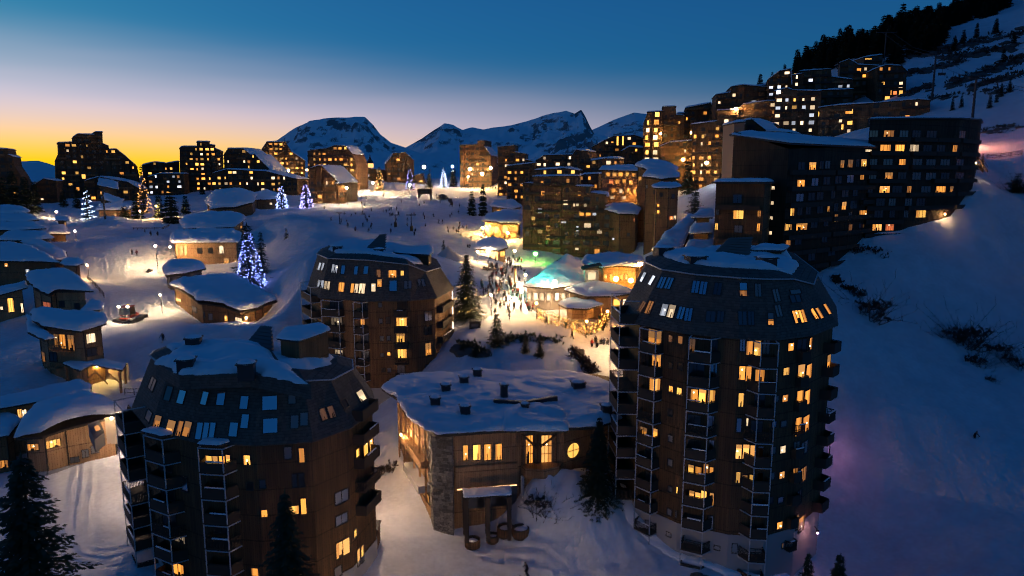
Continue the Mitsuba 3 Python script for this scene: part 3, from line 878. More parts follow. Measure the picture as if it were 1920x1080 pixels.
crop_wins(t, W, [(548, 590, 28, 40, 'y', 1.5, 0), (778, 570, 22, 60, 'o', .5, 0), (388, 610, 28, 76, 'y', 1.6, 0), (416, 612, 22, 78, 'y', 1.9, 0), (444, 612, 24, 78, 'y', 1.5, 0), (470, 606, 18, 76, 'y', 1.2, 0), (620, 815, 26, 30, 'y', .9, 0), (786, 785, 22, 66, 'y', 1.6, 0), (745, 800, 40, 34, 'y', 1.2, 0),
                 (1012, 560, 14, 34, 'y', 1.3, 0), (1046, 538, 20, 62, 'y', 1.4, 0), (1070, 528, 16, 62, 'y', 1.3, 0), (1002, 900, 12, 32, 'y', 1.3, 0), (950, 962, 58, 66, 'y', 1.5, 1), (1000, 1010, 12, 70, 'y', 1.2, 0), (1016, 1000, 12, 70, 'y', 1.2, 0), (1032, 985, 10, 70, 'y', 1.0, 0),
                 (265, 915, 44, 42, 'p', .25, 2), (258, 1050, 48, 48, 'y', .9, 1), (505, 1050, 36, 26, 'o', 1.0, 0), (582, 1062, 28, 32, 'o', 1.0, 0), (945, 745, 56, 50, 'b', 0, 1), (945, 840, 50, 40, 'b', 0, 1), (612, 692, 26, 34, 'd', 0, 0), (778, 675, 22, 56, 'd', 0, 0), (748, 678, 18, 56, 'd', 0, 0),
                 (205, 600, 50, 70, 'd'), (215, 720, 56, 70, 'd'), (220, 830, 56, 76, 'd'), (285, 690, 24, 60, 'b', 0, 0), (430, 710, 60, 70, 'd'), (440, 860, 60, 76, 'd'), (720, 560, 30, 50, 'g', 0, 0), (930, 1060, 30, 40, 'g', 0, 0), (560, 700, 26, 30, 'd', 0, 0), (690, 900, 30, 40, 'd', 0, 0), (850, 900, 40, 50, 'd')], O2, S2)
zb, FH = CAMZ - 26.2, 2.72
zs = [zb + .3 - FH * i for i in range(7)]
bay_px(t, W, 294, 342, 900, [zb - FH * i for i in range(1, 7)], FH, taper=(.1, .7), out=1.4)
bay_px(t, W, 388, 446, 900, [zb - FH * i for i in range(1, 7)], FH, taper=(.2, .6), out=1.4)
bay_px(t, W, 259, 281, 860, [zb + FH * .6 - FH * i for i in range(1, 8)], FH, taper=(.2, .1), out=2.2)
bay_px(t, W, 662, 694, 820, [zb + .4 - FH * i for i in range(0, 5)], FH, taper=(.1, .1), out=1.2, framed=False)
for (x0, x1, py) in [(296, 342, 838), (390, 444, 838)]:      # small roofs with a dusting of snow over the top balconies
    b = find(A + W, (x0 + x1) / 2, py + 26)[0]
    f = find(W, (x0 + x1) / 2, 900)[0]
    a0, a1 = f.cast(x0, 900)[1], f.cast(x1, 900)[1]
    pol = [f.pt(a0, 0, 0)[:2], f.pt(a0 + .1, 0, 1.5)[:2], f.pt(a1 - .7, 0, 1.5)[:2], f.pt(a1, 0, 0)[:2]]
    k = MB().prism(pol, zb + .05, zb + .2).build('balcony_roof', 'dark_metal', t)
    ent('snow_cap', blanket(pol, lambda x, y: 0 * x + zb + .2, .35, .35, .8, .1, 5, .15), 'roof_snow', k, smooth=40)
ph = [(519, 637), (534, 620), (606, 611), (621, 622), (561, 643)]
penthouse(t, ph, [float(onz(px, py, CAMZ - 17.6)[1]) for px, py in ph], 4.4, 'wood_brown')
fin(t, [(455, 652), (490, 610), (507, 612), (510, 662)], [76.5, 80, 80, 75.5])
dk = [onz(px, py, CAMZ - 19.2)[:2] for px, py in [(292, 680), (336, 704), (470, 700), (583, 722), (560, 700), (520, 672), (505, 650), (480, 641), (400, 640), (330, 652)]]
dk = dk if Polygon(dk).exterior.is_ccw else dk[::-1]
k = MB().prism(dk, CAMZ - 20.6, CAMZ - 19.25).build('raised_roof', 'shingle', t)
ent('roof_snow', blanket(inset(dk, .35), lambda x, y: 0 * x + CAMZ - 19.25, .75, .5, 1.5, .55, 14, .9), 'roof_snow', k, smooth=40)
for (px, py) in [(350, 692), (463, 700), (364, 650)]:
    q = onz(px, py, CAMZ - 19.0)
    chimney(t, px, py, q[1], 1.5, 1.0)

# ---- middle tower
t, P, W, A, zf = tower('apartment_tower', 'brown wooden apartment tower in the middle ground left of the snowy lodge roof', BT,
                       [(580, 126), (604, 118.5), (690, 115.6), (770, 116), (815, 118.5), (846, 128), (835, 138), (780, 146), (700, 148), (620, 145), (588, 136)],
                       6.5, CAMZ - 20.9, [CAMZ - 14.2] * 3 + [CAMZ - 15.0, CAMZ - 16.5, CAMZ - 16.9, CAMZ - 16.5, CAMZ - 15] + [CAMZ - 14.3] * 3, [1.8, 1.6, 1.5, 1.6, 1.9, 2.0, 2, 2, 2, 2, 2], 'wood_brown', snow_r)
TM = t
O3, S3 = (550, 430), 3.375
crop_wins(t, A, [(167, 235, 16, 52, 'w', .45, 0), (187, 236, 16, 52, 'w', .45, 0), (252, 248, 16, 52, 'w', .45, 0), (272, 252, 16, 52, 'w', .45, 0), (315, 256, 24, 54, 'b', 0, 0), (397, 260, 24, 52, 'b', 0, 0), (460, 258, 28, 50, 'b', 0, 0), (540, 280, 24, 48, 'o', .2, 0), (627, 282, 48, 46, 'o', .9, 1), (690, 278, 20, 30, 'y', 1.2, 0),
                 (163, 344, 18, 50, 'w', .4, 0), (184, 348, 18, 50, 'w', .4, 0), (205, 353, 16, 52, 'p', .6, 0), (224, 356, 16, 52, 'p', .6, 0), (305, 366, 38, 58, 'o', .9, 1), (374, 372, 20, 58, 'o', .8, 0), (400, 374, 22, 58, 'p', .8, 0), (436, 375, 38, 62, 'p', 1.3, 1), (507, 369, 26, 50, 'p', 1.0, 0), (545, 341, 28, 48, 'o', 1.0, 0),
                 (632, 358, 46, 66, 'b', 0, 0), (712, 352, 20, 50, 'g', 0, 0), (738, 350, 18, 50, 'g', 0, 0), (798, 340, 20, 50, 'g', 0, 0), (822, 338, 20, 50, 'g', 0, 0)], O3, S3)
crop_wins(t, W, [(685, 580, 66, 62, 'y', 1.3, 3), (680, 682, 52, 62, 'y', 1.2, 2), (690, 786, 56, 62, 'y', 1.2, 2), (682, 888, 46, 58, 'g', 0, 1), (853, 757, 36, 76, 'o', 1.0, 1), (440, 580, 26, 48, 'o', .8, 0), (550, 478, 22, 28, 'g', 0, 0), (553, 580, 22, 28, 'g', 0, 0), (600, 575, 24, 40, 'd', 0, 0), (560, 690, 22, 28, 'g', 0, 0), (603, 688, 22, 28, 'g', 0, 0),
                 (562, 795, 20, 24, 'g', 0, 0), (604, 788, 18, 22, 'o', 1.4, 0), (570, 890, 22, 24, 'd', 0, 0), (608, 890, 22, 26, 'g', 0, 0), (853, 548, 44, 58, 'b', 0, 1), (853, 640, 44, 50, 'd', 0, 1), (855, 880, 40, 50, 'd', 0, 1), (690, 480, 60, 50, 'd', 0, 1), (275, 575, 70, 60, 'p', .12, 3), (460, 690, 60, 60, 'd', 0, 2), (465, 800, 60, 60, 'd', 0, 2), (275, 480, 80, 60, 'd', 0, 2), (460, 480, 60, 60, 'd', 0, 2),
                 (285, 690, 60, 60, 'd', 0, 2), (290, 775, 50, 26, 'p', .5, 2), (955, 600, 30, 50, 'd', 0, 0), (955, 700, 30, 50, 'g', 0, 0), (955, 810, 30, 50, 'g', 0, 0), (130, 545, 40, 50, 'g', 0, 1)], O3, S3)
zb, FH = CAMZ - 20.9, 2.75
zs = [zb - FH * (i + 1) for i in range(7)]
bay_px(t, W, 609, 646, 600, zs, FH, taper=(.3, .2), out=1.3)
bay_px(t, W, 669, 703, 600, zs, FH, taper=(.2, .3), out=1.3)
bay_px(t, W, 583, 602, 600, [z + FH * .7 for z in zs[:4]], FH, taper=(.2, .1), out=1.6)
bay_px(t, W, 738, 765, 600, zs[:5], FH, taper=(.1, .1), out=.6, framed=False)
for (px, py, d) in [(633, 475, 124), (711, 480, 124)]:
    chimney(t, px, py, d, 1.6, 1.2)
fin(t, [(684, 468), (712, 440), (723, 438), (721, 472)], [128, 131, 132, 128])
penthouse(t, [(738, 474), (740, 466), (811, 466), (812, 474), (806, 480)], [128, 138, 138, 128, 124], 4.6, 'wood_dark', .4)
bay_px(t, W, 820, 843, 620, zs[:6], FH, taper=(.2, .2), out=1.0, framed=False)
MB().bar(np.append(P[5] + [.25, -.25], zb - .5), np.append(P[5] + [.25, -.25], zb - 9.5), .12, .12, (0, 1, 0)).build('light_strip', 'glow', t, emit=(5, 3.6, 2.6), weight=.3)

# ================================================================ the lodge with the wide snow roof
def wx(px, d, z):
    """Plan position in the photo's column px at distance d for something at height z."""
    return ((px - 960) / F * (d * CP - (z - CAMZ) * SP), d)


t = thing('lodge', 'wide wooden lodge with a stone corner, a round window and a thick snow roof', 'lodge')
LO = t
ZE = CAMZ - 31.2
P = [wx(px, d, 9) for px, d in [(748, 99), (806, 83.5), (852, 82.2), (968, 83.6), (1000, 84.4), (1056, 84.8), (1165, 91), (1180, 103), (1110, 107), (920, 107.5), (760, 105)]]
MB().prism(P, 0.0, ZE).build('wall', 'wood_tan', t)
W = walls_of(P, 3.0, ZE)
SP_ = [wx(px, d, 9) for px, d in [(803, 84.5), (811, 81.9), (849, 81.2), (853, 83.5)]]
MB().prism(SP_, 0.0, ZE - .02).build('stone_pillar', 'stone', t)
SF = walls_of(SP_, 2.0, ZE)
O4, S4 = (680, 680), 2.7
# stones of the pillar, row by row
rs = np.random.default_rng(5)
for f in (SF[1], SF[0]):
    y = 1.2
    while y < f.H - .5:
        h = rs.uniform(.32, .5)
        x = .0
        while x < f.L - .25:
            w = min(rs.uniform(.35, .8), f.L - x)
            o = rs.uniform(.03, .10)
            m = MB()
            a, b, c, e = (x + .02, y + .02), (x + w - .02, y + .02), (x + w - .02, y + h - .02), (x + .02, y + h - .02)
            k = .03
            v = [f.pt(*a), f.pt(*b), f.pt(*c), f.pt(*e), f.pt(a[0] + k, a[1] + k, o), f.pt(b[0] - k, b[1] + k, o), f.pt(c[0] - k, c[1] - k, o), f.pt(e[0] + k, e[1] - k, o)]
            m.add(v, [[4, 5, 6, 7], [0, 1, 5, 4], [1, 2, 6, 5], [2, 3, 7, 6], [3, 0, 4, 7]])
            ent('stone', m.mesh(), 'stone_%d' % rs.integers(3), t + '__stone_pillar')
            x += w
        y += h
for i, c in enumerate([(.10, .095, .085), (.17, .16, .145), (.24, .225, .20)]):
    scene['stone_%d' % i] = PR(c, .9)
LF = W + SF
for (x, y, w, h, lit, mu) in [(521, 455, 24, 76, .8, 0), (577, 453, 36, 76, 1.5, 0), (632, 452, 36, 80, 1.3, 0), (688, 450, 34, 80, 1.3, 0)]:
    pwin(t, LF, O4[0] + x / S4, O4[1] + y / S4, w / S4, h / S4, 'y', lit, mu)
for x0 in (850, 930):
    wk = pwin(t, LF, O4[0] + x0 / S4, O4[1] + 437 / S4, 50 / S4, 140 / S4, 'y', 1.4, 2, frame='wood_tan')
    b = find(LF, O4[0] + x0 / S4, O4[1] + 437 / S4)
    f = b[0]
    a0, a1 = f.cast(O4[0] + (x0 - 26) / S4, O4[1] + 437 / S4)[1], f.cast(O4[0] + (x0 + 26) / S4, O4[1] + 437 / S4)[1]
    lo, hi = f.cast(O4[0] + x0 / S4, O4[1] + 508 / S4)[2], f.cast(O4[0] + x0 / S4, O4[1] + 366 / S4)[2]
    for q in (.33, .62):
        MB().par(f.pt(a0, lo + (hi - lo) * q, .05), f.u * (a1 - a0), f.v * .08, f.n * .06).build('glazing_bar', 'wood_tan', wk)
for (xa, ya, xb, yb) in [(805, 360, 805, 510), (885, 362, 885, 512), (978, 362, 978, 512), (885, 430, 810, 365), (885, 430, 975, 365)]:   # big timbers round the tall windows
    b0, b1 = find(LF, O4[0] + xa / S4, O4[1] + ya / S4), find(LF, O4[0] + xb / S4, O4[1] + yb / S4)
    if b0 and b1:
        MB().bar(b0[0].pt(*b0[1][1:], .25), b1[0].pt(*b1[1][1:], .25), .24, .24, (0, 1, 0)).build('timber', 'wood_brown', t)
b = find(LF, 680 + 1063 / S4, 680 + 443 / S4)
f, (tt, a, bb) = b
ring, disc = MB(), MB()
R = 1.02
g = np.arange(28) * 2 * np.pi / 28
pr = [(R, .0), (R, .16), (R + .2, .16), (R + .2, .0)]
v = np.array([f.pt(a + r * math.cos(q), bb + r * math.sin(q), o) for r, o in pr for q in g])
i, j = np.meshgrid(np.arange(3), np.arange(28), indexing='ij')
ring.add(v, np.stack([i * 28 + j, (i + 1) * 28 + j, (i + 1) * 28 + (j + 1) % 28, i * 28 + (j + 1) % 28], -1).reshape(-1, 4)[:, ::-1])
rk = ring.build('round_window', 'wood_tan', t)
v = np.vstack([[f.pt(a, bb, .05)], [f.pt(a + R * math.cos(q), bb + R * math.sin(q), .05) for q in g]])
disc.add(v, [[0, 1 + q, 1 + (q + 1) % 28] for q in range(28)])
disc.build('pane', 'glow', rk, emit=np.array(TONE['y']) * 1.35)
MB().bar(f.pt(a - R, bb, .1), f.pt(a + R, bb, .1), .07, .07).bar(f.pt(a, bb - R, .1), f.pt(a, bb + R, .1), .07, .07, f.n).build('glazing_bar', 'wood_tan', rk)
# plain boarded band, dark ground floor with a lit strip, curved balcony front
fw = find(LF, 680 + 620 / S4, 680 + 560 / S4)[0]
c0, c1 = fw.cast(680 + 462 / S4, 680 + 525 / S4), fw.cast(680 + 782 / S4, 680 + 608 / S4)
MB().par(fw.pt(max(c0[1], .1), c1[2]), fw.u * (c1[1] - max(c0[1], .1)), fw.v * (c0[2] - c1[2]), fw.n * .35).build('balcony_front', 'wood_tan', t)
for q in range(5):
    x0 = max(c0[1], .1) + (c1[1] - max(c0[1], .1)) * q / 5
    MB().par(fw.pt(x0 + .03, c1[2] + .04, .35), fw.u * ((c1[1] - max(c0[1], .1)) / 5 - .06), fw.v * (c0[2] - c1[2] - .08), fw.n * .05).build('panel', 'wood_tan', t + '__balcony_front')
MB().par(fw.pt(max(c0[1], .3), c1[2] - .35, .02), fw.u * (c1[1] - c0[1] - .4), fw.v * .14, fw.n * .06).build('strip_light', 'glow', t, emit=(2.2, 1.3, .6))
d0 = fw.cast(680 + 500 / S4, 680 + 640 / S4)
MB().par(fw.pt(max(d0[1], .2), .2, .01), fw.u * (c1[1] - d0[1]), fw.v * (c1[2] - .6), fw.n * .06).build('shop_front', 'glass_dark', t)
bz = at(1010, 872, 84.2)[2]
Q = [at(975, 868, 84)[:2], at(985, 872, 82.6)[:2], at(1020, 872, 82.2)[:2], at(1048, 868, 83.2)[:2], at(1056, 862, 84.8)[:2], at(980, 862, 84.5)[:2]]
MB().prism(Q, bz - 1.0, bz + .25).build('balcony', 'wood_tan', t)
for q in range(3):
    MB().tube([at(982 + q * 32, 0, 83.1) * [1, 1, 0] + [0, 0, 2], at(982 + q * 32, 0, 83.1) * [1, 1, 0] + [0, 0, bz - 1]], .22, 8).build('post', 'pale_metal', t)
# left side: posts, lit loggia, low wall
fl = W[0]
for (x, y, w, h, lit) in [(262, 385, 44, 60, .9), (270, 500, 30, 60, .0), (186, 420, 14, 26, 1.5), (322, 460, 18, 50, 0), (250, 640, 40, 60, 0), (325, 690, 30, 70, .5)]:
    pwin(t, LF, O4[0] + x / S4, O4[1] + y / S4, w / S4, h / S4, 'o' if lit else 'd', lit, 1)
for q in np.linspace(.12, .98, 6):
    MB().bar(fl.pt(fl.L * q, .5, .5), fl.pt(fl.L * q, fl.H, .5), .22, .22, fl.n).build('timber', 'wood_tan', t)
MB().par(fl.pt(fl.L * .35, 5.0, .02), fl.u * fl.L * .62, fl.v * 1.0, fl.n * 1.1).build('balcony', 'wood_tan', t)
MB().par(fl.pt(fl.L * .5, 1.8, .02), fl.u * fl.L * .48, fl.v * 1.0, fl.n * 1.5).build('balcony', 'concrete', t)
# roof
RO = [(716, 732), (722, 726), (745, 712), (800, 708), (850, 706), (910, 700), (960, 704), (1010, 702), (1070, 705), (1124, 716), (1165, 735), (1172, 760), (1165, 790), (1113, 806), (1062, 806), (1040, 808), (945, 812), (900, 815), (817, 821), (790, 803), (760, 780), (745, 752)]
R3 = np.array([onz(px, py, ZE) for px, py in RO])
MB().prism(R3[::-1, :2] if not Polygon(R3[:, :2]).exterior.is_ccw else R3[:, :2], ZE + .01, ZE + .4).build('roof', 'rail_wood', t)
ent('roof_snow', blanket(R3[:, :2], lambda x, y: 0 * x + ZE + .4, .75, .5, 1.6, .5, 21, .5, .15), 'roof_snow', t + '__roof', smooth=40)
U3 = np.array([onz(px, py, ZE + .9) for px, py in [(943, 806), (941, 778), (965, 764), (1000, 757), (1045, 765), (1067, 782), (1066, 806)]])
ent('roof_snow', blanket(U3[:, :2], lambda x, y: 0 * x + ZE + .75, .95, .5, 1.4, .2, 9, .2), 'roof_snow', t + '__roof', smooth=40)
m = MB()
q0, q1, q2 = onz(926, 758, ZE + 1), onz(980, 762, ZE + 1), onz(1044, 752, ZE + 1)
m.bar(q0 + [0, 0, .2], q1 + [0, 0, .2], .5, 1.0).bar(q1 + [0, 0, .2], q2 + [0, 0, .2], .5, 1.0)
m.build('roof_step', 'dark_metal', t + '__roof')
for (px, py, w) in [(945, 738, .9), (872, 768, 1.2), (816, 752, 1.2), (836, 727, 1.2), (870, 712, 1.2), (895, 698, 1.2), (1084, 722, 1.7), (1137, 767, 1.2), (984, 764, .9)]:
    p = onz(px, py + 8, ZE + 1)
    chimney(t, px, py + 6, p[1], w, 1.7 if px == 945 else .9)
# canopy and planters in front
t = thing('canopy', 'snow covered flat canopy on posts before the lodge entrance', 'canopy')
C3 = np.array([at(869, 923, 80.2), at(872, 934, 78.2), at(958, 922, 78.8), at(957, 912, 80.8)])
zc = C3[:, 2].mean()
MB().prism(C3[:, :2], zc - .2, zc).build('roof', 'rail_wood', t)
ent('roof_snow', blanket(C3[:, :2], lambda x, y: 0 * x + zc, .4, .35, .7, .06, 2, .15, .1), 'roof_snow', t, smooth=40)
for c in list(C3) + [(C3[1] + C3[2]) / 2, (C3[0] + C3[3]) / 2]:
    m = C3.mean(0)
    c = c + (m - c) * .06
    MB().bar([c[0], c[1], 1], [c[0], c[1], zc - .2], .5, .5, (0, 1, 0)).build('post', 'rail_wood', t)
for n_, (px, d, r) in enumerate([(886, 79.6, .9), (948, 80.6, 1.0), (924, 80.4, .7), (976, 79.3, 1.0)]):
    p = onground(px, d)
    t = thing('planter', ['round wicker planter nearest the left of the canopy', 'large round wicker planter under the right end of the canopy', 'smaller round wicker planter between two larger ones', 'rightmost round wicker planter at the foot of the snow mound'][n_], 'planter', 'round planters before the lodge')
    m = MB().lathe(p - [0, 0, .4], [(r * .9, 0), (r, .6), (r * 1.02, 1.3), (r * .92, 1.3), (r * .88, 1.0), (.01, .98)], 20)
    m.build('basket', 'rail_wood', t, smooth=40)
    for q in range(20):
        a = q * math.pi / 10
        c, s = math.cos(a), math.sin(a)
        MB().par(p + [c * r * 1.0 - s * .11, s * r + c * .11, -.1], [s * .22, -c * .22, 0], [c * .06, s * .06, 0], [0, 0, .98]).build('slat', 'wood_brown', t + '__basket')
    ent('snow_top', blanket([(p[0] + r * .8 * math.cos(a), p[1] + r * .8 * math.sin(a)) for a in np.arange(12) * math.pi / 6], lambda x, y: 0 * x + p[2] + .6, .2, .3, .6, .05, 1, .05), 'roof_snow', t, smooth=40)

# ================================================================ dark slab block on the right slope
O, S = (1320, 220), 3.177


def plan3(cs):
    Q = [wx(px, d, z) for px, d, z in cs]
    return Q


t = thing('apartment_block', 'long dark apartment block on the right slope, its rows of windows partly lit', 'apartment block')
SB = t
Q = plan3([(1623, 142, 45), (1700, 143, 45), (1790, 148, 45), (1826, 156, 45), (1830, 172, 45), (1625, 168, 45)])
zt = [56.0, 56.0, 56.4, 57.0, 57.4, 56.6]
MB().prism(Q, 10, zt).build('wall', 'wood_black', t)
W1 = walls_of(Q, 15.0, zt)
Q2 = plan3([(1372, 133, 45), (1476, 124.5, 45), (1560, 133, 45), (1640, 143.5, 45), (1640, 160, 45), (1400, 150, 45)])
z2 = [53.2, 49.6, 50.2, 51.2, 51.6, 53.2]
MB().prism(Q2, 6, z2).build('wall', 'wood_black', t)
W2 = walls_of(Q2, 10.0, z2)
Q3 = plan3([(1341, 121, 40), (1432, 116.5, 40), (1445, 127, 40), (1350, 131, 40)])
MB().prism(Q3, 6, [43.6] * 4).build('wing', 'wood_dark', t)
W3 = walls_of(Q3, 10.0, 43.6)
for poly, zz, th, ov in [(Q, zt, .35, .4), (Q2, z2, .6, .7), (Q3, [43.6] * 4, .55, .7)]:
    pz = plane_z([(p[0], p[1], z) for p, z in zip(poly, zz)])
    e = inset(poly, -ov)
    rk = MB().prism(e, [float(pz(*p)) + .02 for p in e], [float(pz(*p)) + .35 for p in e]).build('roof', 'dark_metal', t)
    ent('roof_snow', blanket(e, lambda x, y: pz(x, y) + .35, th, .9, 1.2, .15, 6, .6, -.3), 'roof_snow', rk, smooth=40)
RW = {100: [(1100, 60, 'o', .45), (1010, 50, 'd'), (1190, 50, 'g'), (1265, 50, 'd'), (1355, 60, 'd'), (1530, 50, 'd')],
      185: [(985, 52, 'p', 1.0), (1080, 62, 'y', 1.0), (1165, 54, 'y', 1.3), (1250, 56, 'p', .9), (1330, 50, 'd'), (1410, 50, 'd'), (1500, 40, 'o', .9)],
      270: [(950, 32, 'y', 1.2), (1005, 50, 'g'), (1095, 55, 'g'), (1180, 40, 'o', 1.1), (1270, 56, 'g'), (1350, 56, 'g'), (1435, 56, 'g'), (1520, 50, 'd')],
      350: [(940, 24, 'o', .5), (1000, 50, 'g'), (1100, 46, 'o', .9), (1180, 50, 'd'), (1265, 50, 'g'), (1350, 60, 'g'), (1435, 50, 'd'), (1520, 50, 'd')],
      430: [(980, 50, 'd'), (1075, 60, 'y', 1.5), (1150, 56, 'd'), (1220, 26, 'o', .6), (1320, 56, 'g'), (1408, 58, 'o', 1.0), (1490, 54, 'o', .8)],
      505: [(960, 50, 'd'), (1050, 50, 'd'), (1120, 40, 'g'), (1215, 44, 'g'), (1290, 50, 'd')],
      575: [(950, 54, 'o', .6), (1040, 50, 'd'), (1120, 30, 'd'), (1195, 40, 'g'), (1290, 58, 'y', 1.3)],
      652: [(948, 56, 'd'), (1030, 54, 'y', 1.0), (1105, 50, 'r', .7)]}
for y, ws in RW.items():
    for w in ws:
        pwin(t, W1 + W2, O[0] + w[0] / S, O[1] + (y + (2 if w[0] > 1300 else 0)) / S, w[1] / S, 42 / S, w[2], w[3] if len(w) > 3 else 0, 2)
LWn = [(645, 290, 40, 'o', 1.1), (580, 290, 40, 'd'), (735, 282, 30, 'g'), (700, 284, 24, 'd'), (822, 278, 22, 'o', .5), (870, 275, 30, 'o', .25), (915, 272, 20, 'd'), (575, 395, 46, 'o', .9), (660, 385, 40, 'b'), (730, 378, 40, 'd'), (800, 372, 40, 'd'), (870, 366, 40, 'b'),
       (570, 478, 44, 'b'), (640, 472, 40, 'd'), (690, 468, 40, 'd'), (760, 460, 40, 'd'), (840, 452, 40, 'd'), (900, 446, 30, 'd'), (524, 565, 24, 'y', 1.1), (570, 560, 30, 'd'), (620, 556, 30, 'd'), (690, 548, 36, 'd'), (743, 540, 18, 'o', .9), (785, 536, 24, 'd'), (832, 526, 26, 'o', .9), (890, 520, 40, 'd'),
       (500, 650, 44, 'y', .9), (580, 648, 66, 'y', 1.0), (655, 635, 40, 'd'), (730, 625, 36, 'd'), (785, 600, 22, 'o', .25), (868, 590, 20, 'g'), (500, 740, 30, 'o', .35), (560, 735, 40, 'd'), (870, 660, 22, 'o', .25), (700, 940, 26, 'p', .8), (730, 935, 20, 'p', .9), (640, 830, 40, 'd'), (760, 800, 40, 'd'), (720, 720, 40, 'd')]
for w in LWn:
    pwin(t, W2, O[0] + w[0] / S, O[1] + w[1] / S, w[2] / S, 44 / S, w[3], w[4] if len(w) > 4 else 0, 1)
for (x, y) in [(413, 420), (408, 510), (402, 600), (398, 688)]:
    pwin(t, W2, O[0] + x / S, O[1] + y / S, 17 / S, 20 / S, 'p', .9, 0)
for w in [(200, 485, 50, 48, 'b', 0), (205, 580, 60, 50, 'y', 1.0), (205, 665, 46, 40, 'g', 0), (75, 650, 18, 40, 'y', 1.1), (325, 655, 18, 46, 'o', .9), (330, 570, 20, 40, 'o', .25), (80, 560, 16, 40, 'g', 0)]:
    pwin(t, W3, O[0] + w[0] / S, O[1] + w[1] / S, w[2] / S, w[3] / S, w[4], w[5], 1)


def ledges(t, face, z0, fh, n, a0=.3, a1=.3, out=.9, mat='rail_wood', h=.85, seg=4.5):
    """Balconies along a facade: each storey's row cut into single balconies with a gap between."""
    k = max(1, int((face.L - a0 - a1) / seg))
    w = (face.L - a0 - a1) / k
    for i in range(n):
        for j in range(k):
            if rng.random() < .12:
                continue
            o = face.pt(a0 + j * w + .06, z0 + i * fh)
            MB().par(o, face.u * (w - .12), face.v * .14, face.n * out).par(o + face.n * (out - .06), face.u * (w - .12), face.v * h, face.n * .06).par(o + face.v * .14, face.u * .06, face.v * (h - .14), face.n * (out - .06)).build('balcony', mat, t)


for f in W1[:3]:
    ledges(t, f, 56 - 15 - 4.25 - 2.76 * 8, 2.76, 9)
for f in W2[1:3]:
    ledges(t, f, 50 - 10 - 4.9 - 2.9 * 7, 2.9, 8, seg=4.2)
ledges(t, W3[0], 43.6 - 10 - 4.4 - 2.9 * 2, 2.9, 3)

# ================================================================ chalets and other low houses
def tilted(roof, d0):
    """The corners of a roof through its first corner at distance d0: level, or rising to the back where it would otherwise be too deep for its width."""
    k = np.array([ray(px, py)[2] / ray(px, py)[1] for px, py in roof])
    z0 = CAMZ + k[0] * d0
    wide = (max(p[0] for p in roof) - min(p[0] for p in roof)) / F * d0
    D = float(np.clip(wide * .75, 5, 24))
    db = (z0 - CAMZ) / k.max() if k.max() < 0 else 1e9
    s = 0.0 if db < d0 + D else (CAMZ + k.max() * (d0 + D) - z0) / D
    d = (z0 - s * d0 - CAMZ) / (k - s)
    return np.array([at(p[0], p[1], q) for p, q in zip(roof, d)])


def chalet(label, roof, ref_d=None, mat='wood_tan', wins=(), th=.55, ins=.9, dome=0.0, group=None, cat='chalet', name='chalet', step=.7, lump=.25, deep=2.5, posts=0, wall_h=None, wframe='window_frame'):
    """A house under a snow roof. roof: photo corners of the eaves, level at the first corner's height (distance ref_d), or each with its own distance."""
    t = thing(name, label, cat, group)
    if ref_d is not None:
        P3 = tilted(roof, ref_d)
    else:
        P3 = np.array([at(*r) for r in roof])
    if not Polygon(P3[:, :2]).exterior.is_ccw:
        P3 = P3[::-1]
    pz = plane_z(P3) if len(P3) < 6 or ref_d else soft_z(P3, .3)
    c = P3[:, :2].mean(0)
    rr = np.max(np.linalg.norm(P3[:, :2] - c, axis=1))
    zf = (lambda x, y: pz(x, y) + dome * np.maximum(0, 1 - ((x - c[0]) ** 2 + (y - c[1]) ** 2) / rr ** 2)) if dome else pz
    shp = Polygon(P3[:, :2]).buffer(-ins, join_style=2)
    if isinstance(shp, MultiPolygon):
        shp = max(shp.geoms, key=lambda g: g.area)
    W = np.array(shp.simplify(.3).exterior.coords)[:-1]
    if not Polygon(W).exterior.is_ccw:
        W = W[::-1]
    base = TZ(W[:, 0], W[:, 1]).min() - deep
    head = np.array([float(pz(np.array([x]), np.array([y]))[0]) for x, y in W])
    if wall_h:
        base = head.min() - wall_h
    MB().prism(W, base, head).build('wall', mat, t)
    faces = walls_of(W, base, head)
    rk = MB().prism(P3[:, :2], P3[:, 2] + .0, P3[:, 2] + .32).build('roof', 'rail_wood', t)
    ent('roof_snow', blanket(P3[:, :2], lambda x, y: zf(x, y) + .3, th, step, 1.2, lump, int(abs(c[0])) % 50, .4, .1), 'roof_snow', rk, smooth=40)
    for f in faces:          # corner boards and a sill beam
        MB().par(f.pt(0, 0, .0), f.u * .18, f.v * f.H, f.n * .07).build('corner_board', 'rail_wood', t)
    for w in wins:
        pwin(t, faces, *w[:4], w[4] if len(w) > 4 else 'y', w[5] if len(w) > 5 else 1.2, w[6] if len(w) > 6 else 1, True, wframe)
    return t, faces, P3, zf


GC = 'chalets along the snowy road'
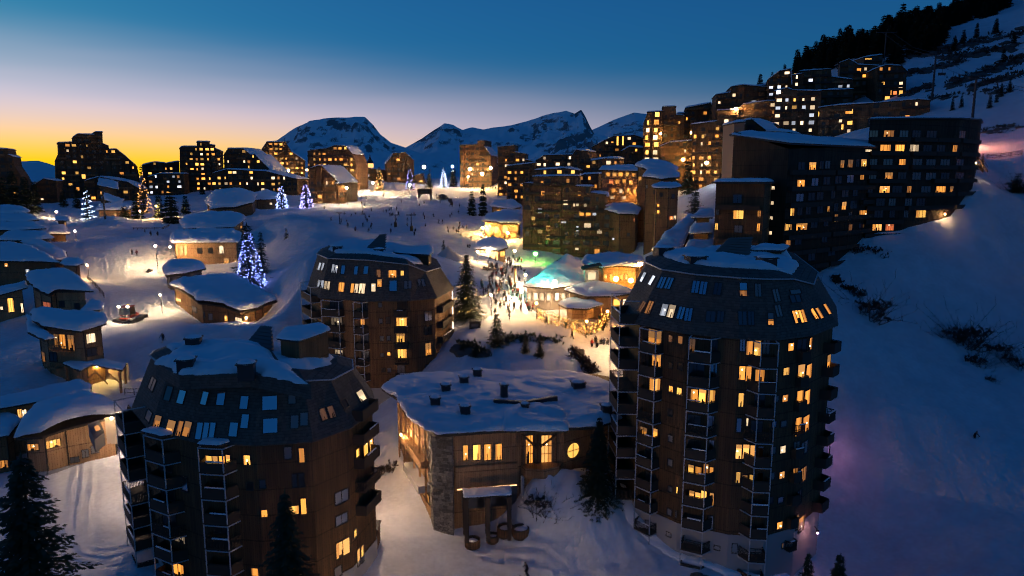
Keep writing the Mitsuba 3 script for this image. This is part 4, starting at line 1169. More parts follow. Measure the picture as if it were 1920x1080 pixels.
# front left: three storey tan chalet with lit porch
t, f9, P3, _ = chalet('three storey tan chalet with balconies beside a glowing yellow porch', [(152, 624), (200, 609), (198, 593), (133, 590), (100, 586), (57, 588), (60, 602), (75, 613)], 111, 'wood_tan',
                      [(170, 634, 17, 17, 'p', 1.2), (172, 660, 18, 14, 'd', 0), (118, 640, 12, 26, 'o', .6), (134, 642, 12, 28, 'o', .5), (106, 638, 8, 24, 'o', .4), (100, 668, 14, 18, 'd', 0), (80, 668, 10, 18, 'o', .5)], 1.0)
lo = np.array([onz(px, py, P3[0][2] - .6) for px, py in [(52, 626), (83, 641), (101, 637), (76, 614), (62, 598), (50, 592)]])
k = MB().prism(lo[:, :2] if Polygon(lo[:, :2]).exterior.is_ccw else lo[::-1, :2], lo[0, 2], lo[0, 2] + .3).build('lower_roof', 'rail_wood', t)
ent('roof_snow', blanket(lo[:, :2], lambda x, y: 0 * x + lo[0, 2] + .3, .6, .5, 1, .15, 8, .3), 'roof_snow', k, smooth=40)
for (xa, xb, y) in [(104, 139, 656), (76, 118, 686)]:
    b = find(f9, (xa + xb) / 2, y)
    if b:
        f = b[0]
        a0, a1, bb = f.cast(xa, y)[1], f.cast(xb, y)[1], b[1][2]
        a0, a1 = max(a0, 0), min(a1, f.L)
        m = MB().par(f.pt(a0, bb - .15), f.u * (a1 - a0), f.v * .15, f.n * 1.2)
        bk = m.build('balcony', 'wood_tan', t)
        g = MB().par(f.pt(a0, bb + .95, 1.12), f.u * (a1 - a0), f.v * .08, f.n * .08)
        n = max(3, int((a1 - a0) / .32))
        for q in range(n):
            g.par(f.pt(a0 + (a1 - a0) * q / n, bb, 1.14), f.u * .12, f.v * .95, f.n * .04)
        g.build('railing', 'wood_tan', bk)
# porch
zp = at(150, 698, 108)[2]
pr = np.array([onz(px, py, zp) for px, py in [(118, 684), (150, 698), (174, 686), (228, 697), (238, 685), (190, 676), (150, 674)]])
k = MB().prism(pr[:, :2] if Polygon(pr[:, :2]).exterior.is_ccw else pr[::-1, :2], zp, zp + .25).build('porch_roof', 'rail_wood', t)
ent('roof_snow', blanket(pr[:, :2], lambda x, y: 0 * x + zp + .25, .4, .5, .8, .1, 8, .2), 'roof_snow', k, smooth=40)
for q in (0, 1, 3, 4):
    c = pr[q] + (pr.mean(0) - pr[q]) * .08
    MB().bar([c[0], c[1], tz(c[0], c[1]) - .5], [c[0], c[1], zp], .28, .28, (0, 1, 0)).build('post', 'wood_tan', t)
c0, c1 = pr[1] * .92 + pr[5] * .08, pr[3] * .92 + pr[5] * .08
for a, b in ((.0, .35), (.65, .35), (1, .65)):
    MB().bar(np.append((c0 + (c1 - c0) * a)[:2], zp - 2.2), np.append((c0 + (c1 - c0) * b)[:2], zp - .1), .16, .16).build('brace', 'wood_tan', t)
c = (pr[5] + pr[2]) / 2
wl = (pr[6] + [0, 1.0, 0]), (pr[4] + [-.5, 1.2, 0])
MB().par(np.append(wl[0][:2], tz(*wl[0][:2]) - 1), np.append((wl[1] - wl[0])[:2], 0), [0, .2, 0], [0, 0, zp - tz(*wl[0][:2]) + 1]).build('porch_wall', 'plaster', t)
MB().sphere(np.append(c[:2], zp - .45), .22).build('porch_light', 'glow', t, emit=np.array((1.0, .62, .16)) * 420, weight=1.0)
for q in range(2):     # two crates of firewood and a bench beside the porch
    pass
p = onground(252, 107)
bt = thing('rack', 'low dark metal rack in the glow right of the porch', 'rack')
for q in range(3):
    MB().bar(p + [q * 1.5 - 1.5, 0, 0], p + [q * 1.5 - 1.5, 0, 1.1], .08).build('post', 'dark_metal', bt)
for z in (.45, 1.08):
    MB().bar(p + [-1.5, 0, z], p + [1.5, 0, z], .08).build('rail', 'dark_metal', bt)

chalet('long low house with a straight snow roof at the left edge above a rounded roof', [(172, 736), (172, 724), (150, 717), (60, 737), (-20, 755), (-20, 772), (30, 764)], 101, 'wood_tan',
       [(45, 775, 9, 14, 'p', 1.8), (37, 775, 8, 16, 'y', 1.6), (88, 757, 14, 8, 'o', 1.3), (142, 746, 12, 10, 'o', 1.5), (20, 785, 10, 14, 'o', .8), (115, 752, 10, 8, 'd', 0)], .6)
t, f11, P11, _ = chalet('house with a rounded snow roof, tilted skylight and lit window band at lower left', [(80, 823), (123, 808), (182, 793), (212, 786), (230, 779), (207, 767), (160, 753), (112, 756), (66, 770), (38, 806), (30, 826)], 87.5, 'wood_tan',
                       [(62, 838, 22, 12, 'o', .9, 2), (98, 832, 30, 14, 'y', 1.1, 3), (160, 850, 12, 14, 'g', 0), (178, 842, 14, 14, 'g', 0), (140, 862, 16, 10, 'd', 0)], .9, dome=1.6)
b = find(f11, 150, 895)
for f in f11:
    if f.n[1] < -.2:
        MB().par(f.pt(0, 0, .0), f.u * f.L, f.v * 3.2, f.n * .25).build('base_wall', 'concrete', t)
sk = [at(165, 800, 85.5), at(186, 792, 86.5), at(196, 815, 84.8), at(178, 830, 83.6)]
m = MB()
nn = np.cross(sk[1] - sk[0], sk[3] - sk[0])
nn /= np.linalg.norm(nn)
nn = nn if nn[2] > 0 else -nn
sk = [p + nn * .5 for p in sk]
m.add(np.array(sk + [p - nn * 2.4 for p in sk]), [[0, 1, 2, 3], [0, 4, 5, 1], [1, 5, 6, 2], [2, 6, 7, 3], [3, 7, 4, 0]])
k = m.build('dormer', 'grey_wood', t)
a, b_, c, e = sk
MB().par(a * .62 + c * .38 + nn * .03, (b_ - a) * .42, (e - a) * .3, nn * .05).build('skylight', 'glow', k, emit=np.array(TONE['o']) * .5)
w0 = find(f11, 205, 800)
lp = at(209, 784, 86.2)
MB().sphere(lp, .16).build('wall_lamp', 'glow', t, emit=np.array((1, .66, .34)) * 420, weight=.8)
MB().par(at(196, 783, 87.0) + [0, 0, -3.6], at(214, 783, 87.6) - at(196, 783, 87.0), [0, .2, 0], [0, 0, 3.6]).build('lit_wall', 'plaster', t)
chalet('snow roofed house cut by the left edge behind a dark conifer', [(20, 818), (38, 792), (10, 776), (-60, 780), (-60, 835)], 90, 'wood_brown', [(6, 870, 18, 14, 'o', 1.0, 2)], .7)
t_, f7, _, _ = chalet('tan house at the left edge with two bright tall windows', [(-40, 566), (52, 541), (45, 531), (-40, 549)], 141, 'wood_tan', [(20, 572, 11, 26, 'y', 1.7), (44, 577, 9, 17, 'p', 1.5), (3, 578, 5, 6, 'p', 1.0, 0)], .6)
chalet('house with a broad pointed snow roof and a red curtained window', [(92, 557), (105, 549), (176, 548), (150, 528), (120, 511), (58, 514), (48, 520), (66, 545)], 139, 'wood_tan', [(90, 577, 16, 20, 'r', .25, 1), (116, 570, 10, 12, 'd', 0), (145, 575, 9, 12, 'd', 0)], .8, dome=.6)
chalet('small snow roofed annex beside the groomed road', [(150, 586), (192, 582), (196, 572), (172, 564)], 136, 'wood_tan', [(186, 590, 7, 8, 'g', 0, 0)], .6)
# terraced house with stacked roofs
t = thing('terraced_house', 'terraced house at the left edge under six overlapping curved snow roofs', 'terraced house')
for q, (d, pl) in enumerate([(205, [(40, 401), (58, 399), (45, 390), (20, 386), (-30, 390), (-30, 402)]), (197, [(40, 416), (74, 414), (60, 405), (25, 400), (-30, 404), (-30, 416)]), (188, [(40, 433), (87, 430), (70, 420), (30, 414), (-30, 418), (-30, 433)]),
                            (180, [(60, 453), (103, 448), (85, 437), (40, 432), (8, 440), (-6, 452)]), (171, [(108, 490), (129, 488), (125, 475), (92, 456), (62, 449), (38, 454)]), (163, [(60, 492), (113, 494), (92, 481), (60, 464), (20, 456), (-30, 458), (-30, 492)])]):
    z = at(*pl[0], d)[2]
    P3 = tilted(pl, d)
    P3 = P3 if Polygon(P3[:, :2]).exterior.is_ccw else P3[::-1]
    pz = plane_z(P3)
    MB().prism(P3[:, :2], P3[:, 2], P3[:, 2] + .3).build('roof', 'rail_wood', t)
    ent('roof_snow', blanket(P3[:, :2], lambda x, y: pz(x, y) + .3, .7, .7, 1.8, .15, q, .4), 'roof_snow', t + '__roof' + ('_%03d' % q if q else ''), smooth=40)
    Wp = inset(P3[:, :2], .9)
    MB().prism(Wp, z - 7, z).build('wall', 'wood_brown', t)
    fs = walls_of(Wp, z - 7, z)
    for (px, py, st, l) in [(12, 497, 'o', 1.3), (52, 508, 'w', .6), (100, 500, 'd', 0)] if q == 5 else [(90, 452 + q, 'd', 0)]:
        pwin(t, fs, px, py, 7, 7, st, l, 0)
chalet('small house with a snowy flat roof under the terraced roofs', [(140, 501), (158, 495), (150, 487), (122, 486), (111, 497)], 160, 'wood_tan', [(140, 505, 5, 5, 'g', 0, 0)], .5)
chalet('small dark hut lit at its door above the terraced house', [(131, 440), (122, 423), (94, 425), (88, 440)], 212, 'wood_brown', [(127, 433 + 5, 4, 5, 'o', 1.2, 0)], .5)
chalet('dark cabin with a glowing orange door beside the upper road', [(130, 415), (128, 408), (104, 407), (103, 414)], 240, 'wood_brown', [(124, 421, 5, 9, 'o', 1.3, 0)], .3)
# right of the road
chalet('house with a hexagonal snow roof and a bright line under its eaves', [(344, 430), (440, 427), (461, 411), (450, 401), (400, 399), (346, 408), (337, 418)], 222, 'wood_tan',
       [(365, 434, 16, 6, 'y', 1.6, 1), (385, 434, 16, 6, 'y', 1.3, 1), (405, 434, 14, 6, 'y', 1.6, 1), (425, 433, 14, 6, 'y', 1.4, 1), (452, 424, 5, 8, 'o', .8, 0)], .9)
chalet('house beside the big blue lit tree with glowing wooden front corner', [(322, 457), (449, 456), (452, 440), (438, 432), (334, 434), (319, 445)], 193, 'wood_tan',
       [(330, 470, 7, 20, 'y', 1.3, 0), (340, 471, 6, 20, 'o', 1.0, 0), (348, 470, 5, 18, 'y', 1.2, 0), (415, 468, 8, 14, 'p', 1.8, 1), (425, 491, 9, 13, 'y', 1.2, 1), (442, 490, 6, 8, 'o', .8, 0), (375, 470, 8, 10, 'd', 0, 0), (395, 470, 8, 10, 'd', 0, 0)], .8)
chalet('low stone walled house with an oval snow roof below the road lamp', [(345, 517), (386, 506), (380, 495), (320, 492), (304, 505), (311, 520)], 164, 'stone', [], .8, dome=.5)
t_, f4, _, _ = chalet('large chalet with a broad snow roof and a bright glazed entrance', [(420, 577), (450, 589), (482, 583), (497, 575), (520, 567), (480, 545), (442, 523), (340, 525), (318, 537), (350, 553), (372, 571)], 142, 'wood_brown',
       [(334, 562, 12, 6, 'y', 1.3, 1), (425, 597, 8, 10, 'o', 1.4, 0), (449, 606, 14, 20, 'p', 1.7, 2), (462, 604, 6, 18, 'r', .6, 0), (380, 590, 8, 12, 'g', 0, 0), (395, 594, 8, 12, 'g', 0, 0), (365, 580, 8, 10, 'd', 0, 0), (500, 590, 10, 8, 'o', .6)], .9, dome=.8)
chalet('chalet with two snowy gables left of the lit slope', [(395, 394), (440, 392), (476, 381), (482, 366), (450, 358), (400, 361), (384, 379)], 268, 'wood_brown', [(470, 382, 14, 5, 'o', 1.1, 1), (430, 398, 5, 5, 'd', 0, 0)], .9, dome=1.0)
chalet('dark chalet with a lit gable near the small blue tree', [(478, 376), (520, 374), (524, 366), (500, 357), (470, 364)], 288, 'wood_brown', [(473, 379, 9, 6, 'y', 1.2, 0), (508, 382, 5, 4, 'p', 1.2, 0)], .7)
chalet('flat roofed house behind the low dark shrub by the upper road', [(240, 395), (250, 388), (240, 382), (186, 384), (180, 395)], 272, 'wood_brown', [(217, 407, 4, 14, 'o', 1.1, 0), (230, 404, 4, 8, 'd', 0, 0)], .6)
chalet('house with a steep snow roof patch below the stepped block', [(186, 335, 330), (182, 348, 318), (222, 356, 312), (221, 342, 324)], None, 'wood_brown', [(160, 330, 6, 8, 'y', 1.5, 0), (190, 362, 5, 6, 'o', .8, 0)], .6)
chalet('low snow roofed house left of the small white lit tree', [(190, 373, 300), (226, 385, 290), (232, 376, 296), (196, 362, 306)], None, 'wood_brown', [], .6)
chalet('garden shed half buried in snow near the big chalet', [(532, 578), (560, 580), (566, 573), (540, 568)], 138, 'wood_brown', [(548, 586, 4, 4, 'o', .7, 0)], .6, name='shed', cat='shed')
# right side of the village
GV = 'houses on the lower right slope'
chalet('house with a glowing two storey front and flat snow roof', [(1123, 320), (1198, 322), (1212, 318), (1186, 312), (1128, 314)], 243, 'wood_tan',
       [(1140, 327, 8, 7, 'o', .9, 0), (1152, 327, 8, 7, 'y', 1.0, 0), (1164, 327, 8, 7, 'o', 1.1, 0), (1176, 327, 7, 7, 'y', .9, 0), (1188, 328, 7, 7, 'o', .8, 0), (1146, 340, 8, 8, 'r', .8, 0), (1158, 341, 8, 8, 'o', 1.0, 0), (1170, 340, 7, 8, 'o', .9, 0), (1183, 342, 7, 8, 'y', 1.0, 0),
        (1150, 357, 7, 8, 'o', .7, 0), (1164, 358, 6, 8, 'p', .6, 0), (1178, 357, 6, 8, 'o', .9, 0), (1190, 358, 5, 8, 'o', 1.1, 0), (1148, 370, 8, 6, 'p', .6, 0), (1170, 371, 8, 6, 'p', .5, 0)], .7)
chalet('house with two rounded snow lobes on its roof on the right slope', [(1218, 323), (1266, 324), (1272, 318), (1250, 309), (1205, 302), (1190, 312)], 226, 'wood_brown', [(1200, 335, 6, 7, 'o', .5, 0)], .9, dome=.7)
chalet('dark house with an oval snow roof right of the glowing house', [(1240, 339), (1273, 335), (1274, 328), (1250, 322), (1212, 323), (1204, 333)], 212, 'wood_brown', [(1228, 360, 5, 6, 'd', 0, 0), (1212, 350, 5, 6, 'g', 0, 0)], .8, dome=.6)
chalet('lower dark house with small flat snow roof and reddish lit window', [(1226, 354), (1256, 355), (1278, 351), (1271, 346), (1235, 345), (1222, 350)], 198, 'wood_brown', [(1234, 385, 4, 5, 'o', 1.3, 0), (1234, 397, 4, 6, 'o', 1.5, 0), (1258, 409, 6, 7, 'r', 1.1, 0), (1265, 408, 5, 7, 'p', .9, 0), (1240, 365, 6, 7, 'd', 0, 0), (1262, 368, 6, 7, 'd', 0, 0)], .6)
chalet('dark house at the right end of the central block with snow roof', [(1160, 403), (1196, 404), (1202, 394), (1190, 386), (1146, 385), (1134, 395)], 224, 'wood_brown', [(1190, 412, 4, 6, 'r', .3, 0), (1150, 448, 4, 4, 'w', 1.0, 0), (1160, 430, 5, 6, 'g', 0, 0), (1178, 440, 5, 6, 'd', 0, 0), (1165, 470, 5, 6, 'd', 0, 0)], .8, dome=.5)
chalet('small house with snow cap stepping down beside the central block', [(1118, 371), (1142, 370), (1140, 361), (1122, 360), (1116, 364)], 231, 'wood_brown', [(1125, 378, 4, 5, 'd', 0, 0)], .6)
chalet('long sloping snow roof rising beside the right tower', [(1222, 472, 150), (1245, 440, 160), (1290, 405, 172), (1303, 409, 172), (1290, 440, 160), (1278, 472, 150)], None, 'wood_brown', [], .8, lump=.15)
chalet('uppermost of three small flat snow roofs beside the dark wing', [(1296, 410, 160), (1310, 397, 168), (1337, 396, 168), (1337, 410, 160)], None, 'wood_brown', [], .6, group=None)
chalet('middle of three small flat snow roofs beside the dark wing', [(1291, 440, 150), (1298, 424, 156), (1335, 421, 156), (1336, 438, 150)], None, 'wood_brown', [], .6)
chalet('lowest of three small flat snow roofs beside the dark wing', [(1280, 476, 140), (1291, 455, 146), (1335, 452, 146), (1338, 473, 140)], None, 'wood_brown', [], .6)
# by the slope and the plaza
chalet('plaza hut with a lit front wall and soft snow roof', [(890, 469), (935, 473), (953, 466), (950, 458), (926, 449), (896, 456)], 205, 'wood_tan', [(942, 476, 10, 10, 'o', 1.4, 1), (905, 478, 16, 8, 'p', 1.0, 1)], .8, dome=.6)
chalet('bright restaurant with a wavy blue snow roof above the plaza', [(904, 415), (940, 421), (976, 421), (980, 411), (950, 399), (912, 405)], 252, 'wood_tan', [(912, 428, 12, 12, 'y', 2.2, 1), (928, 431, 14, 12, 'y', 2.6, 1), (946, 430, 12, 12, 'y', 2.0, 1), (963, 428, 14, 12, 'y', 1.8, 1)], .9, dome=.8)
chalet('restaurant annex with flat snow roof behind the wavy roof', [(918, 388), (960, 393), (980, 388), (962, 376), (926, 378)], 300, 'wood_tan', [(935, 396, 8, 5, 'o', 1.4, 0), (955, 398, 8, 5, 'o', 1.2, 0)], .7)
chalet('low annex with a thin snow roof left of the central block', [(935, 405), (978, 403), (980, 396), (940, 394)], 276, 'wood_tan', [(955, 409, 14, 4, 'y', 2.0, 1)], .6)

# ================================================================ farther apartment buildings
_ug = (np.array([[-.5, -.5, 0], [.5, -.5, 0], [.5, .5, 0], [-.5, .5, 0]] + [[-.5, -.5, -.3], [.5, -.5, -.3], [.5, .5, -.3], [-.5, .5, -.3]]) * [1, 1, .2],
       np.array([[0, 1, 2, 3], [4, 5, 1, 0], [5, 6, 2, 1], [6, 7, 3, 2], [7, 4, 0, 3]]))
UNIT = mikit.ply(_ug, 'glow')


def facade(label, outline, d0, d1, thick, mat='wood_far', fh=2.9, col=3.0, lit=.2, tones='yyoop', bright=1.2, seed=0, snow=.6, ledge=True, explicit=(), group=None, name='apartment_building', cat='apartment building', z_win=1.5, win=(1.25, 1.35)):
    """A building given by the outline of its front: the front stands on the line between distances d0 (left end) and d1 (right end) and the house is thick metres deep."""
    r = np.random.default_rng(seed + 100)
    t = thing(name, label, cat, group)
    xs = [p[0] for p in outline]
    A, B = at(min(xs), 329, d0), at(max(xs), 329, d1)
    u = (B - A) * [1, 1, 0]
    u /= np.linalg.norm(u)
    nrm = np.array([u[1], -u[0], 0.0])
    cam = np.array([0, 0, CAMZ])

    def sz(px, py):
        q = ray(px, py)
        tt = ((A - cam) @ nrm) / (q @ nrm)
        h = cam + q * tt
        return ((h - A) @ u, h[2])
    ol = Polygon([sz(*p) for p in outline])
    ol = ol if ol.is_valid else ol.buffer(0)
    o = np.array(ol.exterior.coords)[:-1]
    if not ol.exterior.is_ccw:
        o = o[::-1]
    low = o[:, 1].min()
    gz = min(tz(*(A + u * s)[:2]) for s in np.linspace(o[:, 0].min(), o[:, 0].max(), 5)) - 4
    P = lambda s, z, m=0.0: np.array([*(A + u * s - nrm * m)[:2], z])
    o = np.array([(s, gz if z < low + 1.5 else z) for s, z in o])
    ol = Polygon(o)
    me = trimesh.creation.extrude_polygon(ol, thick, engine='earcut')
    V = np.array(me.vertices)
    v = np.array([P(a, b, c) for a, b, c in V])
    ent('wall', (v, np.array(me.faces)[:, ::-1]), mat, t)
    n = len(o)
    for i in range(n):
        p, q = o[i], o[(i + 1) % n]
        if q[0] < p[0] - .6 and abs(q[1] - p[1]) < 1.5 * (p[0] - q[0]):
            up = np.array([(p[1] - q[1]), 0]) * 0
            g = .35
            c = [P(q[0] - g, 0, -g), P(p[0] + g, 0, -g), P(p[0] + g, 0, thick + g), P(q[0] - g, 0, thick + g)]
            sl = (p[1] - q[1]) / (p[0] - q[0])
            zf = lambda x, y, q=q, sl=sl: q[1] + sl * (((x - A[0]) * u[0] + (y - A[1]) * u[1]) - q[0])
            m = MB()
            zz = np.array([float(zf(*k[:2])) for k in c])
            m.prism(np.array(c)[:, :2], zz + .01, zz + .25)
            rk = m.build('roof', 'rail_wood', t)
            if snow > 0:
                ent('roof_snow', blanket(np.array(c)[:, :2], lambda x, y: zf(x, y) + .24, snow, 1.6 if thick > 8 else 1.0, 1.6, .2, i + seed, .3), 'roof_snow', rk, smooth=40)
    inner = ol.buffer(-.75)
    face = Face(P(0, 0), P(1, 0), P(1, 1), P(0, 1))
    unlit = MB()
    proud = {}
    ci = 0
    s = smin0 = o[:, 0].min() + col * .5
    while s < o[:, 0].max() - col * .5:           # some window columns stand forward as wooden bays
        if r.random() < .34:
            top = ol.intersection(LineString([(s, low - 60), (s, 400)]))
            if not top.is_empty and top.length > 4:
                dp = r.uniform(.45, .9)
                proud[ci] = dp
                hh = top.bounds[3] - r.choice([.4, .4, fh + .4, 2 * fh + .4]) 
                MB().par(P(s - col * .42, gz, 0), u * col * .84, [0, 0, max(hh - gz, 3)], nrm * dp).build('bay', r.choice([mat, 'wood_brown', 'wood_dark']), t)
        s += col
        ci += 1
    zt = o[:, 1].max()
    M = np.eye(4)
    nwin = 0
    done = []
    for (px, py, w, h, st, l) in explicit:
        s, z = sz(px, py)
        k = d0 / F
        done.append((s, z))
        M = np.eye(4)
        M[:3, 0], M[:3, 1], M[:3, 2], M[:3, 3] = u * w * k, [0, 0, h * k], nrm, P(s, z, -.12)
        ent('window', {**UNIT, 'to_world': T(M.tolist())}, None, t, emit=np.array(TONE[st]) * l)
    rowi = 0
    z = zt - z_win
    smin, smax = o[:, 0].min(), o[:, 0].max()
    while z > low - 3:
        s, ci = smin + col * .5, -1
        while s < smax:
            ci += 1
            pd = proud.get(ci, 0)
            x = 0
            if inner.contains(Point(s, z)) and all(abs(s - a) > 1.6 or abs(z - b) > 1.6 for a, b in done):
                w = win[0] * r.choice([.55, .8, 1.0, 1.3, 1.5])
                h = win[1] * r.uniform(.85, 1.1)
                x = r.random()
                if x < min(lit * 1.9, .9) and nwin < 280:
                    nwin += 1
                    M = np.eye(4)
                    M[:3, 0], M[:3, 1], M[:3, 2], M[:3, 3] = u * w, [0, 0, h], nrm, P(s + r.uniform(-.3, .3), z + r.uniform(-.12, .12), -.12 - pd)
                    st = tones[r.integers(len(tones))]
                    ent('window', {**UNIT, 'to_world': T(M.tolist())}, None, t, emit=np.array(TONE[st]) * bright * r.choice([.3, .6, 1.0, 1.3, 1.7]))
                elif x < .80:
                    unlit.par(P(s - w / 2, z - h / 2, -pd), u * w, [0, 0, h], nrm * .10)
            s += col
        # balconies of this storey
        if ledge:
            line = ol.intersection(LineString([(smin - 1, z - 1.25), (smax + 1, z - 1.25)]))
            for g in getattr(line, 'geoms', [line]):
                if g.is_empty or g.length < 3:
                    continue
                a0, a1 = g.bounds[0] + .2, g.bounds[2] - .2
                while a1 - a0 > 2.2:
                    w = min(r.choice([3.2, 4.6, 6.4, 8.0]), a1 - a0)
                    if r.random() < .72:
                        m = MB().par(P(a0, z - 1.5), u * (w - .3), [0, 0, .16], nrm * 1.0).par(P(a0, z - 1.5, -.92), u * (w - .3), [0, 0, .95], nrm * .08)
                        m.build('balcony', 'rail_wood' if r.random() < .7 else 'wood_brown', t)
                    a0 += w
        z -= fh
        rowi += 1
    if unlit.n:
        unlit.build('unlit_windows', 'glass_far', t, kind='stuff')
    return t


# centre: the block behind the festival hall
g = [(706 / 1, 0)]
C = [(840 + x / 4, 200 + y / 4, w / 4, h / 4, s, l) for x, y, w, h, s, l in [(706, 570, 18, 20, 'o', .9), (711, 648, 24, 30, 'o', 1.2), (984, 652, 18, 30, 'o', 1.0), (830, 724, 26, 44, 'p', 1.2), (882, 720, 30, 34, 'p', 1.3), (946, 728, 14, 40, 'p', .8), (970, 728, 20, 34, 'p', .6), (1003, 800, 32, 34, 'o', 1.1), (1052, 796, 34, 40, 'o', 1.4),
     (1098, 800, 26, 30, 'w', .5), (690, 780, 30, 36, 'w', .25), (866, 858, 40, 30, 'w', .35), (752, 910, 30, 34, 'y', .7), (640, 838, 26, 26, 'y', .5), (600, 836, 24, 26, 'y', .4), (752, 980, 26, 30, 'y', 1.0), (804, 982, 36, 26, 'y', 1.2), (970, 915, 18, 36, 'w', .8), (1136, 935, 36, 34, 'p', .4), (1228, 1000, 16, 16, 'w', 1.0),
     (1402, 848, 16, 20, 'r', .4), (600, 1020, 36, 30, 'y', .35), (690, 930, 36, 40, 'y', .2), (690, 1040, 30, 30, 'y', .3), (1275, 1070, 14, 20, 'r', .9), (966, 1060, 26, 30, 'p', .8), (600, 900, 40, 40, 'y', .15), (1030, 730, 20, 40, 'p', .3)]]
CB = facade('ten storey wooden block behind the green lit festival hall', [(980, 498), (980, 346), (1000, 345), (1000, 332), (1080, 331), (1081, 350), (1107, 351), (1108, 362), (1135, 366), (1136, 388), (1165, 392), (1165, 498)], 233, 227, 16, 'wood_far', 2.9, 3.3, .05, 'yoop', .7, 3, .5, True, C, win=(1.7, 1.7))
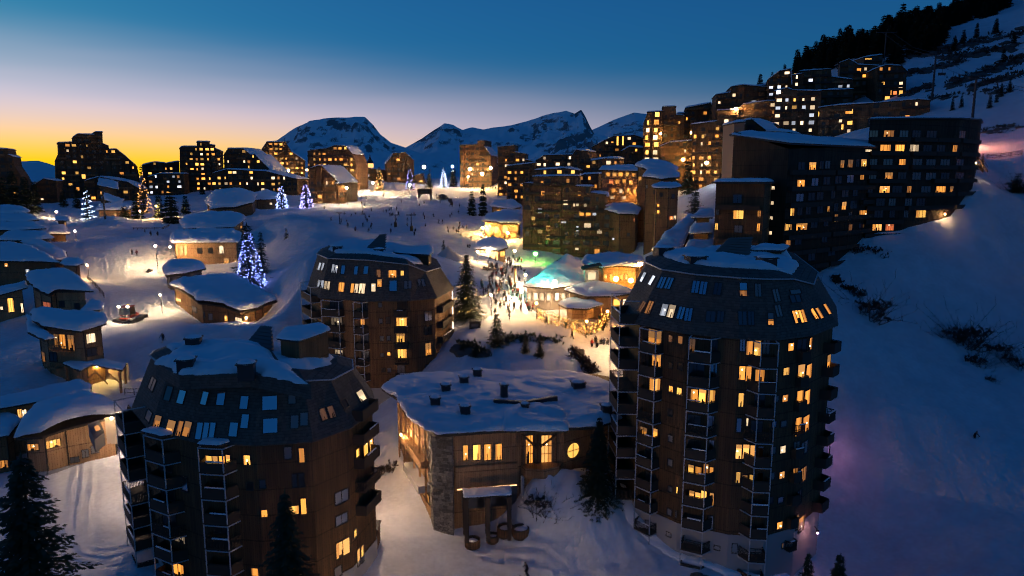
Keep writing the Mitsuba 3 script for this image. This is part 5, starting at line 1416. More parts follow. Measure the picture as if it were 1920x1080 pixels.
FB_ = [  # label, outline, d0, d1, thick, keyword settings
    ('dark stepped building at the far left edge before the yellow sky', [(-40, 400), (-40, 279), (14, 280), (17, 291), (24, 294), (27, 311), (40, 330), (76, 396)], 300, 310, 20, dict(mat='wood_dark', lit=.03)),
    ('big dark block with a turret against the yellow sky', [(105, 380), (104, 300), (110, 287), (109, 268), (137, 267), (138, 257), (146, 252), (176, 253), (178, 248), (192, 248), (193, 270), (203, 274), (206, 281), (218, 280), (236, 294), (257, 313), (262, 332), (262, 380)], 370, 392, 22, dict(mat='wood_dark', lit=.10, bright=1.2)),
    ('low dark houses row behind the golden lit tree', [(268, 352), (268, 310), (290, 304), (312, 307), (336, 303), (336, 352)], 430, 440, 16, dict(mat='wood_dark', lit=.16, tones='yopw')),
    ('stepped block with many small lights left of the dark gap', [(337, 358), (337, 278), (343, 275), (369, 275), (370, 266), (393, 266), (394, 272), (403, 273), (404, 279), (418, 285), (419, 358)], 415, 425, 18, dict(mat='wood_dark', lit=.26, bright=1.5)),
    ('block sloping down to the right with a long snow roof', [(420, 352), (420, 291), (428, 279), (456, 279), (470, 290), (478, 290), (522, 334), (522, 352)], 402, 396, 18, dict(mat='wood_dark', lit=.17, bright=1.4)),
    ('rounded block full of small warm lights at the foot of the mountain', [(487, 345), (487, 287), (500, 267), (535, 266), (548, 286), (572, 302), (572, 345)], 432, 440, 18, dict(lit=.34, bright=1.3, tones='opoy')),
    ('broad block with regular warm windows below the flat mountain', [(577, 352), (577, 284), (600, 280), (612, 279), (628, 273), (648, 274), (660, 288), (668, 306), (668, 352)], 382, 378, 18, dict(lit=.42, bright=1.5, tones='ooyo', mat='wood_far')),
    ('wedge shaped block with a steep snow roof beside the lit slope', [(583, 388), (583, 316), (598, 311), (604, 312), (634, 342), (634, 388)], 302, 300, 22, dict(mat='wood_dark', lit=.14)),
    ('narrow wooden end house at the edge of the lit slope', [(633, 384), (633, 345), (648, 344), (648, 382)], 299, 302, 14, dict(mat='wood_far', lit=.10)),
    ('dark gabled block between the mountain and the golden tree', [(725, 352), (725, 306), (738, 288), (760, 286), (776, 302), (777, 352)], 432, 436, 18, dict(mat='wood_dark', lit=.05)),
    ('slim tall block at the top end of the plaza slope', [(863, 352), (863, 273), (895, 271), (896, 264), (908, 264), (909, 276), (920, 291), (922, 352)], 402, 398, 16, dict(mat='wood_far', lit=.10)),
    ('stepped block with snow terraces behind the bright lamps', [(933, 362), (933, 276), (965, 273), (966, 286), (985, 289), (986, 300), (1004, 304), (1004, 362)], 362, 360, 18, dict(mat='wood_far', lit=.18, tones='oop')),
    ('light brown low block in front of the stepped terraces', [(950, 366), (950, 312), (1003, 306), (1006, 366)], 338, 334, 14, dict(mat='wood_far', lit=.22, tones='oo')),
    ('block under a snow roof left of the domed terraces', [(1005, 342), (1005, 302), (1020, 292), (1076, 290), (1078, 342)], 336, 330, 18, dict(mat='wood_far', lit=.28, tones='opp')),
    ('terraced block with rounded snow decks below the rocky ridge', [(1074, 350), (1074, 290), (1080, 282), (1100, 284), (1108, 300), (1120, 306), (1122, 350)], 320, 316, 18, dict(mat='wood_far', lit=.08, snow=1.0)),
    ('house with two bright tall windows high on the slope', [(1110, 325), (1110, 276), (1135, 263), (1150, 256), (1190, 254), (1215, 262), (1215, 325)], 378, 370, 18, dict(mat='wood_far', lit=.14, explicit=[(1158, 265, 3, 17, 'y', 2), (1168, 264, 3, 16, 'y', 2), (1138, 268, 4, 4, 'p', 1.6), (1148, 266, 4, 4, 'o', 1.2)])),
    ('snowy terraced house below the tall tower on the hill', [(1165, 330), (1165, 284), (1180, 276), (1205, 278), (1206, 330)], 350, 346, 16, dict(mat='wood_far', lit=.06, snow=1.1)),
    ('tall tower on the hill with three bright columns of windows', [(1206, 350), (1206, 232), (1214, 211), (1242, 209), (1242, 350)], 332, 330, 14, dict(mat='wood_far', lit=.85, col=4.0, bright=1.7, tones='pypo', ledge=False, fh=3.4, win=(1.5, 2.0))),
    ('dark block leaning against the bright columned tower', [(1243, 345), (1243, 201), (1267, 200), (1268, 216), (1282, 217), (1284, 345)], 333, 331, 18, dict(mat='wood_far', lit=.05)),
    ('terraced block with three snowy decks below the ridge', [(1270, 330), (1270, 214), (1284, 213), (1286, 203), (1332, 194), (1340, 205), (1345, 330)], 352, 348, 22, dict(mat='wood_dark', lit=.05, snow=.9)),
    ('wide warm lit block at mid height of the right slope', [(1297, 342), (1297, 234), (1345, 228), (1345, 208), (1385, 206), (1385, 342)], 292, 286, 18, dict(mat='wood_far', lit=.34, tones='ooyp', bright=1.2)),
    ('dark upper block with a few white windows near the ridge', [(1343, 230), (1343, 178), (1370, 174), (1372, 163), (1392, 160), (1440, 164), (1440, 230)], 322, 318, 18, dict(mat='wood_dark', lit=.10, tones='pw')),
    ('long block under the ridge with scattered windows', [(1383, 300), (1383, 206), (1395, 196), (1440, 190), (1460, 190), (1460, 300)], 288, 280, 18, dict(mat='wood_far', lit=.22, tones='oyp')),
    ('dark tower under the ridge forest with a yellow window on top', [(1440, 235), (1440, 150), (1462, 134), (1482, 130), (1484, 160), (1500, 170), (1500, 235)], 310, 306, 18, dict(mat='wood_dark', lit=.18, tones='wwp', explicit=[(1493, 142, 8, 8, 'y', 1.6)])),
    ('block with bright white windows in the upper village', [(1453, 258), (1453, 172), (1475, 166), (1488, 170), (1540, 172), (1540, 258)], 276, 270, 16, dict(mat='wood_far', lit=.42, tones='pwpy', bright=1.4)),
    ('dark house with a snowy roof line above the long block', [(1500, 200), (1500, 134), (1558, 130), (1560, 145), (1600, 150), (1600, 200)], 312, 306, 18, dict(mat='wood_dark', lit=.06, tones='w')),
    ('wide dark roofed house before the upper tower', [(1534, 202), (1534, 170), (1600, 168), (1600, 202)], 292, 288, 16, dict(mat='wood_dark', lit=.0)),
    ('dark upper tower with gabled top under the forest', [(1575, 198), (1575, 118), (1592, 112), (1610, 122), (1650, 124), (1650, 198)], 316, 310, 18, dict(mat='wood_dark', lit=.12, tones='pwo')),
    ('round dark tower at the right end of the upper village', [(1645, 196), (1645, 128), (1660, 123), (1690, 124), (1700, 134), (1698, 196)], 298, 296, 16, dict(mat='wood_dark', lit=.15, tones='yo', explicit=[(1657, 158, 8, 8, 'y', 1.4), (1689, 159, 6, 10, 'p', 1.5), (1667, 174, 8, 8, 'o', 1.2), (1678, 174, 6, 6, 'r', 1.6), (1689, 174, 6, 8, 'y', 1.3)])),
    ('dark house with a lit eave at the top of the village', [(1620, 130), (1620, 108), (1655, 103), (1660, 125), (1660, 130)], 330, 330, 12, dict(mat='wood_dark', lit=0, explicit=[(1628, 111, 12, 2, 'y', 1.6)])),
    ('long low block with yellow windows and a warm lit right end', [(1535, 262), (1535, 203), (1560, 199), (1640, 194), (1722, 187), (1744, 189), (1744, 262)], 262, 246, 14, dict(mat='wood_far', lit=.16, tones='yop', bright=1.3, col=4.2, explicit=[(1537, 214, 5, 9, 'y', 1.6), (1547, 213, 6, 8, 'y', 1.8), (1553, 211, 4, 5, 'p', 1.6), (1589, 209, 6, 8, 'o', 1.1), (1596, 209, 6, 8, 'y', 1.2), (1616, 207, 5, 9, 'y', 1.6), (1623, 207, 5, 9, 'y', 1.6), (1701, 221, 7, 9, 'o', 1.0), (1581, 238, 6, 9, 'y', 1.5), (1576, 226, 5, 6, 'p', 1.3)])),
    ('pale end house behind the dark slab block', [(1377, 305), (1377, 232), (1396, 230), (1398, 305)], 152, 152, 8, dict(mat='pink_wall', lit=.0, ledge=False, explicit=[(1381, 262, 3, 6, 'p', .8), (1381, 290, 3, 6, 'y', .9)])),
    ('stone walled house with a snowy slanted roof beside the slab block', [(1396, 262), (1398, 227), (1412, 226), (1440, 248), (1478, 250), (1478, 290), (1396, 290)], 158, 152, 9, dict(mat='wood_dark', lit=.0, ledge=False, snow=.7)),
    ('row of low houses with lit eaves left of the domed terraces', [(1003, 352), (1003, 320), (1058, 316), (1084, 320), (1084, 352)], 300, 296, 12, dict(lit=.3, tones='opy', snow=.8)),
    ('brown house block between domed terraces and glowing house', [(1083, 376), (1083, 332), (1096, 328), (1122, 327), (1124, 376)], 262, 258, 12, dict(lit=.2, tones='opo', snow=.8)),
    ('snowy house row just above the glowing house', [(1108, 320), (1108, 302), (1135, 298), (1162, 298), (1166, 320)], 302, 298, 12, dict(lit=.3, tones='opy', snow=.9)),
    ('brown block filling the hillside right of the warm lit block', [(1383, 335), (1383, 238), (1398, 234), (1452, 233), (1452, 335)], 264, 258, 14, dict(lit=.16, tones='oyo')),
    ('dim brown block behind the yellow mast lamp', [(1238, 350), (1238, 275), (1255, 268), (1300, 264), (1300, 350)], 312, 308, 14, dict(lit=.12, tones='oop')),
    ('small dark block high on the ridge beside the first conifers', [(1398, 192), (1398, 168), (1420, 160), (1442, 160), (1442, 192)], 340, 338, 12, dict(mat='wood_dark', lit=.12, tones='py')),
    ('block of white lit windows on the ridge under the forest', [(1486, 172), (1486, 142), (1506, 138), (1512, 172)], 300, 298, 12, dict(mat='wood_dark', lit=.55, tones='wwp', bright=1.5)),
    ('low row with bluish and yellow lights right of the golden lit fir', [(278, 360), (278, 332), (300, 326), (344, 326), (346, 360)], 392, 396, 12, dict(mat='wood_dark', lit=.3, tones='wyyo', bright=1.4)),
    ('low dark terrace houses with small lights below the sloping block', [(400, 362), (400, 325), (425, 318), (500, 322), (556, 336), (560, 362)], 368, 360, 14, dict(mat='wood_dark', lit=.24, tones='yop', bright=1.4)),
    ('dark house with one pale window before the low snowy hill', [(58, 398), (58, 350), (82, 336), (106, 340), (108, 398)], 322, 326, 14, dict(mat='wood_dark', lit=.02, explicit=[(79, 372, 4, 6, 'p', 1.5)])),
    ('dark low block below the turret block with two orange windows', [(158, 384), (158, 340), (186, 332), (240, 342), (262, 354), (262, 384)], 344, 350, 14, dict(mat='wood_dark', lit=.05, explicit=[(157, 331, 6, 8, 'y', 1.6), (146, 354, 5, 6, 'o', 1.0)])),
    ('low house between broad block and chapel tower', [(668, 354), (668, 324), (690, 316), (724, 320), (724, 354)], 436, 440, 12, dict(mat='wood_dark', lit=.14, tones='opw')),
    ('small block left of the slim tall block with yellow lights', [(776, 350), (776, 330), (790, 326), (800, 350)], 430, 430, 10, dict(mat='wood_dark', lit=.3)),
]
for i, (lab, ol, a, b, th, kw) in enumerate(FB_):
    facade(lab, ol, a, b, th, seed=i * 7 + 1, **kw)
# little spire with a lit lantern
p = onground(695, 450)
t = thing('chapel_tower', 'little chapel tower with a lit golden lantern below the flat mountain', 'tower')
zz = at(695, 330, 450)[2]
MB().box([p[0], p[1], p[2] - 3], (9, 8, zz - p[2] + 6)).build('wall', 'wood_dark', t)
MB().box([p[0], p[1], zz + 3], (3.6, 3.6, 5)).build('lantern', 'glow', t, emit=(1.8, .85, .25))
MB().lathe([p[0], p[1], zz + 8], [(2.6, 0), (1.5, 1.6), (.8, 2.6), (.3, 4.6), (.02, 6)], 8).build('spire', 'dark_metal', t)

# ================================================================ festival hall, market, tent
def roof_on(t, pts, ds, th, mat='roof_snow', walls=None, wallmat='wood_tan', ins=.8, drop=None, lump=.25, sm=.2, edge=.3, step=.6):
    P3 = np.array([at(*p, d) for p, d in zip(pts, ds)])
    P3 = P3 if Polygon(P3[:, :2]).exterior.is_ccw else P3[::-1]
    zf = soft_z(P3, sm)
    rk = MB().prism(P3[:, :2], P3[:, 2], P3[:, 2] + edge).build('roof', 'rail_wood', t)
    ent('roof_snow', blanket(P3[:, :2], lambda x, y: zf(x, y) + edge, th, step, 1.1, lump, 3, .25, .1), mat, rk, smooth=45)
    shp = Polygon(P3[:, :2]).buffer(-ins, join_style=2)
    W = np.array(shp.simplify(.3).exterior.coords)[:-1]
    W = W if Polygon(W).exterior.is_ccw else W[::-1]
    hd = zf(W[:, 0], W[:, 1])
    lo = TZ(W[:, 0], W[:, 1]).min() - 1.5 if drop is None else hd.min() - drop
    MB().prism(W, lo, hd).build('wall', wallmat, t)
    return walls_of(W, lo, hd), P3, zf


t = thing('festival_hall', 'festival hall with a peaked roof washed in teal light and a bright white front', 'hall')
EH = t
fe, P3, zf = roof_on(t, [(980, 539), (1000, 526), (1030, 500), (1062, 479), (1086, 490), (1102, 515), (1092, 536), (1035, 543)], [137.5, 142, 149, 156, 157, 150, 140.5, 136.5], .5, wallmat='plaster', ins=.6)
for x in (992, 1004, 1016, 1030, 1044, 1056, 1070):
    pwin(t, fe, x, 556, 8, 14, 'p', 2.0 if x != 1016 else 1.2, 0)
roof_on(t, [(1058, 546), (1085, 536), (1120, 531), (1165, 539), (1192, 552), (1150, 558), (1098, 558)], [134.5, 140, 142, 140.5, 137, 132.5, 131.5], .5, wallmat='wood_tan', lump=.4)
pwl = onground(1130, 133)
for q, x in enumerate((1065, 1085, 1105, 1125, 1145, 1165, 1180)):
    a = at(x, 566, 133.2)
    MB().bar([a[0], a[1], tz(a[0], a[1]) - .5], [a[0], a[1], a[2] + 1.2], .22, .22, (0, 1, 0)).build('post', 'wood_tan', t)
for q, (x0, x1) in enumerate([(1064, 1086), (1092, 1112), (1130, 1146), (1150, 1166), (1168, 1182)]):
    a, b = at(x0, 571, 133.8), at(x1, 571, 133.8)
    MB().par(a + [0, 0, -1.0], (b - a), [0, .08, 0], [0, 0, 2.0]).build('shop_window', 'glow', t, emit=np.array(TONE['y' if q % 2 else 'p']) * 1.8)
t2 = thing('side_hall', 'long side hall with warm orange wall and rippled snow roof right of the festival hall', 'hall')
f2, _, _ = roof_on(t2, [(1088, 497), (1096, 484), (1125, 480), (1160, 478), (1203, 484), (1212, 498), (1196, 503), (1160, 500), (1128, 504)], [157, 168, 171, 172, 165, 152, 146, 148, 148.5], .6, wallmat='wood_tan', ins=.7, lump=.5)
for x in (1135, 1146, 1166, 1174):
    pwin(t2, f2, x, 520, 6, 12, 'o', .6, 0)
# small loft with a gable
p = at(1108, 524, 144)
m = MB().box([p[0], p[1], p[2] - 4], (2.9, 3, 6.2)).build('loft', 'plaster', t2)
MB().box([p[0], p[1] - 1.56, p[2] + .2], (1.6, .06, 1.5)).build('window', 'glow', m, emit=np.array(TONE['p']) * 1.0)
MB().prism([(p[0] - 2, p[1] - 2.2), (p[0] + 2, p[1] - 2.2), (p[0] + 2, p[1] + 2), (p[0] - 2, p[1] + 2)], [p[2] + 2.25, p[2] + 3.1, p[2] + 3.1, p[2] + 2.25], [p[2] + 2.5, p[2] + 3.35, p[2] + 3.35, p[2] + 2.5]).build('roof', 'rail_wood', m)

# market pavilion and its garlanded fence
t = thing('market_pavilion', 'open market pavilion with a pink lit snow roof inside the golden fence', 'pavilion')
fm, P3, _ = roof_on(t, [(1046, 572), (1062, 562), (1108, 563), (1132, 573), (1100, 582), (1062, 580)], [129.5, 134, 134, 128.5, 125.5, 126], .35, ins=1.6, wallmat='wood_tan', drop=2.2)
for c in P3:
    c = c + (P3.mean(0) - c) * .08
    MB().bar([c[0], c[1], tz(c[0], c[1]) - .5], [c[0], c[1], c[2]], .18, .18, (0, 1, 0)).build('post', 'wood_tan', t)
t = thing('garlanded_fence', 'fence covered in fir greenery and golden lights round the market', 'fence')
fp = [onground(px, d) for px, d in [(1008, 129.5), (1022, 126.3), (1060, 124.2), (1097, 121.5), (1116, 123.6), (1134, 127.5), (1140, 131)]]
rr = np.random.default_rng(3)
green, gold, posts = MB(), MB(), MB()
for a, b in zip(fp[:-1], fp[1:]):
    L = np.linalg.norm(b - a)
    u = (b - a) / L
    n = int(L / 1.2)
    for q in range(n + 1):
        c = a + u * L * q / n
        MB().bar(c - [0, 0, .4], c + [0, 0, 1.7], .12, .12, (0, 1, 0)).build('post', 'wood_tan', t)
    for z in (.5, 1.1, 1.6):
        posts.bar(a + [0, 0, z], b + [0, 0, z], .09, .09)
    for q in range(int(L * 46)):
        c = a + u * L * rr.random() + [0, 0, rr.uniform(.1, 2.0)] + rr.normal(0, .16, 3)
        d = rr.normal(0, 1, 3)
        d /= np.linalg.norm(d)
        e = np.cross(d, rr.normal(0, 1, 3))
        e /= np.linalg.norm(e)
        green.add([c, c + d * .34 - e * .07, c + d * .42, c + d * .3 + e * .07], [[0, 1, 2], [0, 2, 3]])
    for q in range(int(L * 11)):
        c = a + u * L * rr.random() + [0, -.12, rr.uniform(.15, 2.2)] + rr.normal(0, .2, 3)
        m_ = trimesh.creation.icosphere(subdivisions=0, radius=rr.uniform(.07, .12))
        gold.add(np.array(m_.vertices) + c, m_.faces)
posts.build('rail', 'wood_tan', t)
green.build('fir_greenery', 'needles', t, kind='stuff')
gold.build('fairy_lights', 'glow', t, emit=np.array((1, .40, .06)) * 5, weight=1.2, kind='stuff')
# round tent with golden lights
p = onground(840, 178)
p[2] = max(p[2], at(840, 500, 178)[2])
t = thing('round_tent', 'round tent with a pointed grey roof and golden lights beside the middle tower', 'tent')
zt_ = at(840, 489, 178)[2]
m = MB()
g = np.arange(12) * math.pi / 6
prof = [(4.6, 0), (4.7, .35), (3.0, 1.5), (1.4, 2.6), (.3, 3.6), (.02, 3.9)]
m.lathe([p[0], p[1], zt_], prof, 12).build('roof', 'canvas', t)
for a in g:
    c = np.array([p[0] + 4.3 * math.cos(a), p[1] + 4.3 * math.sin(a), 0])
    MB().bar(c + [0, 0, tz(*c[:2]) - .3], c + [0, 0, zt_ + .1], .14, .14, (0, 1, 0)).build('post', 'wood_tan', t)
gold = MB()
for a in np.arange(60) * math.pi / 30:
    gold.sphere([p[0] + 4.75 * math.cos(a), p[1] + 4.75 * math.sin(a), zt_ - .05 + .12 * math.sin(5 * a)], .075, 0)
gold.build('fairy_lights', 'glow', t, emit=np.array((1, .62, .2)) * 14, weight=.6, kind='stuff')
MB().sphere([p[0], p[1], zt_ - .6], .3).build('lamp', 'glow', t, emit=np.array((1, .6, .2)) * 330, weight=1.5)


# ================================================================ lamps
BOOST = 3.2


def GY(px, d, over):
    """The photo row of a point this high over the snow."""
    g = onground(px, d)
    return pix(g + [0, 0, over])[1]



def lamp(label, px, py, d, power, col, kind='post', r=.24, aim=None, group=None):
    h = at(px, py, d)
    g = tz(h[0], h[1])
    if kind != 'wall' and h[2] < g + 3.0:
        h[2] = g + 3.0
    t = thing('street_lamp' if kind == 'post' else 'wall_lamp' if kind == 'wall' else 'floodlight', label, 'street lamp' if kind == 'post' else 'lamp', group)
    if kind == 'wall':
        MB().bar(h + [0, .1, .3], h + [0, .9, .4], .08, .08).box(h + [0, 0, .26], (.3, .3, .08)).build('bracket', 'dark_metal', t)
    else:
        MB().tube([[h[0], h[1] + .35, min(g, h[2] - 1) - .6], [h[0], h[1] + .35, h[2] + .15], [h[0], h[1], h[2] + r + .12]], [.09, .06, .05], 6).build('pole', 'dark_metal', t)
        MB().lathe(h + [0, 0, r * .75], [(r * 1.25, 0), (r * .9, .12), (.05, .2)], 8).build('shade', 'dark_metal', t)
    m = MB()
    if aim is None:
        m.sphere(h, r, 1)
    else:                      # a round lens that throws its light one way
        n = np.array(aim, float) / np.linalg.norm(aim)
        a = np.cross(n, [0, 0, 1])
        a /= np.linalg.norm(a)
        b = np.cross(n, a)
        q = np.arange(12) * math.pi / 6
        v = np.vstack([[h + n * .02], h + r * (np.cos(q)[:, None] * a + np.sin(q)[:, None] * b)])
        fc = np.array([[0, 1 + i, 1 + (i + 1) % 12] for i in range(12)])
        m.add(v, fc if np.cross(v[1] - v[0], v[2] - v[0]) @ n > 0 else fc[:, ::-1])
        MB().tube([h - n * .35, h - n * .02], [r * .7, r * 1.1], 10).build('housing', 'dark_metal', t)
    m.build('globe' if aim is None else 'lens', 'glow', t, emit=np.array(col) * BOOST * power / r ** 2, weight=1.0 if d < 230 and power > 8 else .45)
    return h


WARM, PALE, GOLD, COOL = (1, .60, .25), (1, .67, .35), (1, .58, .16), (.80, .88, 1)
lamp('white lamp on the eave of the teal roofed hall', 1040, 528, 135.8, 22, PALE, 'wall', .3)
lamp('large orange globe on the warm side hall wall, left one', 1155, 523, 146.2, 10, (1, .42, .07), 'wall', .55)
lamp('large orange globe on the warm side hall wall, right one', 1183, 526, 144.4, 7, (1, .50, .12), 'wall', .55)
lamp('orange lamp on a mast above the side hall', 1200, 495, 144, 26, (1, .55, .15), 'post', .5)
lamp('green floodlight on a mast between hall and central block', 1004, GY(1004, 203, 4.0), 216, 13, (.12, 1, .05), 'flood', .6)
lamp('small added teal floodlight at the left corner of the peaked roof', 984, 508, 140, 34, (.03, 1, .72), 'flood', .2, (.85, .5, -.35))  # added to tint the peaked roof teal, no lamp known at this corner
lamp('added golden lamp at the left corner of the market fence', 1006, GY(1006, 128, 3.2), 128, 5, (1, .44, .09), 'post', .2)  # added fill lamp that widens the golden light over the plaza
lamp('added golden lamp at the front corner of the market fence', 1100, GY(1100, 120.5, 3.2), 120.5, 4, (1, .44, .09), 'post', .2)  # another added lamp, spreads gold over the snow before the fence
lamp('added golden lamp at the right corner of the market fence', 1139, GY(1139, 127, 3.2), 127, 4, (1, .44, .09), 'post', .2)  # third added fence lamp, for more golden light on the plaza
lamp('added plaza lamp between the decorated fir and the market fence', 955, GY(955, 127, 4.5), 127, 10, WARM, 'post', .2)  # added to warm the lower plaza snow, no known lamp post
lamp('warm lamp between the small houses left of the groomed road', 163, GY(163, 166, 3.5), 166, 16, WARM, 'post', .14)
lamp('warm lamp beside the terraced house above the groomed road', 140, GY(140, 208, 3.5), 208, 16, WARM, 'post', .16)
lamp('added lamp post on the right side of the groomed road near the large chalet', 300, GY(300, 150, 4.5), 150, 16, PALE, 'post', .14)  # added to brighten the snow of the road
lamp('lamp at the glowing left corner of the house by the big blue tree', 319, 463, 190, 16, WARM, 'wall', .16)
lamp('lamp over the glazed entrance of the large chalet', 462, 596, 135.5, 5, WARM, 'wall', .12)
lamp('added lamp on the wooden left side of the lodge', 752, 815, 92, 5, (1, .55, .2), 'wall', .12)  # added to warm the lodge wall, no known lamp
lamp('lamp on the front of the plaza hut', 915, 471, 203, 40, PALE, 'wall', .35)
lamp('lamp post beside the right tower above the brightest snow', 1177, GY(1177, 114, 5.5), 114, 34, WARM, 'post', .3)
lamp('slim lamp post standing among the crowd on the plaza', 921, 553, 131, 20, PALE, 'post', .16)
lamp('plaza lamp near the benches below the restaurant', 965, 470, 212, 38, PALE, 'post', .3)
lamp('plaza lamp close to the decorated fir', 896, 505, 182, 30, WARM, 'post', .22)
lamp('lamp at the foot of the central block by the plaza', 985, 515, 172, 44, PALE, 'post', .25)
lamp('lamp by the white front of the festival hall', 978, 550, 139, 26, PALE, 'post', .2)
lamp('yellow lamp at the bright restaurant left corner', 905, 427, 250, 60, GOLD, 'wall', .3)
lamp('yellow lamp at the bright restaurant terrace', 952, 437, 243, 70, GOLD, 'post', .3)
lamp('lamp on the end house beside the lit slope', 650, 352, 290, 110, PALE, 'post', .35)
lamp('slim lamp at the top of the lit slope', 699, 343, 372, 170, PALE, 'post', .4)
lamp('orange sodium lamp on a tall mast at the top of the slope', 795, 313, 398, 90, (1, .50, .12), 'post', .9)
lamp('cold white lamp on a mast above the small blue tree', 848, 312, 410, 66, COOL, 'post', .7)
lamp('floodlight above the snow mound on the ski slope', 768, 346, 352, 230, PALE, 'flood', .3)
lamp('pale lamp at the foot of the slim tall block', 881, 317, 392, 54, PALE, 'post', .8)
lamp('yellow lamp right of the slim tall block', 904, 326, 386, 78, GOLD, 'post', .9)
lamp('second yellow lamp behind the slim tall block', 920, 315, 380, 66, GOLD, 'post', .8)
lamp('pale lamp low at the end of the plaza slope', 878, 331, 388, 42, PALE, 'post', .4)
lamp('lamp between the rounded block and the broad block', 541, 319, 418, 66, PALE, 'post', .7)
lamp('second lamp below the rounded block', 575, 318, 412, 42, GOLD, 'post', .45)
lamp('lamp post at the bend of the groomed road', 291, 461, 184, 46, PALE, 'post', .22)
lamp('small white lamp on the upper road at left', 106, 401, 262, 32, PALE, 'post', .28)
lamp('lamp glowing among firs by the upper road', 293, 386, 268, 55, GOLD, 'post', .25)
lamp('lamp behind the low shrub on the upper road', 262, 398, 266, 38, WARM, 'post', .2)
lamp('white lamp on the snowy slope before the warm block', 1368, 305, 250, 48, COOL, 'post', .55)
lamp('orange lamp at the foot of the warm lit block', 1325, 305, 272, 51, (1, .55, .16), 'post', .7)
lamp('yellow lamp on a mast left of the warm lit block', 1281, 299, 300, 55, GOLD, 'post', .7)
lamp('yellow lamp between tower and terraced block', 1296, 249, 296, 32, GOLD, 'post', .45)
lamp('orange lamp on the long block under the ridge', 1380, 204, 286, 45, (1, .6, .25), 'wall', .6)
lamp('yellow lamp beside the bright columned tower', 1239, 251, 326, 32, GOLD, 'post', .5)
lamp('yellow lamp under the glowing house', 1200, 370, 236, 30, (1, .55, .15), 'post', .4)
lamp('purple floodlight behind the right tower', 1560, GY(1560, 94, 5.0), 94, 1.4, (.95, .36, .72), 'flood', .22)
lamp('rosy lamp low on the right flank of the right tower', 1533, 1000, 75.2, .8, (1, .42, .45), 'wall', .08)
lamp('pink orange floodlight behind the dark slab block', 1814, 268, 186, 45, (1, .34, .20), 'flood', .3)
lamp('small lamp under the stairs at the slab block end', 1829, 306, 160, 3.0, PALE, 'wall', .2)
lamp('lamp low at the uphill foot of the slab block', 1772, 402, 146.5, 2.2, WARM, 'wall', .12)
lamp('lamp hidden at the right flank of the left tower', 697, 842, 83, 24, (1, .66, .42), 'flood', .2)
lamp('path lamp standing in front of the lodge by the lower path', 850, GY(850, 58, 6.0), 58, 22, (1, .64, .36), 'post', .2)
lamp('lamp at the left rear of the left tower', 266, 850, 83, 12, (1, .70, .50), 'flood', .2)
lamp('lamp on the lower road by the rounded roof house', 236, 790, 93, 12, (1, .72, .5), 'post', .16)

# ================================================================ snow groomer
p = hit(241, 604)
t = thing('snow_groomer', 'snow groomer with glaring headlights driving down the groomed road', 'snow groomer')
px_, py_, pz_ = p
B_ = lambda c, s: MB().box(np.array(c) + p, s)
for s in (-1, 1):
    tr = MB()
    pr = [(-2.3, .35), (-1.9, .05), (1.9, .05), (2.3, .35), (2.2, .85), (1.8, 1.05), (-1.8, 1.05), (-2.2, .85)]
    v = np.array([[s * 1.55 - .5, a, b] for a, b in pr] + [[s * 1.55 + .5, a, b] for a, b in pr]) + p
    tr.add(v, [[q, (q + 1) % 8, (q + 1) % 8 + 8, q + 8] for q in range(8)])
    tr.add(v, [[0, q, q + 1] for q in range(1, 7)] + [[8, 9 + q, 8 + q] for q in range(1, 7)])
    tk = tr.build('track', 'dark_metal', t)
    for q in range(9):
        MB().box(p + [s * 1.55, -2.0 + q * .5, 1.04], (1.06, .1, .08)).build('cleat', 'pale_metal', tk)
B_((0, .4, .9), (2.3, 3.4, .8)).build('body', 'red_paint', t)
B_((0, -1.45, 1.2), (2.2, .12, .4)).build('grille', 'pale_metal', t)
v = np.array([(-1.2, -1.3, 1.7), (1.2, -1.3, 1.7), (1.2, .9, 1.7), (-1.2, .9, 1.7), (-1.05, -.9, 3.3), (1.05, -.9, 3.3), (1.05, .8, 3.3), (-1.05, .8, 3.3)]) + p
ck = MB().add(v, [[0, 1, 5, 4], [1, 2, 6, 5], [2, 3, 7, 6], [3, 0, 4, 7], [4, 5, 6, 7]]).build('cab', 'glass_dark', t)
B_((0, -.05, 3.3), (2.3, 2.0, .14)).build('roof', 'red_paint', ck)
MB().sphere(p + [0, .3, 3.6], .14).build('beacon', 'glow', ck, emit=(9, 3.6, .4))
v = np.array([(-1.9, -2.9, -.1), (1.9, -2.9, -.1), (1.9, -2.65, .75), (-1.9, -2.65, .75), (-1.9, -2.75, -.1), (1.9, -2.75, -.1), (1.9, -2.5, .75), (-1.9, -2.5, .75)]) + p
MB().add(v, [[0, 1, 2, 3], [5, 4, 7, 6], [3, 2, 6, 7], [0, 4, 5, 1], [0, 3, 7, 4], [1, 5, 6, 2]]).build('blade', 'dark_metal', t)
B_((0, 3.2, .3), (4.4, 1.0, .7)).build('tiller', 'dark_metal', t)
for x, z in ((-.9, 3.5), (.9, 3.5), (-.2, 1.5), (.35, 1.5)):
    a_, b_ = np.array([1.0, 0, 0]), np.array([0, .35, -1.0]) / 1.06          # a round lens looking ahead and down
    r_ = .24 if z > 2 else .16
    c_ = p + [x, -1.5 if z > 2 else -1.75, z]
    ang = np.arange(10) * math.pi / 5
    v = np.vstack([[c_], [c_ + r_ * (a_ * math.cos(q) + b_ * math.sin(q)) for q in ang]])
    fc = np.array([[0, 1 + q, 1 + (q + 1) % 10] for q in range(10)])
    if np.cross(v[1] - v[0], v[2] - v[0])[1] > 0:
        fc = fc[:, ::-1]
    hk = MB().lathe(c_ + [0, .12, -.2], [(.2, 0), (.24, .2), (.2, .4)], 8).build('headlight', 'dark_metal', t)
    ent('lens', (v, fc), 'glow', hk, emit=np.array((1, .70, .42)) * (1500 if z > 2 else 500), weight=1.0)
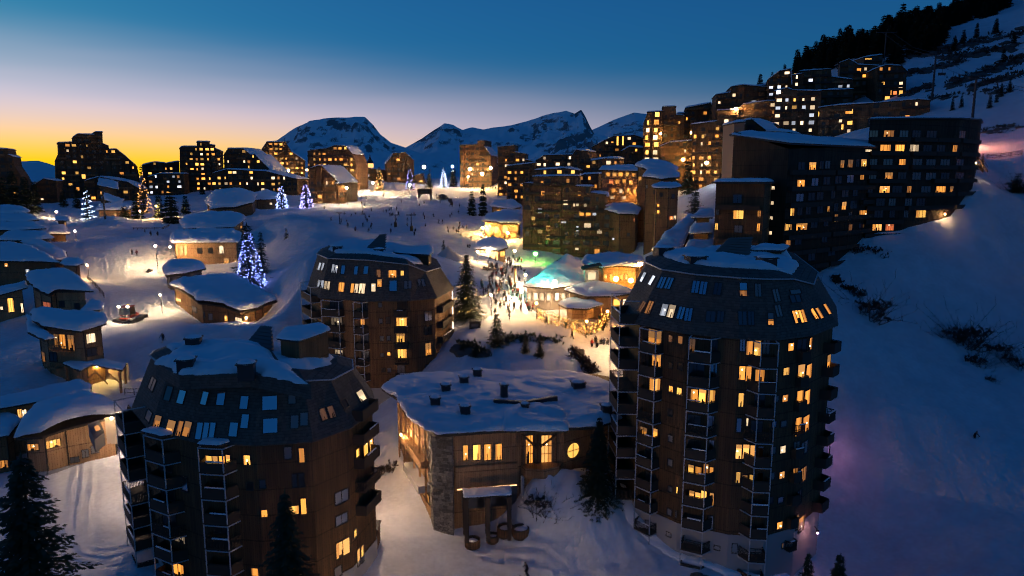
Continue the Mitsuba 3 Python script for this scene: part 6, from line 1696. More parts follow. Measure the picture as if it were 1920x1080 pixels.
lt_ = p + [0, -3.2, 2.6]

# ================================================================ trees
def conifer_mesh(seed, levels=30, per=8, twig=7, h=10.0, R=2.3, droop=.35, bare=.06, fill=1.0):
    """A spruce of height h: whorls of drooping boughs hung with flat sprays."""
    r = np.random.default_rng(seed)
    V, Fc = [], []
    for l in range(levels):
        f = (l + r.uniform(0, .7)) / levels
        z = h * (bare + (1 - bare) * f)
        rad = R * (1 - f) ** .82 * r.uniform(.72, 1.12) + .12
        n = max(4, int(per * (1 - f * .45)))
        for k in range(n):
            a = 2 * math.pi * (k + r.uniform(-.35, .35)) / n + l * 1.3
            L = rad * r.uniform(.62, 1.1)
            if r.random() < .06:
                continue
            ca, sa = math.cos(a), math.sin(a)
            for q in range(twig):
                s = ((q + .6) / twig) ** .8
                x = L * s
                zz = z - droop * L * s ** 1.6 + .10 * L * s ** 4 + r.normal(0, .04)
                c = np.array([ca * x, sa * x, zz])
                w = (.30 + .26 * rad / R) * (1 - .45 * s) * r.uniform(.8, 1.35) * fill
                for sd in (-1, 1):
                    ang = a + sd * r.uniform(.5, 1.0)
                    d = np.array([math.cos(ang), math.sin(ang), -r.uniform(.1, .55)]) * w * 1.5
                    e = np.array([-math.sin(ang), math.cos(ang), r.uniform(-.5, .2)]) * w * .42
                    i = len(V)
                    V += [c - e * .35, c + d * .55 - e, c + d, c + d * .5 + e * .9, ]
                    Fc += [[i, i + 1, i + 2], [i, i + 2, i + 3]]
    V += [np.array([.1, 0, h * .97]), np.array([-.1, .05, h * .97]), np.array([0, 0, h * 1.04])]
    Fc += [[len(V) - 3, len(V) - 2, len(V) - 1]]
    return np.array(V), np.array(Fc)


CON = [mikit.ply(conifer_mesh(s, 26, 8, 5, R=2.4), 'needles') for s in (1, 2, 3, 4)]
SLIM = [mikit.ply(conifer_mesh(s, 24, 7, 4, R=1.45), 'needles') for s in (11, 12)]
FAR = [mikit.ply(conifer_mesh(s, 20, 7, 4, R=2.0, fill=1.9), 'needles') for s in (21, 22, 23)]
NEAR = [mikit.ply(conifer_mesh(s, 46, 11, 9, R=3.1, fill=.62), 'needles') for s in (31, 32)]
TRUNK = mikit.ply(MB().tube([[0, 0, -1], [0, 0, 4], [0, 0, 9.7]], [.26, .17, .02], 7).mesh(), 'bark', 35)


def place(p, h, w=1.0, rz=0.0):
    return T().translate([float(x) for x in p]).rotate([0, 0, 1], rz).scale([h / 10 * w, h / 10 * w, h / 10])


def tree(label, p, h, kind=CON, w=1.0, group=None, name='conifer', lights=None, seed=0, cat='conifer'):
    t = thing(name, label, cat, group)
    rz = float(np.random.default_rng(seed + 5).uniform(0, 360))
    M = place(p, h, w, rz)
    ent('trunk', {**TRUNK, 'to_world': M}, None, t)
    ent('crown', {**kind[seed % len(kind)], 'to_world': M}, None, t)
    if lights:
        n, R, col, br, rb, swirl = lights
        r = np.random.default_rng(seed + 77)
        m = MB()
        for q in range(n):
            f = 1 - math.sqrt(1 - (q + .5) / n * .985)
            a = swirl * 2 * math.pi * f + r.normal(0, .25) + (math.pi * 2 * r.random() if swirl > 60 else 0)
            rad = R * (1 - f) ** .85 * (1 + .12 * math.sin(a * 3)) * r.uniform(.86, 1.06) + .08
            z = h * (.05 + .95 * f) - .10 * rad + r.normal(0, .05) * h * .02
            ic = trimesh.creation.icosphere(subdivisions=0, radius=rb * r.uniform(.7, 1.25))
            m.add(np.array(ic.vertices) + np.asarray(p) + [rad * math.cos(a), rad * math.sin(a), z], ic.faces)
        m.build('fairy_lights', 'glow', t, emit=np.array(col) * br, weight=.25, kind='stuff')
    return t


def ptree(label, px, top, base, d, w=1.0, **kw):
    """A tree from the photo: column, top and foot rows, distance."""
    p, q = at(px, base, d), at(px, top, d)
    g = tz(p[0], p[1])
    z0 = min(g, p[2]) if base < 1080 else g
    tree(label, [p[0], p[1], z0 - .1], q[2] - z0, w=w, **kw)


BLUE, VIO, WHT, AMB = (.42, .55, 1.0), (.45, .42, 1.0), (.75, .85, 1.0), (1.0, .42, .10)
ptree('tall fir covered in dense blue and violet lights beside the lit houses', 469, 419, 533, 160, 1.25, kind=CON, name='lit_tree', cat='lit tree', lights=(380, 3.7, (.20, .27, 1.0), 7, .115, 99), seed=1)
ptree('fir with loose loops of white blue lights on the upper road', 166, 348, 418, 264, .85, kind=SLIM, name='lit_tree', cat='lit tree', lights=(110, 2.7, (.5, .68, 1), 4.5, .17, 7), seed=2)
ptree('bright violet lit fir left of the wedge shaped block', 575, 338, 405, 284, 1.35, kind=CON, name='lit_tree', cat='lit tree', lights=(210, 3.5, (.34, .32, 1.0), 6, .18, 99), seed=3)
ptree('smaller blue white lit fir left of the violet one', 529, 342, 396, 288, 1.6, kind=SLIM, name='lit_tree', cat='lit tree', lights=(150, 2.7, (.30, .40, 1), 5.5, .18, 99), seed=4)
ptree('dim blue lit fir at the top of the slope', 769, 311, 350, 396, 1.2, kind=CON, name='lit_tree', cat='lit tree', lights=(45, 2.8, (.25, .27, 1), 3.5, .25, 99), seed=5)
ptree('narrow white blue lit fir under the cold lamp', 832, 313, 348, 408, .9, kind=SLIM, name='lit_tree', cat='lit tree', lights=(90, 2.4, (.5, .65, 1), 5, .25, 9), seed=6)
ptree('tall fir with golden lights against the yellow sky', 272, 310, 408, 298, .6, kind=SLIM, name='lit_tree', cat='lit tree', lights=(85, 3.2, AMB, 4, .20, 99), seed=7)
ptree('stout fir with golden lights at the top of the slope', 712, 312, 356, 384, 1.1, kind=CON, name='lit_tree', cat='lit tree', lights=(55, 2.9, AMB, 3.5, .24, 99), seed=8)
ptree('large dark fir with golden garlands right of the middle tower', 876, 477, 592, 131, 1.15, kind=NEAR, name='lit_tree', cat='lit tree', lights=(110, 3.3, (1, .52, .14), 5, .045, 5), seed=9)
for i, (px, top, base, d, w, lab) in enumerate([
    (932, 586, 652, 116, 1.5, 'round dark conifer on the edge of the plaza'), (986, 622, 652, 113, 1.3, 'small conifer left of a pair below the plaza'), (1013, 624, 658, 112, 1.2, 'small conifer right of a pair below the plaza'),
    (832, 449, 479, 205, 1.0, 'lone little conifer on the slope near the round tent'), (885, 356, 406, 288, .95, 'dark slim conifer left of the bright restaurant'), (906, 344, 402, 292, .8, 'dark slim conifer behind the bright restaurant'),
    (538, 428, 458, 196, 1.2, 'small conifer on the snowy hump'), (492, 434, 508, 172, .95, 'dark conifer just behind the big blue lit tree'), (1302, 334, 402, 208, 1.0, 'dark conifer before the warm lit block'), (236, 386, 432, 262, 1.6, 'broad dark shrub like conifer by the upper road'),
    (322, 352, 420, 258, 1.3, 'dark conifer right of the golden lit road'), (300, 362, 412, 272, 1.2, 'dark conifer at the lit bend of the upper road'), (350, 366, 412, 280, 1.2, 'dark conifer behind the hexagonal roof'), (258, 362, 402, 282, 1.2, 'dark conifer under the golden lit fir'),
    (28, 318, 395, 270, 1.1, 'dark conifer in front of the far left building'), (52, 330, 398, 262, 1.1, 'second dark conifer near the far left building'), (8, 330, 400, 255, 1.1, 'dark conifer cut by the left edge'), (68, 338, 396, 275, 1.0, 'third dark conifer near the far left building'),
    (146, 352, 392, 300, 1.0, 'dark conifer left of the white lit tree'), (120, 355, 394, 300, 1.1, 'dark conifer below the big dark block'), (212, 372, 402, 300, 1.2, 'dark conifer between snowy low roofs'), (380, 342, 372, 380, 1.1, 'distant dark conifer below the stepped block'),
    (1290, 300, 336, 262, 1.0, 'dark conifer beside the orange lamp'), (1352, 318, 352, 240, 1.0, 'dark conifer beside the white lamp'), (805, 325, 350, 410, 1.4, 'dark conifer right of the orange sodium lamp'), (850, 318, 348, 410, 1.2, 'dark conifer by the cold white lamp'),
    (893, 640, 668, 113, 2.0, 'dark low conifer on the rocks below the plaza'), (870, 636, 662, 115, 2.0, 'dark spreading conifer on the rocks by the middle tower'), (1040, 918, 950, 84.5, 1.3, 'tiny dark conifer on the snow mound')]):
    ptree(lab, px, top, base, d, w, kind=CON if d < 250 else FAR, seed=i)
ptree('tall dark spruce before the right half of the lodge', 1121, 782, 958, 80.5, .95, kind=NEAR, seed=0)
ptree('huge dark spruce filling the lower left corner', 78, 858, 1180, 50, 1.05, kind=NEAR, seed=1)
ptree('dark spruce before the foot of the left tower', 548, 925, 1180, 57, .85, kind=NEAR, seed=2)
ptree('small dark spruce at the foot of the right tower', 1512, 1036, 1110, 69, 1.0, kind=CON, seed=4)
ptree('dark spruce at the bottom edge right of the right tower', 1570, 1038, 1120, 67, 1.1, kind=CON, seed=5)
# ridge and hillside
HL = ['%s conifer on the ridge skyline, counted from the lower left end' % x for x in 'first second third fourth fifth sixth seventh eighth ninth tenth eleventh twelfth thirteenth'.split()] + ['conifer at the upper left corner of the ridge forest', 'conifer at the lower left corner of the upper ridge forest'] + [
    'leftmost of four tall conifers on the bright snow below the ridge forest', 'second of four tall conifers on the bright snow below the ridge forest', 'third of four tall conifers on the bright snow below the ridge forest', 'rightmost of four tall conifers on the bright snow below the ridge forest',
    'conifer at the right edge above the rocky band', 'small conifer just left of the chairlift rocks', 'small conifer among the first rocks beside the forest', 'conifer at the foot of the ridge forest near the round dark tower', 'small conifer between two rocky bands near the right edge',
    'left one of two small conifers between the lift pylons', 'right one of two small conifers between the lift pylons', 'conifer just right of the nearer lift pylon', 'tallest of the small conifers right of the nearer lift pylon', 'rightmost small conifer above the pink lit snow', 'small conifer above the middle of the pink lit snow',
    'shrub like conifer by the stairs of the slab block', 'round dark conifer on the snow edge at far right']
for i, (px, top, d, w) in enumerate([(1424, 138, 420, 1.0), (1447, 134, 425, .9), (1470, 120, 425, 1.0), (1493, 92, 425, 1.0), (1508, 84, 430, .9), (1528, 76, 430, 1.0), (1541, 64, 430, 1.1), (1560, 66, 430, 1.0), (1573, 52, 432, .9), (1590, 46, 432, 1.1), (1608, 54, 430, 1.1), (1625, 58, 430, 1.2), (1640, 52, 425, 1.0), (1690, 4, 440, 1.0), (1668, 28, 440, 1.1),
                                     (1770, 44, 330, .9), (1805, 55, 330, .9), (1830, 42, 345, .85), (1866, 34, 350, 1.0), (1899, 58, 330, .9), (1788, 66, 320, .9), (1751, 66, 330, .9), (1720, 72, 340, 1.0), (1880, 90, 300, .8), (1785, 186, 245, .7), (1802, 180, 245, .7), (1855, 182, 235, .9), (1876, 160, 240, .8), (1892, 152, 245, .8), (1868, 172, 236, .7), (1840, 300, 178, .6), (1906, 340, 163, 1.4)]):
    g = hit(px, top + (26 if i < 15 else 30 if i < 24 else 22), 120, 700)
    if g[1] > 560 or i < 15:
        g = onground(px, d)
    top_z = at(px, top, g[1])[2]
    h = float(np.clip(top_z - g[2], 4.5, 16))
    tree(HL[i], g, h, kind=FAR, w=w * 1.15, seed=i, group='conifers on the ridge skyline' if i < 15 else 'conifers on the snowy hillside')


def scatter_in(poly, n, seed, d0=150, d1=600):
    r = np.random.default_rng(seed)
    pg = Polygon(poly)
    x0, y0, x1, y1 = pg.bounds
    out = []
    while len(out) < n:
        q = r.uniform([x0, y0], [x1, y1])
        if pg.contains(Point(*q)):
            g = hit(q[0], q[1], d0, d1)
            if g[1] < d1 * .98:
                out.append(g)
            elif r.random() < .05:
                out.append(onground(q[0], r.uniform(380, 440)))
    return np.array(out)


fv, ff = meshkit.WRITTEN[FAR[0]['filename']][:2]
fw = [meshkit.WRITTEN[x['filename']][:2] for x in FAR]
mf = MB()
r_ = np.random.default_rng(4)
for poly, n, sd in [([(1478, 140), (1500, 118), (1550, 92), (1600, 72), (1650, 84), (1690, 95), (1690, 124), (1660, 112), (1600, 118), (1560, 134)], 130, 1), ([(1650, 72), (1690, 30), (1715, 5), (1900, -60), (1885, 18), (1800, 44), (1760, 62), (1712, 98)], 230, 2), ([(1690, 100), (1760, 62), (1770, 80), (1720, 112)], 30, 3)]:
    for g in scatter_in(poly, n, sd):
        v, f = fw[r_.integers(3)]
        h = r_.uniform(7, 13)
        a = r_.uniform(0, 6.28)
        R_ = np.array([[math.cos(a), -math.sin(a), 0], [math.sin(a), math.cos(a), 0], [0, 0, 1]])
        mf.add((v * [h / 10 * 1.3, h / 10 * 1.3, h / 10]) @ R_.T + g - [0, 0, .4], f)
k = ent('forest', mf.mesh(), 'needles')
labels[k] = {'kind': 'stuff', 'label': 'dark conifer forest along the ridge above the upper village', 'category': 'forest'}
# scrub and rock bands on the hillside
ms, mr = MB(), MB()


def clump(m, g, s, r, n=14):
    for q in range(n):
        c = g + r.normal(0, s * .45, 3) * [1, 1, .35]
        d = r.normal(0, 1, 3) + [0, 0, .9]
        d *= s * r.uniform(.3, .9) / np.linalg.norm(d)
        e = np.cross(d, r.normal(0, 1, 3))
        e *= s * .16 / (np.linalg.norm(e) + 1e-9)
        m.add([c, c + d * .6 - e, c + d, c + d * .5 + e], [[0, 1, 2], [0, 2, 3]])


def boulder(m, g, s, r):
    ic = trimesh.creation.icosphere(subdivisions=1, radius=1.0)
    v = np.array(ic.vertices)
    v = v * (1 + (meshkit.noise(v * 1.6 + r.uniform(0, 50), 3)[:, None] - .5) * .9) * np.array([1.3, 1.0, .65]) * s
    m.add(v + g - [0, 0, s * .2], ic.faces)


for a, b, n, wd in [((1700, 108), (1920, 62), 150, 7), ((1760, 112), (1920, 86), 130, 6), ((1700, 140), (1800, 118), 60, 5), ((1780, 160), (1920, 112), 150, 7), ((1820, 165), (1920, 140), 70, 5), ((1690, 182), (1750, 160), 50, 5), ((1700, 80), (1760, 100), 60, 6), ((1840, 250), (1915, 235), 26, 7), ((1740, 185), (1900, 168), 40, 5)]:
    for q in range(n):
        f = r_.random()
        g = hit(a[0] + (b[0] - a[0]) * f, a[1] + (b[1] - a[1]) * f + r_.normal(0, wd * .6), 150, 560)
        if g[1] > 540:
            continue
        if r_.random() < .5:
            clump(ms, g, g[1] / 300 * r_.uniform(1.2, 3.0), r_)
        else:
            boulder(mr, g, g[1] / 300 * r_.uniform(.7, 2.2), r_)
k = ent('scrub', ms.mesh(), 'twigs')
labels[k] = {'kind': 'stuff', 'label': 'dark scrub in bands across the steep snowy hillside', 'category': 'scrub'}
k = ent('hillside_rocks', mr.mesh(), 'rock_face', smooth=50)
labels[k] = {'kind': 'stuff', 'label': 'bare rocks in bands across the steep snowy hillside', 'category': 'rocks'}


def bush_mesh(seed, n=38, h=2.0, spread=1.5):
    r = np.random.default_rng(seed)
    m = MB()
    for q in range(n):
        p = np.array([r.normal(0, .3) * spread, r.normal(0, .3) * spread, -.2])
        d = np.array([r.normal(0, .5) * spread, r.normal(0, .5) * spread, r.uniform(.6, 1.2)])
        pts_ = [p]
        for s in range(4):
            d = d + r.normal(0, .22, 3)
            pts_.append(pts_[-1] + d * h * .25)
        m.tube(pts_, np.linspace(.035, .008, 5), 4)
        for w in range(5):
            b = pts_[1 + w % 4]
            e = r.normal(0, .6, 3) + [0, 0, .5]
            m.tube([b, b + e * .3 * h / 2, b + e * .5 * h / 2 + r.normal(0, .12, 3)], [.018, .012, .006], 3)
    for q in range(8):
        clump(m, np.array([r.normal(0, .55), r.normal(0, .45), r.uniform(.2, 1.3)]), .7, r, 16)
    return m.mesh()


BUSH = [mikit.ply(bush_mesh(s), 'twigs') for s in (1, 2, 3)]
for i, (px, py, h, lab) in enumerate([(1808, 650, 5.0, 'tall bare bush on the open snow at right'), (1790, 640, 3.2, 'bare bush left of the tall one on the open snow'), (1832, 690, 3.0, 'dark bush below the tall bare bush'), (1862, 672, 3.6, 'thin bare bush right of the tall one'), (1905, 690, 3.2, 'bare bush near the right edge'), (1858, 718, 1.4, 'low twiggy bush below the others'),
                                      (1625, 600, 5.0, 'bare bush beside the right tower attic'), (1905, 360, 3.4, 'round dark bush on the upper snow edge'), (1018, 965, 3.2, 'bare sapling on the snow mound before the lodge')]):
    g = hit(px, py)
    t = solo('bush', {**BUSH[i % 3], 'to_world': T().translate([float(x) for x in g]).rotate([0, 0, 1], i * 77.0).scale(h / 2.2 * (1 if i != 8 else .9))} and MB().add(*[x for x in [(np.array(meshkit.WRITTEN[BUSH[i % 3]['filename']][0]) * h / 2.2 + g), meshkit.WRITTEN[BUSH[i % 3]['filename']][1]]]), 'twigs', lab, 'bush')
# snow dusted rocks and low dark shrubs
r_ = np.random.default_rng(8)
for i, (px, py, s, lab) in enumerate([(880, 655, 2.4, 'dark rock outcrop under the conifers by the plaza'), (905, 662, 1.8, 'dark rock right of the outcrop by the plaza'), (1075, 662, 1.0, 'dark stone at the left end of the low hedge'), (1092, 680, 1.1, 'dark stone in the low hedge row'), (1000, 668, .9, 'dark stone below the pair of small conifers'), (1310, 1082, .8, 'stone at the foot of the right tower')]):
    m = MB()
    for q in range(4):
        boulder(m, hit(px + r_.normal(0, 6), py + r_.normal(0, 2)), s * r_.uniform(.5, 1), r_)
    solo('rock', m, 'rock_face', lab, 'rock_face', smooth=50)
for i, (a, b, n, lab) in enumerate([((1062, 648), (1112, 702), 40, 'low dark hedge curving down from the plaza'), ((940, 640), (1050, 640), 34, 'low dark hedge along the plaza edge'), ((862, 645), (915, 665), 30, 'dark evergreen ground shrubs round the rocks'), ((705, 890), (745, 880), 10, 'snowy twigs left of the lodge'), ((1600, 470), (1660, 480), 22, 'dark shrubs at the foot of the slab block'), ((1560, 520), (1610, 560), 24, 'dark shrubs below the slab block')]):
    m = MB()
    for q in range(n):
        f = r_.random()
        g = hit(a[0] + (b[0] - a[0]) * f + r_.normal(0, 3), a[1] + (b[1] - a[1]) * f + r_.normal(0, 3))
        clump(m, g + [0, 0, .3], r_.uniform(.6, 1.3), r_, 26)
    solo('hedge' if 'hedge' in lab else 'shrub', m, 'needles' if i in (1, 2) else 'twigs', lab, 'hedge' if 'hedge' in lab else 'shrub')

# ================================================================ people
import manifold3d as m3


def figure(pose, seed):
    """A clothed person 1.75 m tall, facing +y, as one continuous surface; returns vertices, faces and a region number per vertex."""
    J = {'pel': (0, 0, .95, .145), 'che': (0, .02, 1.30, .165), 'nec': (0, .03, 1.47, .075), 'hea': (0, .05, 1.62, .105), 'nos': (0, .15, 1.605, .025), 'hat': (0, .035, 1.68, .11)}
    st, ar = pose['stride'], pose['arms']
    lean = pose.get('lean', 0)
    for k in ('che', 'nec', 'hea', 'nos', 'hat'):
        x, y, z, r = J[k]
        J[k] = (x, y + lean * (z - .95), z - abs(lean) * .12 * (z - .95), r)
    bones = [('pel', 'che', 0), ('che', 'nec', 0), ('nec', 'hea', 3), ('hea', 'nos', 3), ('hea', 'hat', 4)]
    kn = pose.get('knee', .06)
    for s, n in ((-1, 'l'), (1, 'r')):
        f = st * s
        J['hip' + n] = (s * .10, 0, .90, .115)
        J['kne' + n] = (s * .115, f * .5 + kn, .50, .078)
        J['ank' + n] = (s * .12, f - (.08 if f < 0 else 0), .10, .058)
        J['toe' + n] = (s * .135, f + .15, .055, .05)
        sh = np.array(J['che'][:3])
        J['sho' + n] = (s * .185, sh[1] - .0, sh[2] + .10, .082)
        ax, ay, az = ar[0 if s < 0 else 1]
        J['elb' + n] = (s * (.25 + ax * .3), sh[1] + ay * .5 - .03, sh[2] - .19 + az * .2, .062)
        J['wri' + n] = (s * (.24 + ax * .6), sh[1] + ay + .02, sh[2] - .42 + az, .048)
        w, e = np.array(J['wri' + n][:3]), np.array(J['elb' + n][:3])
        d = (w - e) / np.linalg.norm(w - e)
        hd = w + d * .10
        J['han' + n] = (*hd, .045)
        J['thu' + n] = (*(w + d * .07 + np.array([-s * .05, .03, 0])), .02)
        bones += [('pel', 'hip' + n, 1), ('hip' + n, 'kne' + n, 1), ('kne' + n, 'ank' + n, 1), ('ank' + n, 'toe' + n, 2), ('che', 'sho' + n, 0), ('sho' + n, 'elb' + n, 0), ('elb' + n, 'wri' + n, 0), ('wri' + n, 'han' + n, 2), ('wri' + n, 'thu' + n, 2)]
    parts = []
    for a, b, reg in bones:
        pa, pb = J[a], J[b]
        parts.append(m3.Manifold.batch_hull([m3.Manifold.sphere(p[3], 10).translate(p[:3]) for p in (pa, pb)]))
    body = m3.Manifold.batch_boolean(parts, m3.OpType.Add)
    me = body.to_mesh()
    tm = trimesh.Trimesh(me.vert_properties[:, :3], me.tri_verts, process=True)
    tm = trimesh.smoothing.filter_taubin(tm, iterations=4)
    v = np.array(tm.vertices)
    best, reg = np.full(len(v), 9e9), np.zeros(len(v), int)
    for a, b, rg in bones:
        A, B = np.array(J[a]), np.array(J[b])
        t_ = np.clip(((v - A[:3]) @ (B[:3] - A[:3])) / max(((B[:3] - A[:3]) ** 2).sum(), 1e-9), 0, 1)
        d = np.linalg.norm(v - (A[:3] + t_[:, None] * (B[:3] - A[:3])), axis=1) - (A[3] + t_ * (B[3] - A[3]))
        k = d < best
        best[k], reg[k] = d[k], rg
    reg[(reg == 3) & (v[:, 2] > J['hea'][2] + .055)] = 4
    return v, np.array(tm.faces), reg


POSES = [figure(dict(stride=.02, arms=[(0, .02, 0), (0, .02, 0)]), 0), figure(dict(stride=.26, arms=[(0, .18, .04), (0, -.16, .04)]), 1), figure(dict(stride=-.24, arms=[(.05, -.16, .05), (.05, .2, .06)]), 2),
         figure(dict(stride=.05, arms=[(-.25, .22, .12), (.0, .0, 0)]), 3), figure(dict(stride=.06, knee=.2, lean=.35, arms=[(.35, .22, .06), (.35, .22, .06)]), 4)]
COLS = [((.02, .02, .025), (.015, .015, .018)), ((.03, .04, .08), (.02, .02, .025)), ((.30, .03, .025), (.03, .03, .035)), ((.06, .055, .05), (.05, .06, .09)), ((.35, .33, .30), (.02, .02, .03)), ((.10, .03, .05), (.03, .025, .02)), ((.02, .07, .09), (.02, .02, .02))]
WORD = ['black', 'dark blue', 'red', 'grey brown', 'pale', 'dark red', 'petrol']
_fig = {}


def fig(pose, col):
    if (pose, col) not in _fig:
        v, f, reg = POSES[pose]
        j, p = COLS[col]
        table = np.array([j, p, (.02, .02, .02), (.45, .28, .20), [x * .6 + .01 for x in j]])
        _fig[pose, col] = mikit.ply((v, f), 'cloth', True, color=table[reg])
    return _fig[pose, col]


def person(g, pose, col, rz, label, group=None, skis=False):
    t = solo('person', {**fig(pose, col), 'to_world': T().translate([float(g[0]), float(g[1]), float(g[2]) - .02]).rotate([0, 0, 1], rz)}
             if False else (lambda v, f: (v @ np.array([[math.cos(math.radians(rz)), math.sin(math.radians(rz)), 0], [-math.sin(math.radians(rz)), math.cos(math.radians(rz)), 0], [0, 0, 1]]) + g, f))(*POSES[pose][:2]), 'cloth', label, 'person', group)
    return t


def person(g, pose, col, rz, label, group=None, skis=False):
    M = T().translate([float(g[0]), float(g[1]), float(g[2]) - .02]).rotate([0, 0, 1], float(rz))
    k = numbered('person')
    scene[k] = {**fig(pose, col), 'to_world': M}
    labels[k] = {'label': label, 'category': 'person'}
    if group:
        labels[k]['group'] = group
    if skis:
        m = MB()
        for s in (-1, 1):
            m.par([s * .13 - .04, -.8, .0], [.08, 0, 0], [0, 1.65, 0], [0, 0, .03])
            m.bar([s * .13, .82, .02], [s * .13, 1.0, .12], .08, .03)
        ent('ski', {**mikit.ply(m.mesh(), 'dark_metal'), 'to_world': M}, None, k)
        m = MB()
        for s in (-1, 1):
            m.bar([s * .45, .34, 1.0], [s * .55, .05, .02], .03, .03)
        ent('ski_pole', {**mikit.ply(m.mesh(), 'dark_metal'), 'to_world': M}, None, k)
    return k


rp = np.random.default_rng(17)
crowd = [(185, 25), (262, 45), (237, 112), (252, 112), (425, 265), (545, 262), (566, 264), (578, 235), (605, 220), (625, 222), (495, 300), (510, 300), (525, 302), (470, 300), (385, 295), (365, 290), (400, 288), (440, 285), (420, 350), (512, 385), (540, 420), (350, 430), (362, 475), (378, 475), (415, 440),
         (400, 500), (470, 440), (490, 440), (505, 450), (465, 490), (515, 490), (590, 480), (620, 505), (628, 470), (655, 520), (640, 525), (575, 520), (535, 540), (520, 575), (455, 560), (550, 610), (490, 585), (325, 600), (312, 650), (745, 600), (460, 335), (530, 330), (585, 300), (610, 285), (430, 395), (480, 470), (440, 520), (600, 450), (500, 350), (555, 360), (395, 455),
         (560, 205), (590, 190), (640, 205), (655, 225), (520, 262), (535, 285), (455, 275), (410, 270), (345, 410), (430, 470), (560, 400), (580, 440)]
crowd += [(int(a), int(b)) for a, b in zip(np.random.default_rng(2).uniform(380, 660, 34), np.random.default_rng(3).uniform(190, 500, 34))]
crowd += [(700, 590), (715, 610), (690, 560), (1180, 640), (1260, 690), (1000, 740), (850, 700), (650, 600), (600, 590), (560, 640), (450, 640)]
n_ = 0
for (x, y) in crowd:
    g = hit(820 + x / 4.155, 440 + y / 4.155)
    col = int(rp.choice([0, 0, 0, 1, 2, 3, 4, 5, 6]))
    zone = 'near the plaza hut' if y < 240 else 'by the picnic benches' if y < 320 else 'beside the decorated fir' if x < 440 else 'near the white hall front' if x > 560 else 'in the middle of the lit plaza' if y < 560 else 'on the lower edge of the plaza'
    pose = int(rp.integers(0, 4))
    lab = '%s person in %s winter clothes %s' % ('walking' if pose in (1, 2) else 'standing', WORD[col], zone)
    person(g, pose, col, rp.uniform(0, 360), lab, lab.replace('person', 'people'))
for i, (x, y, pose, col, lab) in enumerate([(1050, 812, 1, 0, 'person walking alone on the snow below the market fence'), (1205, 885, 0, 2, 'person in red at the left of the group by the right tower'), (1232, 862, 0, 0, 'person in black at the back left of the group by the right tower'), (1243, 905, 1, 0, 'person in black stepping forward from the group by the right tower'),
                                            (1275, 882, 0, 0, 'third person in the row of the group by the right tower'), (1297, 878, 3, 1, 'fourth person in the row of the group by the right tower'), (1325, 880, 2, 3, 'rightmost person of the group by the right tower'), (1290, 768, 3, 0, 'tall person standing nearest the end of the market fence'),
                                            (1300, 740, 0, 0, 'person just behind the tall one at the end of the fence'), (1350, 772, 1, 0, 'person walking toward the right tower balconies'), (1396, 784, 2, 0, 'person striding beside the right tower balconies'), (1420, 812, 1, 1, 'person half hidden by the right tower balconies')]):
    person(hit(820 + x / 4.155, 440 + y / 4.155), pose, col, [90, 20, 180, 150, 0, 30, 200, 160, 20, -90, 70, -80][i], lab)
slope = [(672, 855), (875, 912), (948, 905), (985, 925), (1010, 925), (995, 950), (965, 850), (975, 835), (1115, 880), (1140, 876), (1160, 866), (1175, 862), (1165, 905), (1185, 905), (1215, 942), (1300, 946), (1325, 905), (1345, 905), (1495, 910), (1385, 832), (1680, 885), (905, 1022), (850, 990), (725, 940), (1350, 1050), (1120, 745), (1010, 760), (955, 770), (1630, 645), (1680, 1010), (1715, 1005), (1740, 1000),
         (1250, 800), (820, 900), (1430, 990), (1560, 960), (1600, 1010)] + [(int(a), int(b)) for a, b in zip(np.random.default_rng(12).uniform(780, 1740, 40), np.random.default_rng(13).uniform(740, 1040, 40))]
for i, (x, y) in enumerate(slope):
    col = int(rp.choice([0, 0, 1, 3, 5, 0]))
    zone = 'on the brightest part of the slope' if x < 960 and y < 890 else 'on the shaded left side of the slope' if x < 1010 else 'in the middle of the slope' if x < 1260 else 'by the drag lift pylons' if x < 1400 else 'at the right side of the slope'
    lab = '%s in %s clothes %s' % ('crouching skier' if i % 3 == 0 else 'person', WORD[col], zone)
    person(hit(440 + x / 4, 180 + y / 4), 4 if i % 3 == 0 else int(rp.integers(0, 4)), col, rp.uniform(0, 360), lab, lab + ', group', skis=i % 3 == 0)
for i, x in enumerate([868, 873, 878, 884, 889, 893, 898, 903, 909, 914, 919, 924, 929, 935]):
    col = int(rp.choice([0, 1, 3]))
    person(hit(x, 353 + rp.uniform(-2.5, 3)), int(rp.integers(0, 4)), col, rp.uniform(0, 360), 'tiny person in %s in the row at the top of the slope' % WORD[col], 'people in %s at the top of the slope' % WORD[col])
for i in range(22):
    col = int(rp.choice([0, 0, 1, 2, 3]))
    person(hit(902 + i * 3.4, 446 + rp.uniform(-3, 5)), int(rp.integers(0, 4)), col, rp.uniform(0, 360), 'person in %s on the terrace before the bright restaurant' % WORD[col], 'people in %s before the restaurant' % WORD[col])
for x, y, pose, col, rz, lab, sk in [(248, 479, 1, 0, 180, 'left one of two people walking up the groomed road', False), (257, 480, 2, 5, 180, 'right one of two people walking up the groomed road', False), (283, 443, 0, 0, 20, 'person standing by the low wall on the upper road', False), (296, 444, 0, 0, 190, 'taller person by the low wall on the upper road', False),
                                     (272, 437, 0, 4, 90, 'person in pale clothes by the upper road', False), (306, 640, 4, 0, 190, 'skier in dark clothes on the snow below the groomed road', True), (1826, 828, 4, 0, 200, 'lone skier on the wide dark slope at right', True), (989, 1079, 4, 0, 100, 'skier crossing the lit snow at the bottom edge', True),
                                     (243, 779, 1, 0, 200, 'person walking beside the left tower balconies', False), (222, 850, 1, 0, 20, 'person on the snow by the rounded roof house', False)]:
    person(hit(x, min(y, 1079)), pose, col, rz, lab, None, sk)

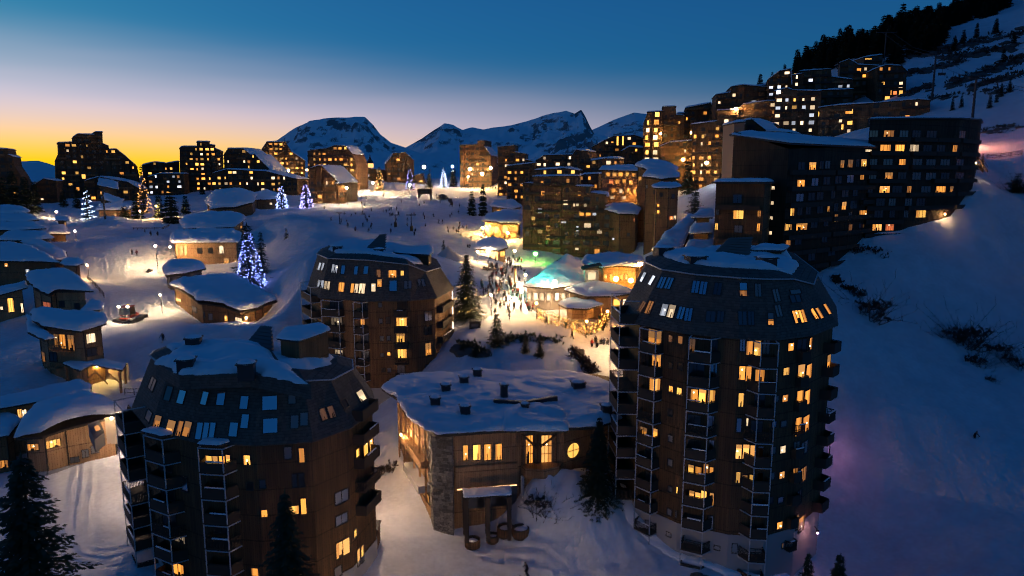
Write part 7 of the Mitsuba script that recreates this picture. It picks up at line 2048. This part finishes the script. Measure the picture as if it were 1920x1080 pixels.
# ================================================================ ski lifts, poles, fences
def pylon(label, px, top, d, arm=3.0, w=.28, base=None, pad=False):
    h = at(px, top, d)
    g = tz(h[0], h[1])
    t = thing('lift_pylon', label, 'lift pylon')
    MB().tube([[h[0], h[1], g - 1], h], [w, w * .7], 8).build('mast', 'dark_metal', t)
    MB().bar(h + [-arm / 2, 0, -.2], h + [arm / 2, 0, -.2], .25, .3).bar(h + [-arm / 2, -.6, -.05], h + [-arm / 2, .6, -.05], .12).bar(h + [arm / 2, -.6, -.05], h + [arm / 2, .6, -.05], .12).build('crossarm', 'dark_metal', t)
    if pad:
        MB().lathe([h[0], h[1], g], [(.5, -.2), (.55, 0), (.55, 1.6), (.3, 1.7)], 10).build('padding', 'rail_wood', t)
    return h, arm


a1 = pylon('tall chairlift pylon standing on the bright snow right of the upper village', 1755, 104, 262, 4.5, .42)
a2 = pylon('nearer chairlift pylon lit reddish from below', 1831, 146, 222, 4.5, .42)
a3 = pylon('far lift pylon rising behind the round dark tower', 1662, 60, 330, 9.0, .35)
pylon('drag lift pylon left one on the ski slope', 741, 402, 247, 3.2, .2, pad=True)
pylon('drag lift pylon right one on the ski slope', 771, 402, 240, 3.2, .2, pad=True)
pylon('lone lift pylon beside the snowed in hut on the slope', 636, 398, 236, 2.2, .18)
pylon('tall slim mast beside the white lit fir on the upper road', 192, 355, 255, 1.2, .35)
pylon('slim mast above the lift station at the top of the slope', 806, 318, 352, 1.4, .2)
t = thing('lift_cable', 'pair of thin chairlift cables running up the hillside', 'cable')
for s in (-1, 1):
    q = [a2[0] + [s * 2.2 + 40, -45, -22], a2[0] + [s * 2.2, 0, 0], (a2[0] + a1[0]) / 2 + [s * 2.2, 0, -1.2], a1[0] + [s * 2.2, 0, 0], (a1[0] + a3[0]) / 2 + [s * 2.2, 0, -2.0], a3[0] + [s * 2.2, 0, 0]]
    MB().tube(q, .05, 4).build('cable', 'dark_metal', t)
for i, f in enumerate((.35, .62)):
    c = a2[0] * (1 - f) + a1[0] * f + [-2.2, 0, -1.0]
    t = thing('lift_chair', ['lower empty chair hanging between the two lift pylons', 'upper empty chair hanging between the two lift pylons'][i], 'lift chair')
    MB().tube([c, c + [0, 0, -2.6]], .06, 5).build('hanger', 'dark_metal', t)
    MB().box(c + [0, 0, -3.0], (2.6, .6, .1)).build('seat', 'dark_metal', t)
    MB().box(c + [0, .35, -2.9], (2.6, .08, .8)).build('backrest', 'dark_metal', t)
    MB().bar(c + [-1.3, -.3, -2.5], c + [1.3, -.3, -2.5], .06).bar(c + [-1.3, .3, -2.5], c + [-1.3, -.3, -2.5], .06).bar(c + [1.3, .3, -2.5], c + [1.3, -.3, -2.5], .06).build('safety_bar', 'dark_metal', t)
p = hit(797, 374)
t = thing('lift_station', 'dark box shaped lift station on legs at the top of the slope', 'lift station')
MB().box(p + [0, 0, 2.6], (6.6, 5, 2.4)).build('cabin', 'rail_wood', t)
MB().box(p + [0, 0, 5.0], (7.2, 5.6, .3)).build('roof', 'dark_metal', t)
for x in (-2.8, 2.8):
    for y in (-2, 2):
        MB().box(p + [x, y, -.5], (.5, .5, 3.1)).build('leg', 'dark_metal', t)
MB().box(p + [0, -2.53, 3.4], (3.6, .06, 1.0)).build('window', 'glass_dark', t)
p = hit(829, 373)
t = thing('dome_tent', 'dark dome shaped shelter next to the lift station', 'dome tent')
g_ = np.linspace(0, math.pi / 2, 7)
MB().lathe(p - [0, 0, .2], [(3.1 * math.cos(a), 2.6 * math.sin(a)) for a in g_[:-1]] + [(.02, 2.6)], 16).build('shell', 'dark_metal', t, smooth=40)
for q in range(8):
    a = q * math.pi / 4
    MB().tube([p + [3.14 * math.cos(a) * math.cos(b), 3.14 * math.sin(a) * math.cos(b), 2.64 * math.sin(b) - .2] for b in g_], .05, 4).build('rib', 'pale_metal', t)
p = hit(846, 388)
t = thing('slope_machine', 'dark round machine on a frame at the edge of the slope', 'machine')
MB().tube([p + [0, 0, 2.3], p + [-.4, -1.8, 3.1]], [.8, .95], 12).build('barrel', 'dark_metal', t)
for x, y in ((-.9, -.6), (.9, -.6), (0, 1.0)):
    MB().bar(p + [x, y, -.3], p + [0, 0, 2.2], .16).build('leg', 'dark_metal', t)
MB().box(p + [.2, .6, .8], (1.1, .9, 1.1)).build('control_box', 'rail_wood', t)
chalet('little hut under a thick snow cap on the ski slope', [(616, 424), (652, 425), (656, 420), (634, 416), (618, 419)], 236, 'wood_brown', [(634, 431, 4, 4, 'd', 0, 0)], .6, ins=.5, name='hut', cat='hut')
# stairs at the end of the slab block
a, b = at(1852, 322, 158), at(1826, 284, 163)
t = thing('outdoor_stair', 'dark wooden stair climbing at the right end of the slab block', 'stair')
for s in (0, 1.6):
    MB().bar(a + [0, s, 0], b + [0, s, 0], .2, .35).build('stringer', 'wood_dark', t)
    MB().bar(a + [0, s, 1.0], b + [0, s, 1.0], .1, .1).build('handrail', 'wood_dark', t)
for q in range(14):
    c = a + (b - a) * q / 14
    MB().box(c + [0, .8, .05], (.34, 1.6, .06)).build('step', 'wood_dark', t)


def fence(label, P, h=1.2, mat='rail_wood', rails=(.35, .75, 1.1), gap=2.0):
    t = thing('fence', label, 'fence')
    for p, q in zip(P[:-1], P[1:]):
        L = np.linalg.norm(q - p)
        n = max(1, int(L / gap))
        for i in range(n + 1):
            c = p + (q - p) * i / n
            c = np.array([c[0], c[1], tz(c[0], c[1])])
            MB().box(c - [0, 0, .4], (.12, .12, h + .4)).build('post', mat, t)
        for z in rails:
            MB().bar(np.array([p[0], p[1], tz(p[0], p[1]) + z]), np.array([q[0], q[1], tz(q[0], q[1]) + z]), .08, .12).build('rail', mat, t)


fence('wooden rail fence curving round the decorated fir beside the plaza', [hit(*q) for q in [(848, 596), (870, 590), (890, 580), (902, 566)]])
fence('low fence along the upper road before the lit bend', [hit(*q) for q in [(250, 432), (275, 431), (305, 430), (318, 424)]], .8, 'wood_brown', (.25, .6))
fence('dark fence on the snow edge above the slab block stairs', [hit(*q) for q in [(1850, 300), (1875, 297), (1915, 296)]], 1.2)
fence('rail fence down the left side of the groomed road', [hit(*q) for q in [(165, 528), (180, 545), (196, 565)]], 1.0)
t = thing('kiosk', 'dark square kiosk box beside the rocks under the plaza', 'kiosk')
p = hit(891, 618)
MB().box(p - [0, 0, .4], (2.0, 1.8, 2.0)).build('body', 'rail_wood', t)
MB().box(p + [0, 0, 1.6], (2.3, 2.1, .14)).build('lid', 'dark_metal', t)
MB().box(p + [0, -.92, .6], (1.3, .05, .7)).build('hatch', 'grey_wood', t)
# benches and tables on the plaza
for i, (x, y) in enumerate([(365, 285), (395, 283), (430, 290), (455, 283), (600, 395), (625, 400)]):
    p = hit(820 + x / 4.155, 440 + y / 4.155)
    t = thing('bench', ['first picnic bench from the left on the upper plaza', 'second picnic bench from the left on the upper plaza', 'third picnic bench from the left on the upper plaza', 'rightmost picnic bench in the row on the upper plaza', 'picnic bench left of the white hall front', 'picnic bench nearest the white hall front'][i], 'bench')
    MB().box(p + [0, 0, .72], (1.8, .7, .06)).build('tabletop', 'wood_brown', t)
    for s in (-1, 1):
        MB().box(p + [0, s * .75, .42], (1.8, .28, .05)).build('seat', 'wood_brown', t)
        MB().bar(p + [s * .7, -.8, -.2], p + [s * .7, .1, .74], .08).bar(p + [s * .7, .8, -.2], p + [s * .7, -.1, .74], .08).build('leg', 'wood_brown', t)
t = thing('wooden_post', 'thick brown wooden post among the crowd on the plaza', 'post')
p = hit(966, 530)
MB().tube([p - [0, 0, .3], p + [0, 0, 3.6]], [.32, .26], 10).build('trunk', 'wood_tan', t)
t = thing('string_lights', 'string of warm bulbs hung across the plaza from mast to hut', 'string lights')
for (A_, B_) in [(at(921, 545, 131), at(985, 520, 150)), (at(921, 545, 131), at(880, 540, 138))]:
    q = [A_ + (B_ - A_) * f + [0, 0, -1.4 * 4 * f * (1 - f)] for f in np.linspace(0, 1, 13)]
    MB().tube(q, .02, 3).build('cord', 'dark_metal', t)
    m = MB()
    for c in q[1:-1]:
        m.sphere(c - [0, 0, .12], .07, 0)
    m.build('bulbs', 'glow', t, emit=np.array(WARM) * 12, weight=.2, kind='stuff')
# dark crate by the left tower, snowy vehicle on the road side
p = onground(699, 82)
t = thing('shed', 'dark wooden box shed at the right foot of the left tower', 'shed')
p = at(694, 1034, 78)
MB().box([p[0], p[1], tz(p[0], p[1]) - .5], (2.2, 2.0, 2.9)).build('wall', 'wood_dark', t)
MB().box([p[0], p[1], tz(p[0], p[1]) + 2.4], (2.5, 2.3, .12)).build('lid', 'dark_metal', t)
p = hit(281, 512)
t = thing('snowmobile', 'dark parked snowmobile beside the groomed road', 'snowmobile')
MB().box(p + [0, 0, .1], (.5, 2.4, .35)).build('track', 'dark_metal', t)
v = np.array([(-.35, -1.5, .45), (.35, -1.5, .45), (.4, .2, .5), (-.4, .2, .5), (-.2, -.9, .95), (.2, -.9, .95), (.25, -.2, 1.15), (-.25, -.2, 1.15)]) + p
MB().add(v, [[0, 1, 5, 4], [1, 2, 6, 5], [2, 3, 7, 6], [3, 0, 4, 7], [4, 5, 6, 7]]).build('hood', 'dark_metal', t)
MB().box(p + [0, .7, .5], (.4, 1.3, .3)).build('seat', 'rail_wood', t)
for s in (-1, 1):
    MB().box(p + [s * .5, -1.4, .02], (.16, 1.3, .08)).build('ski', 'dark_metal', t)
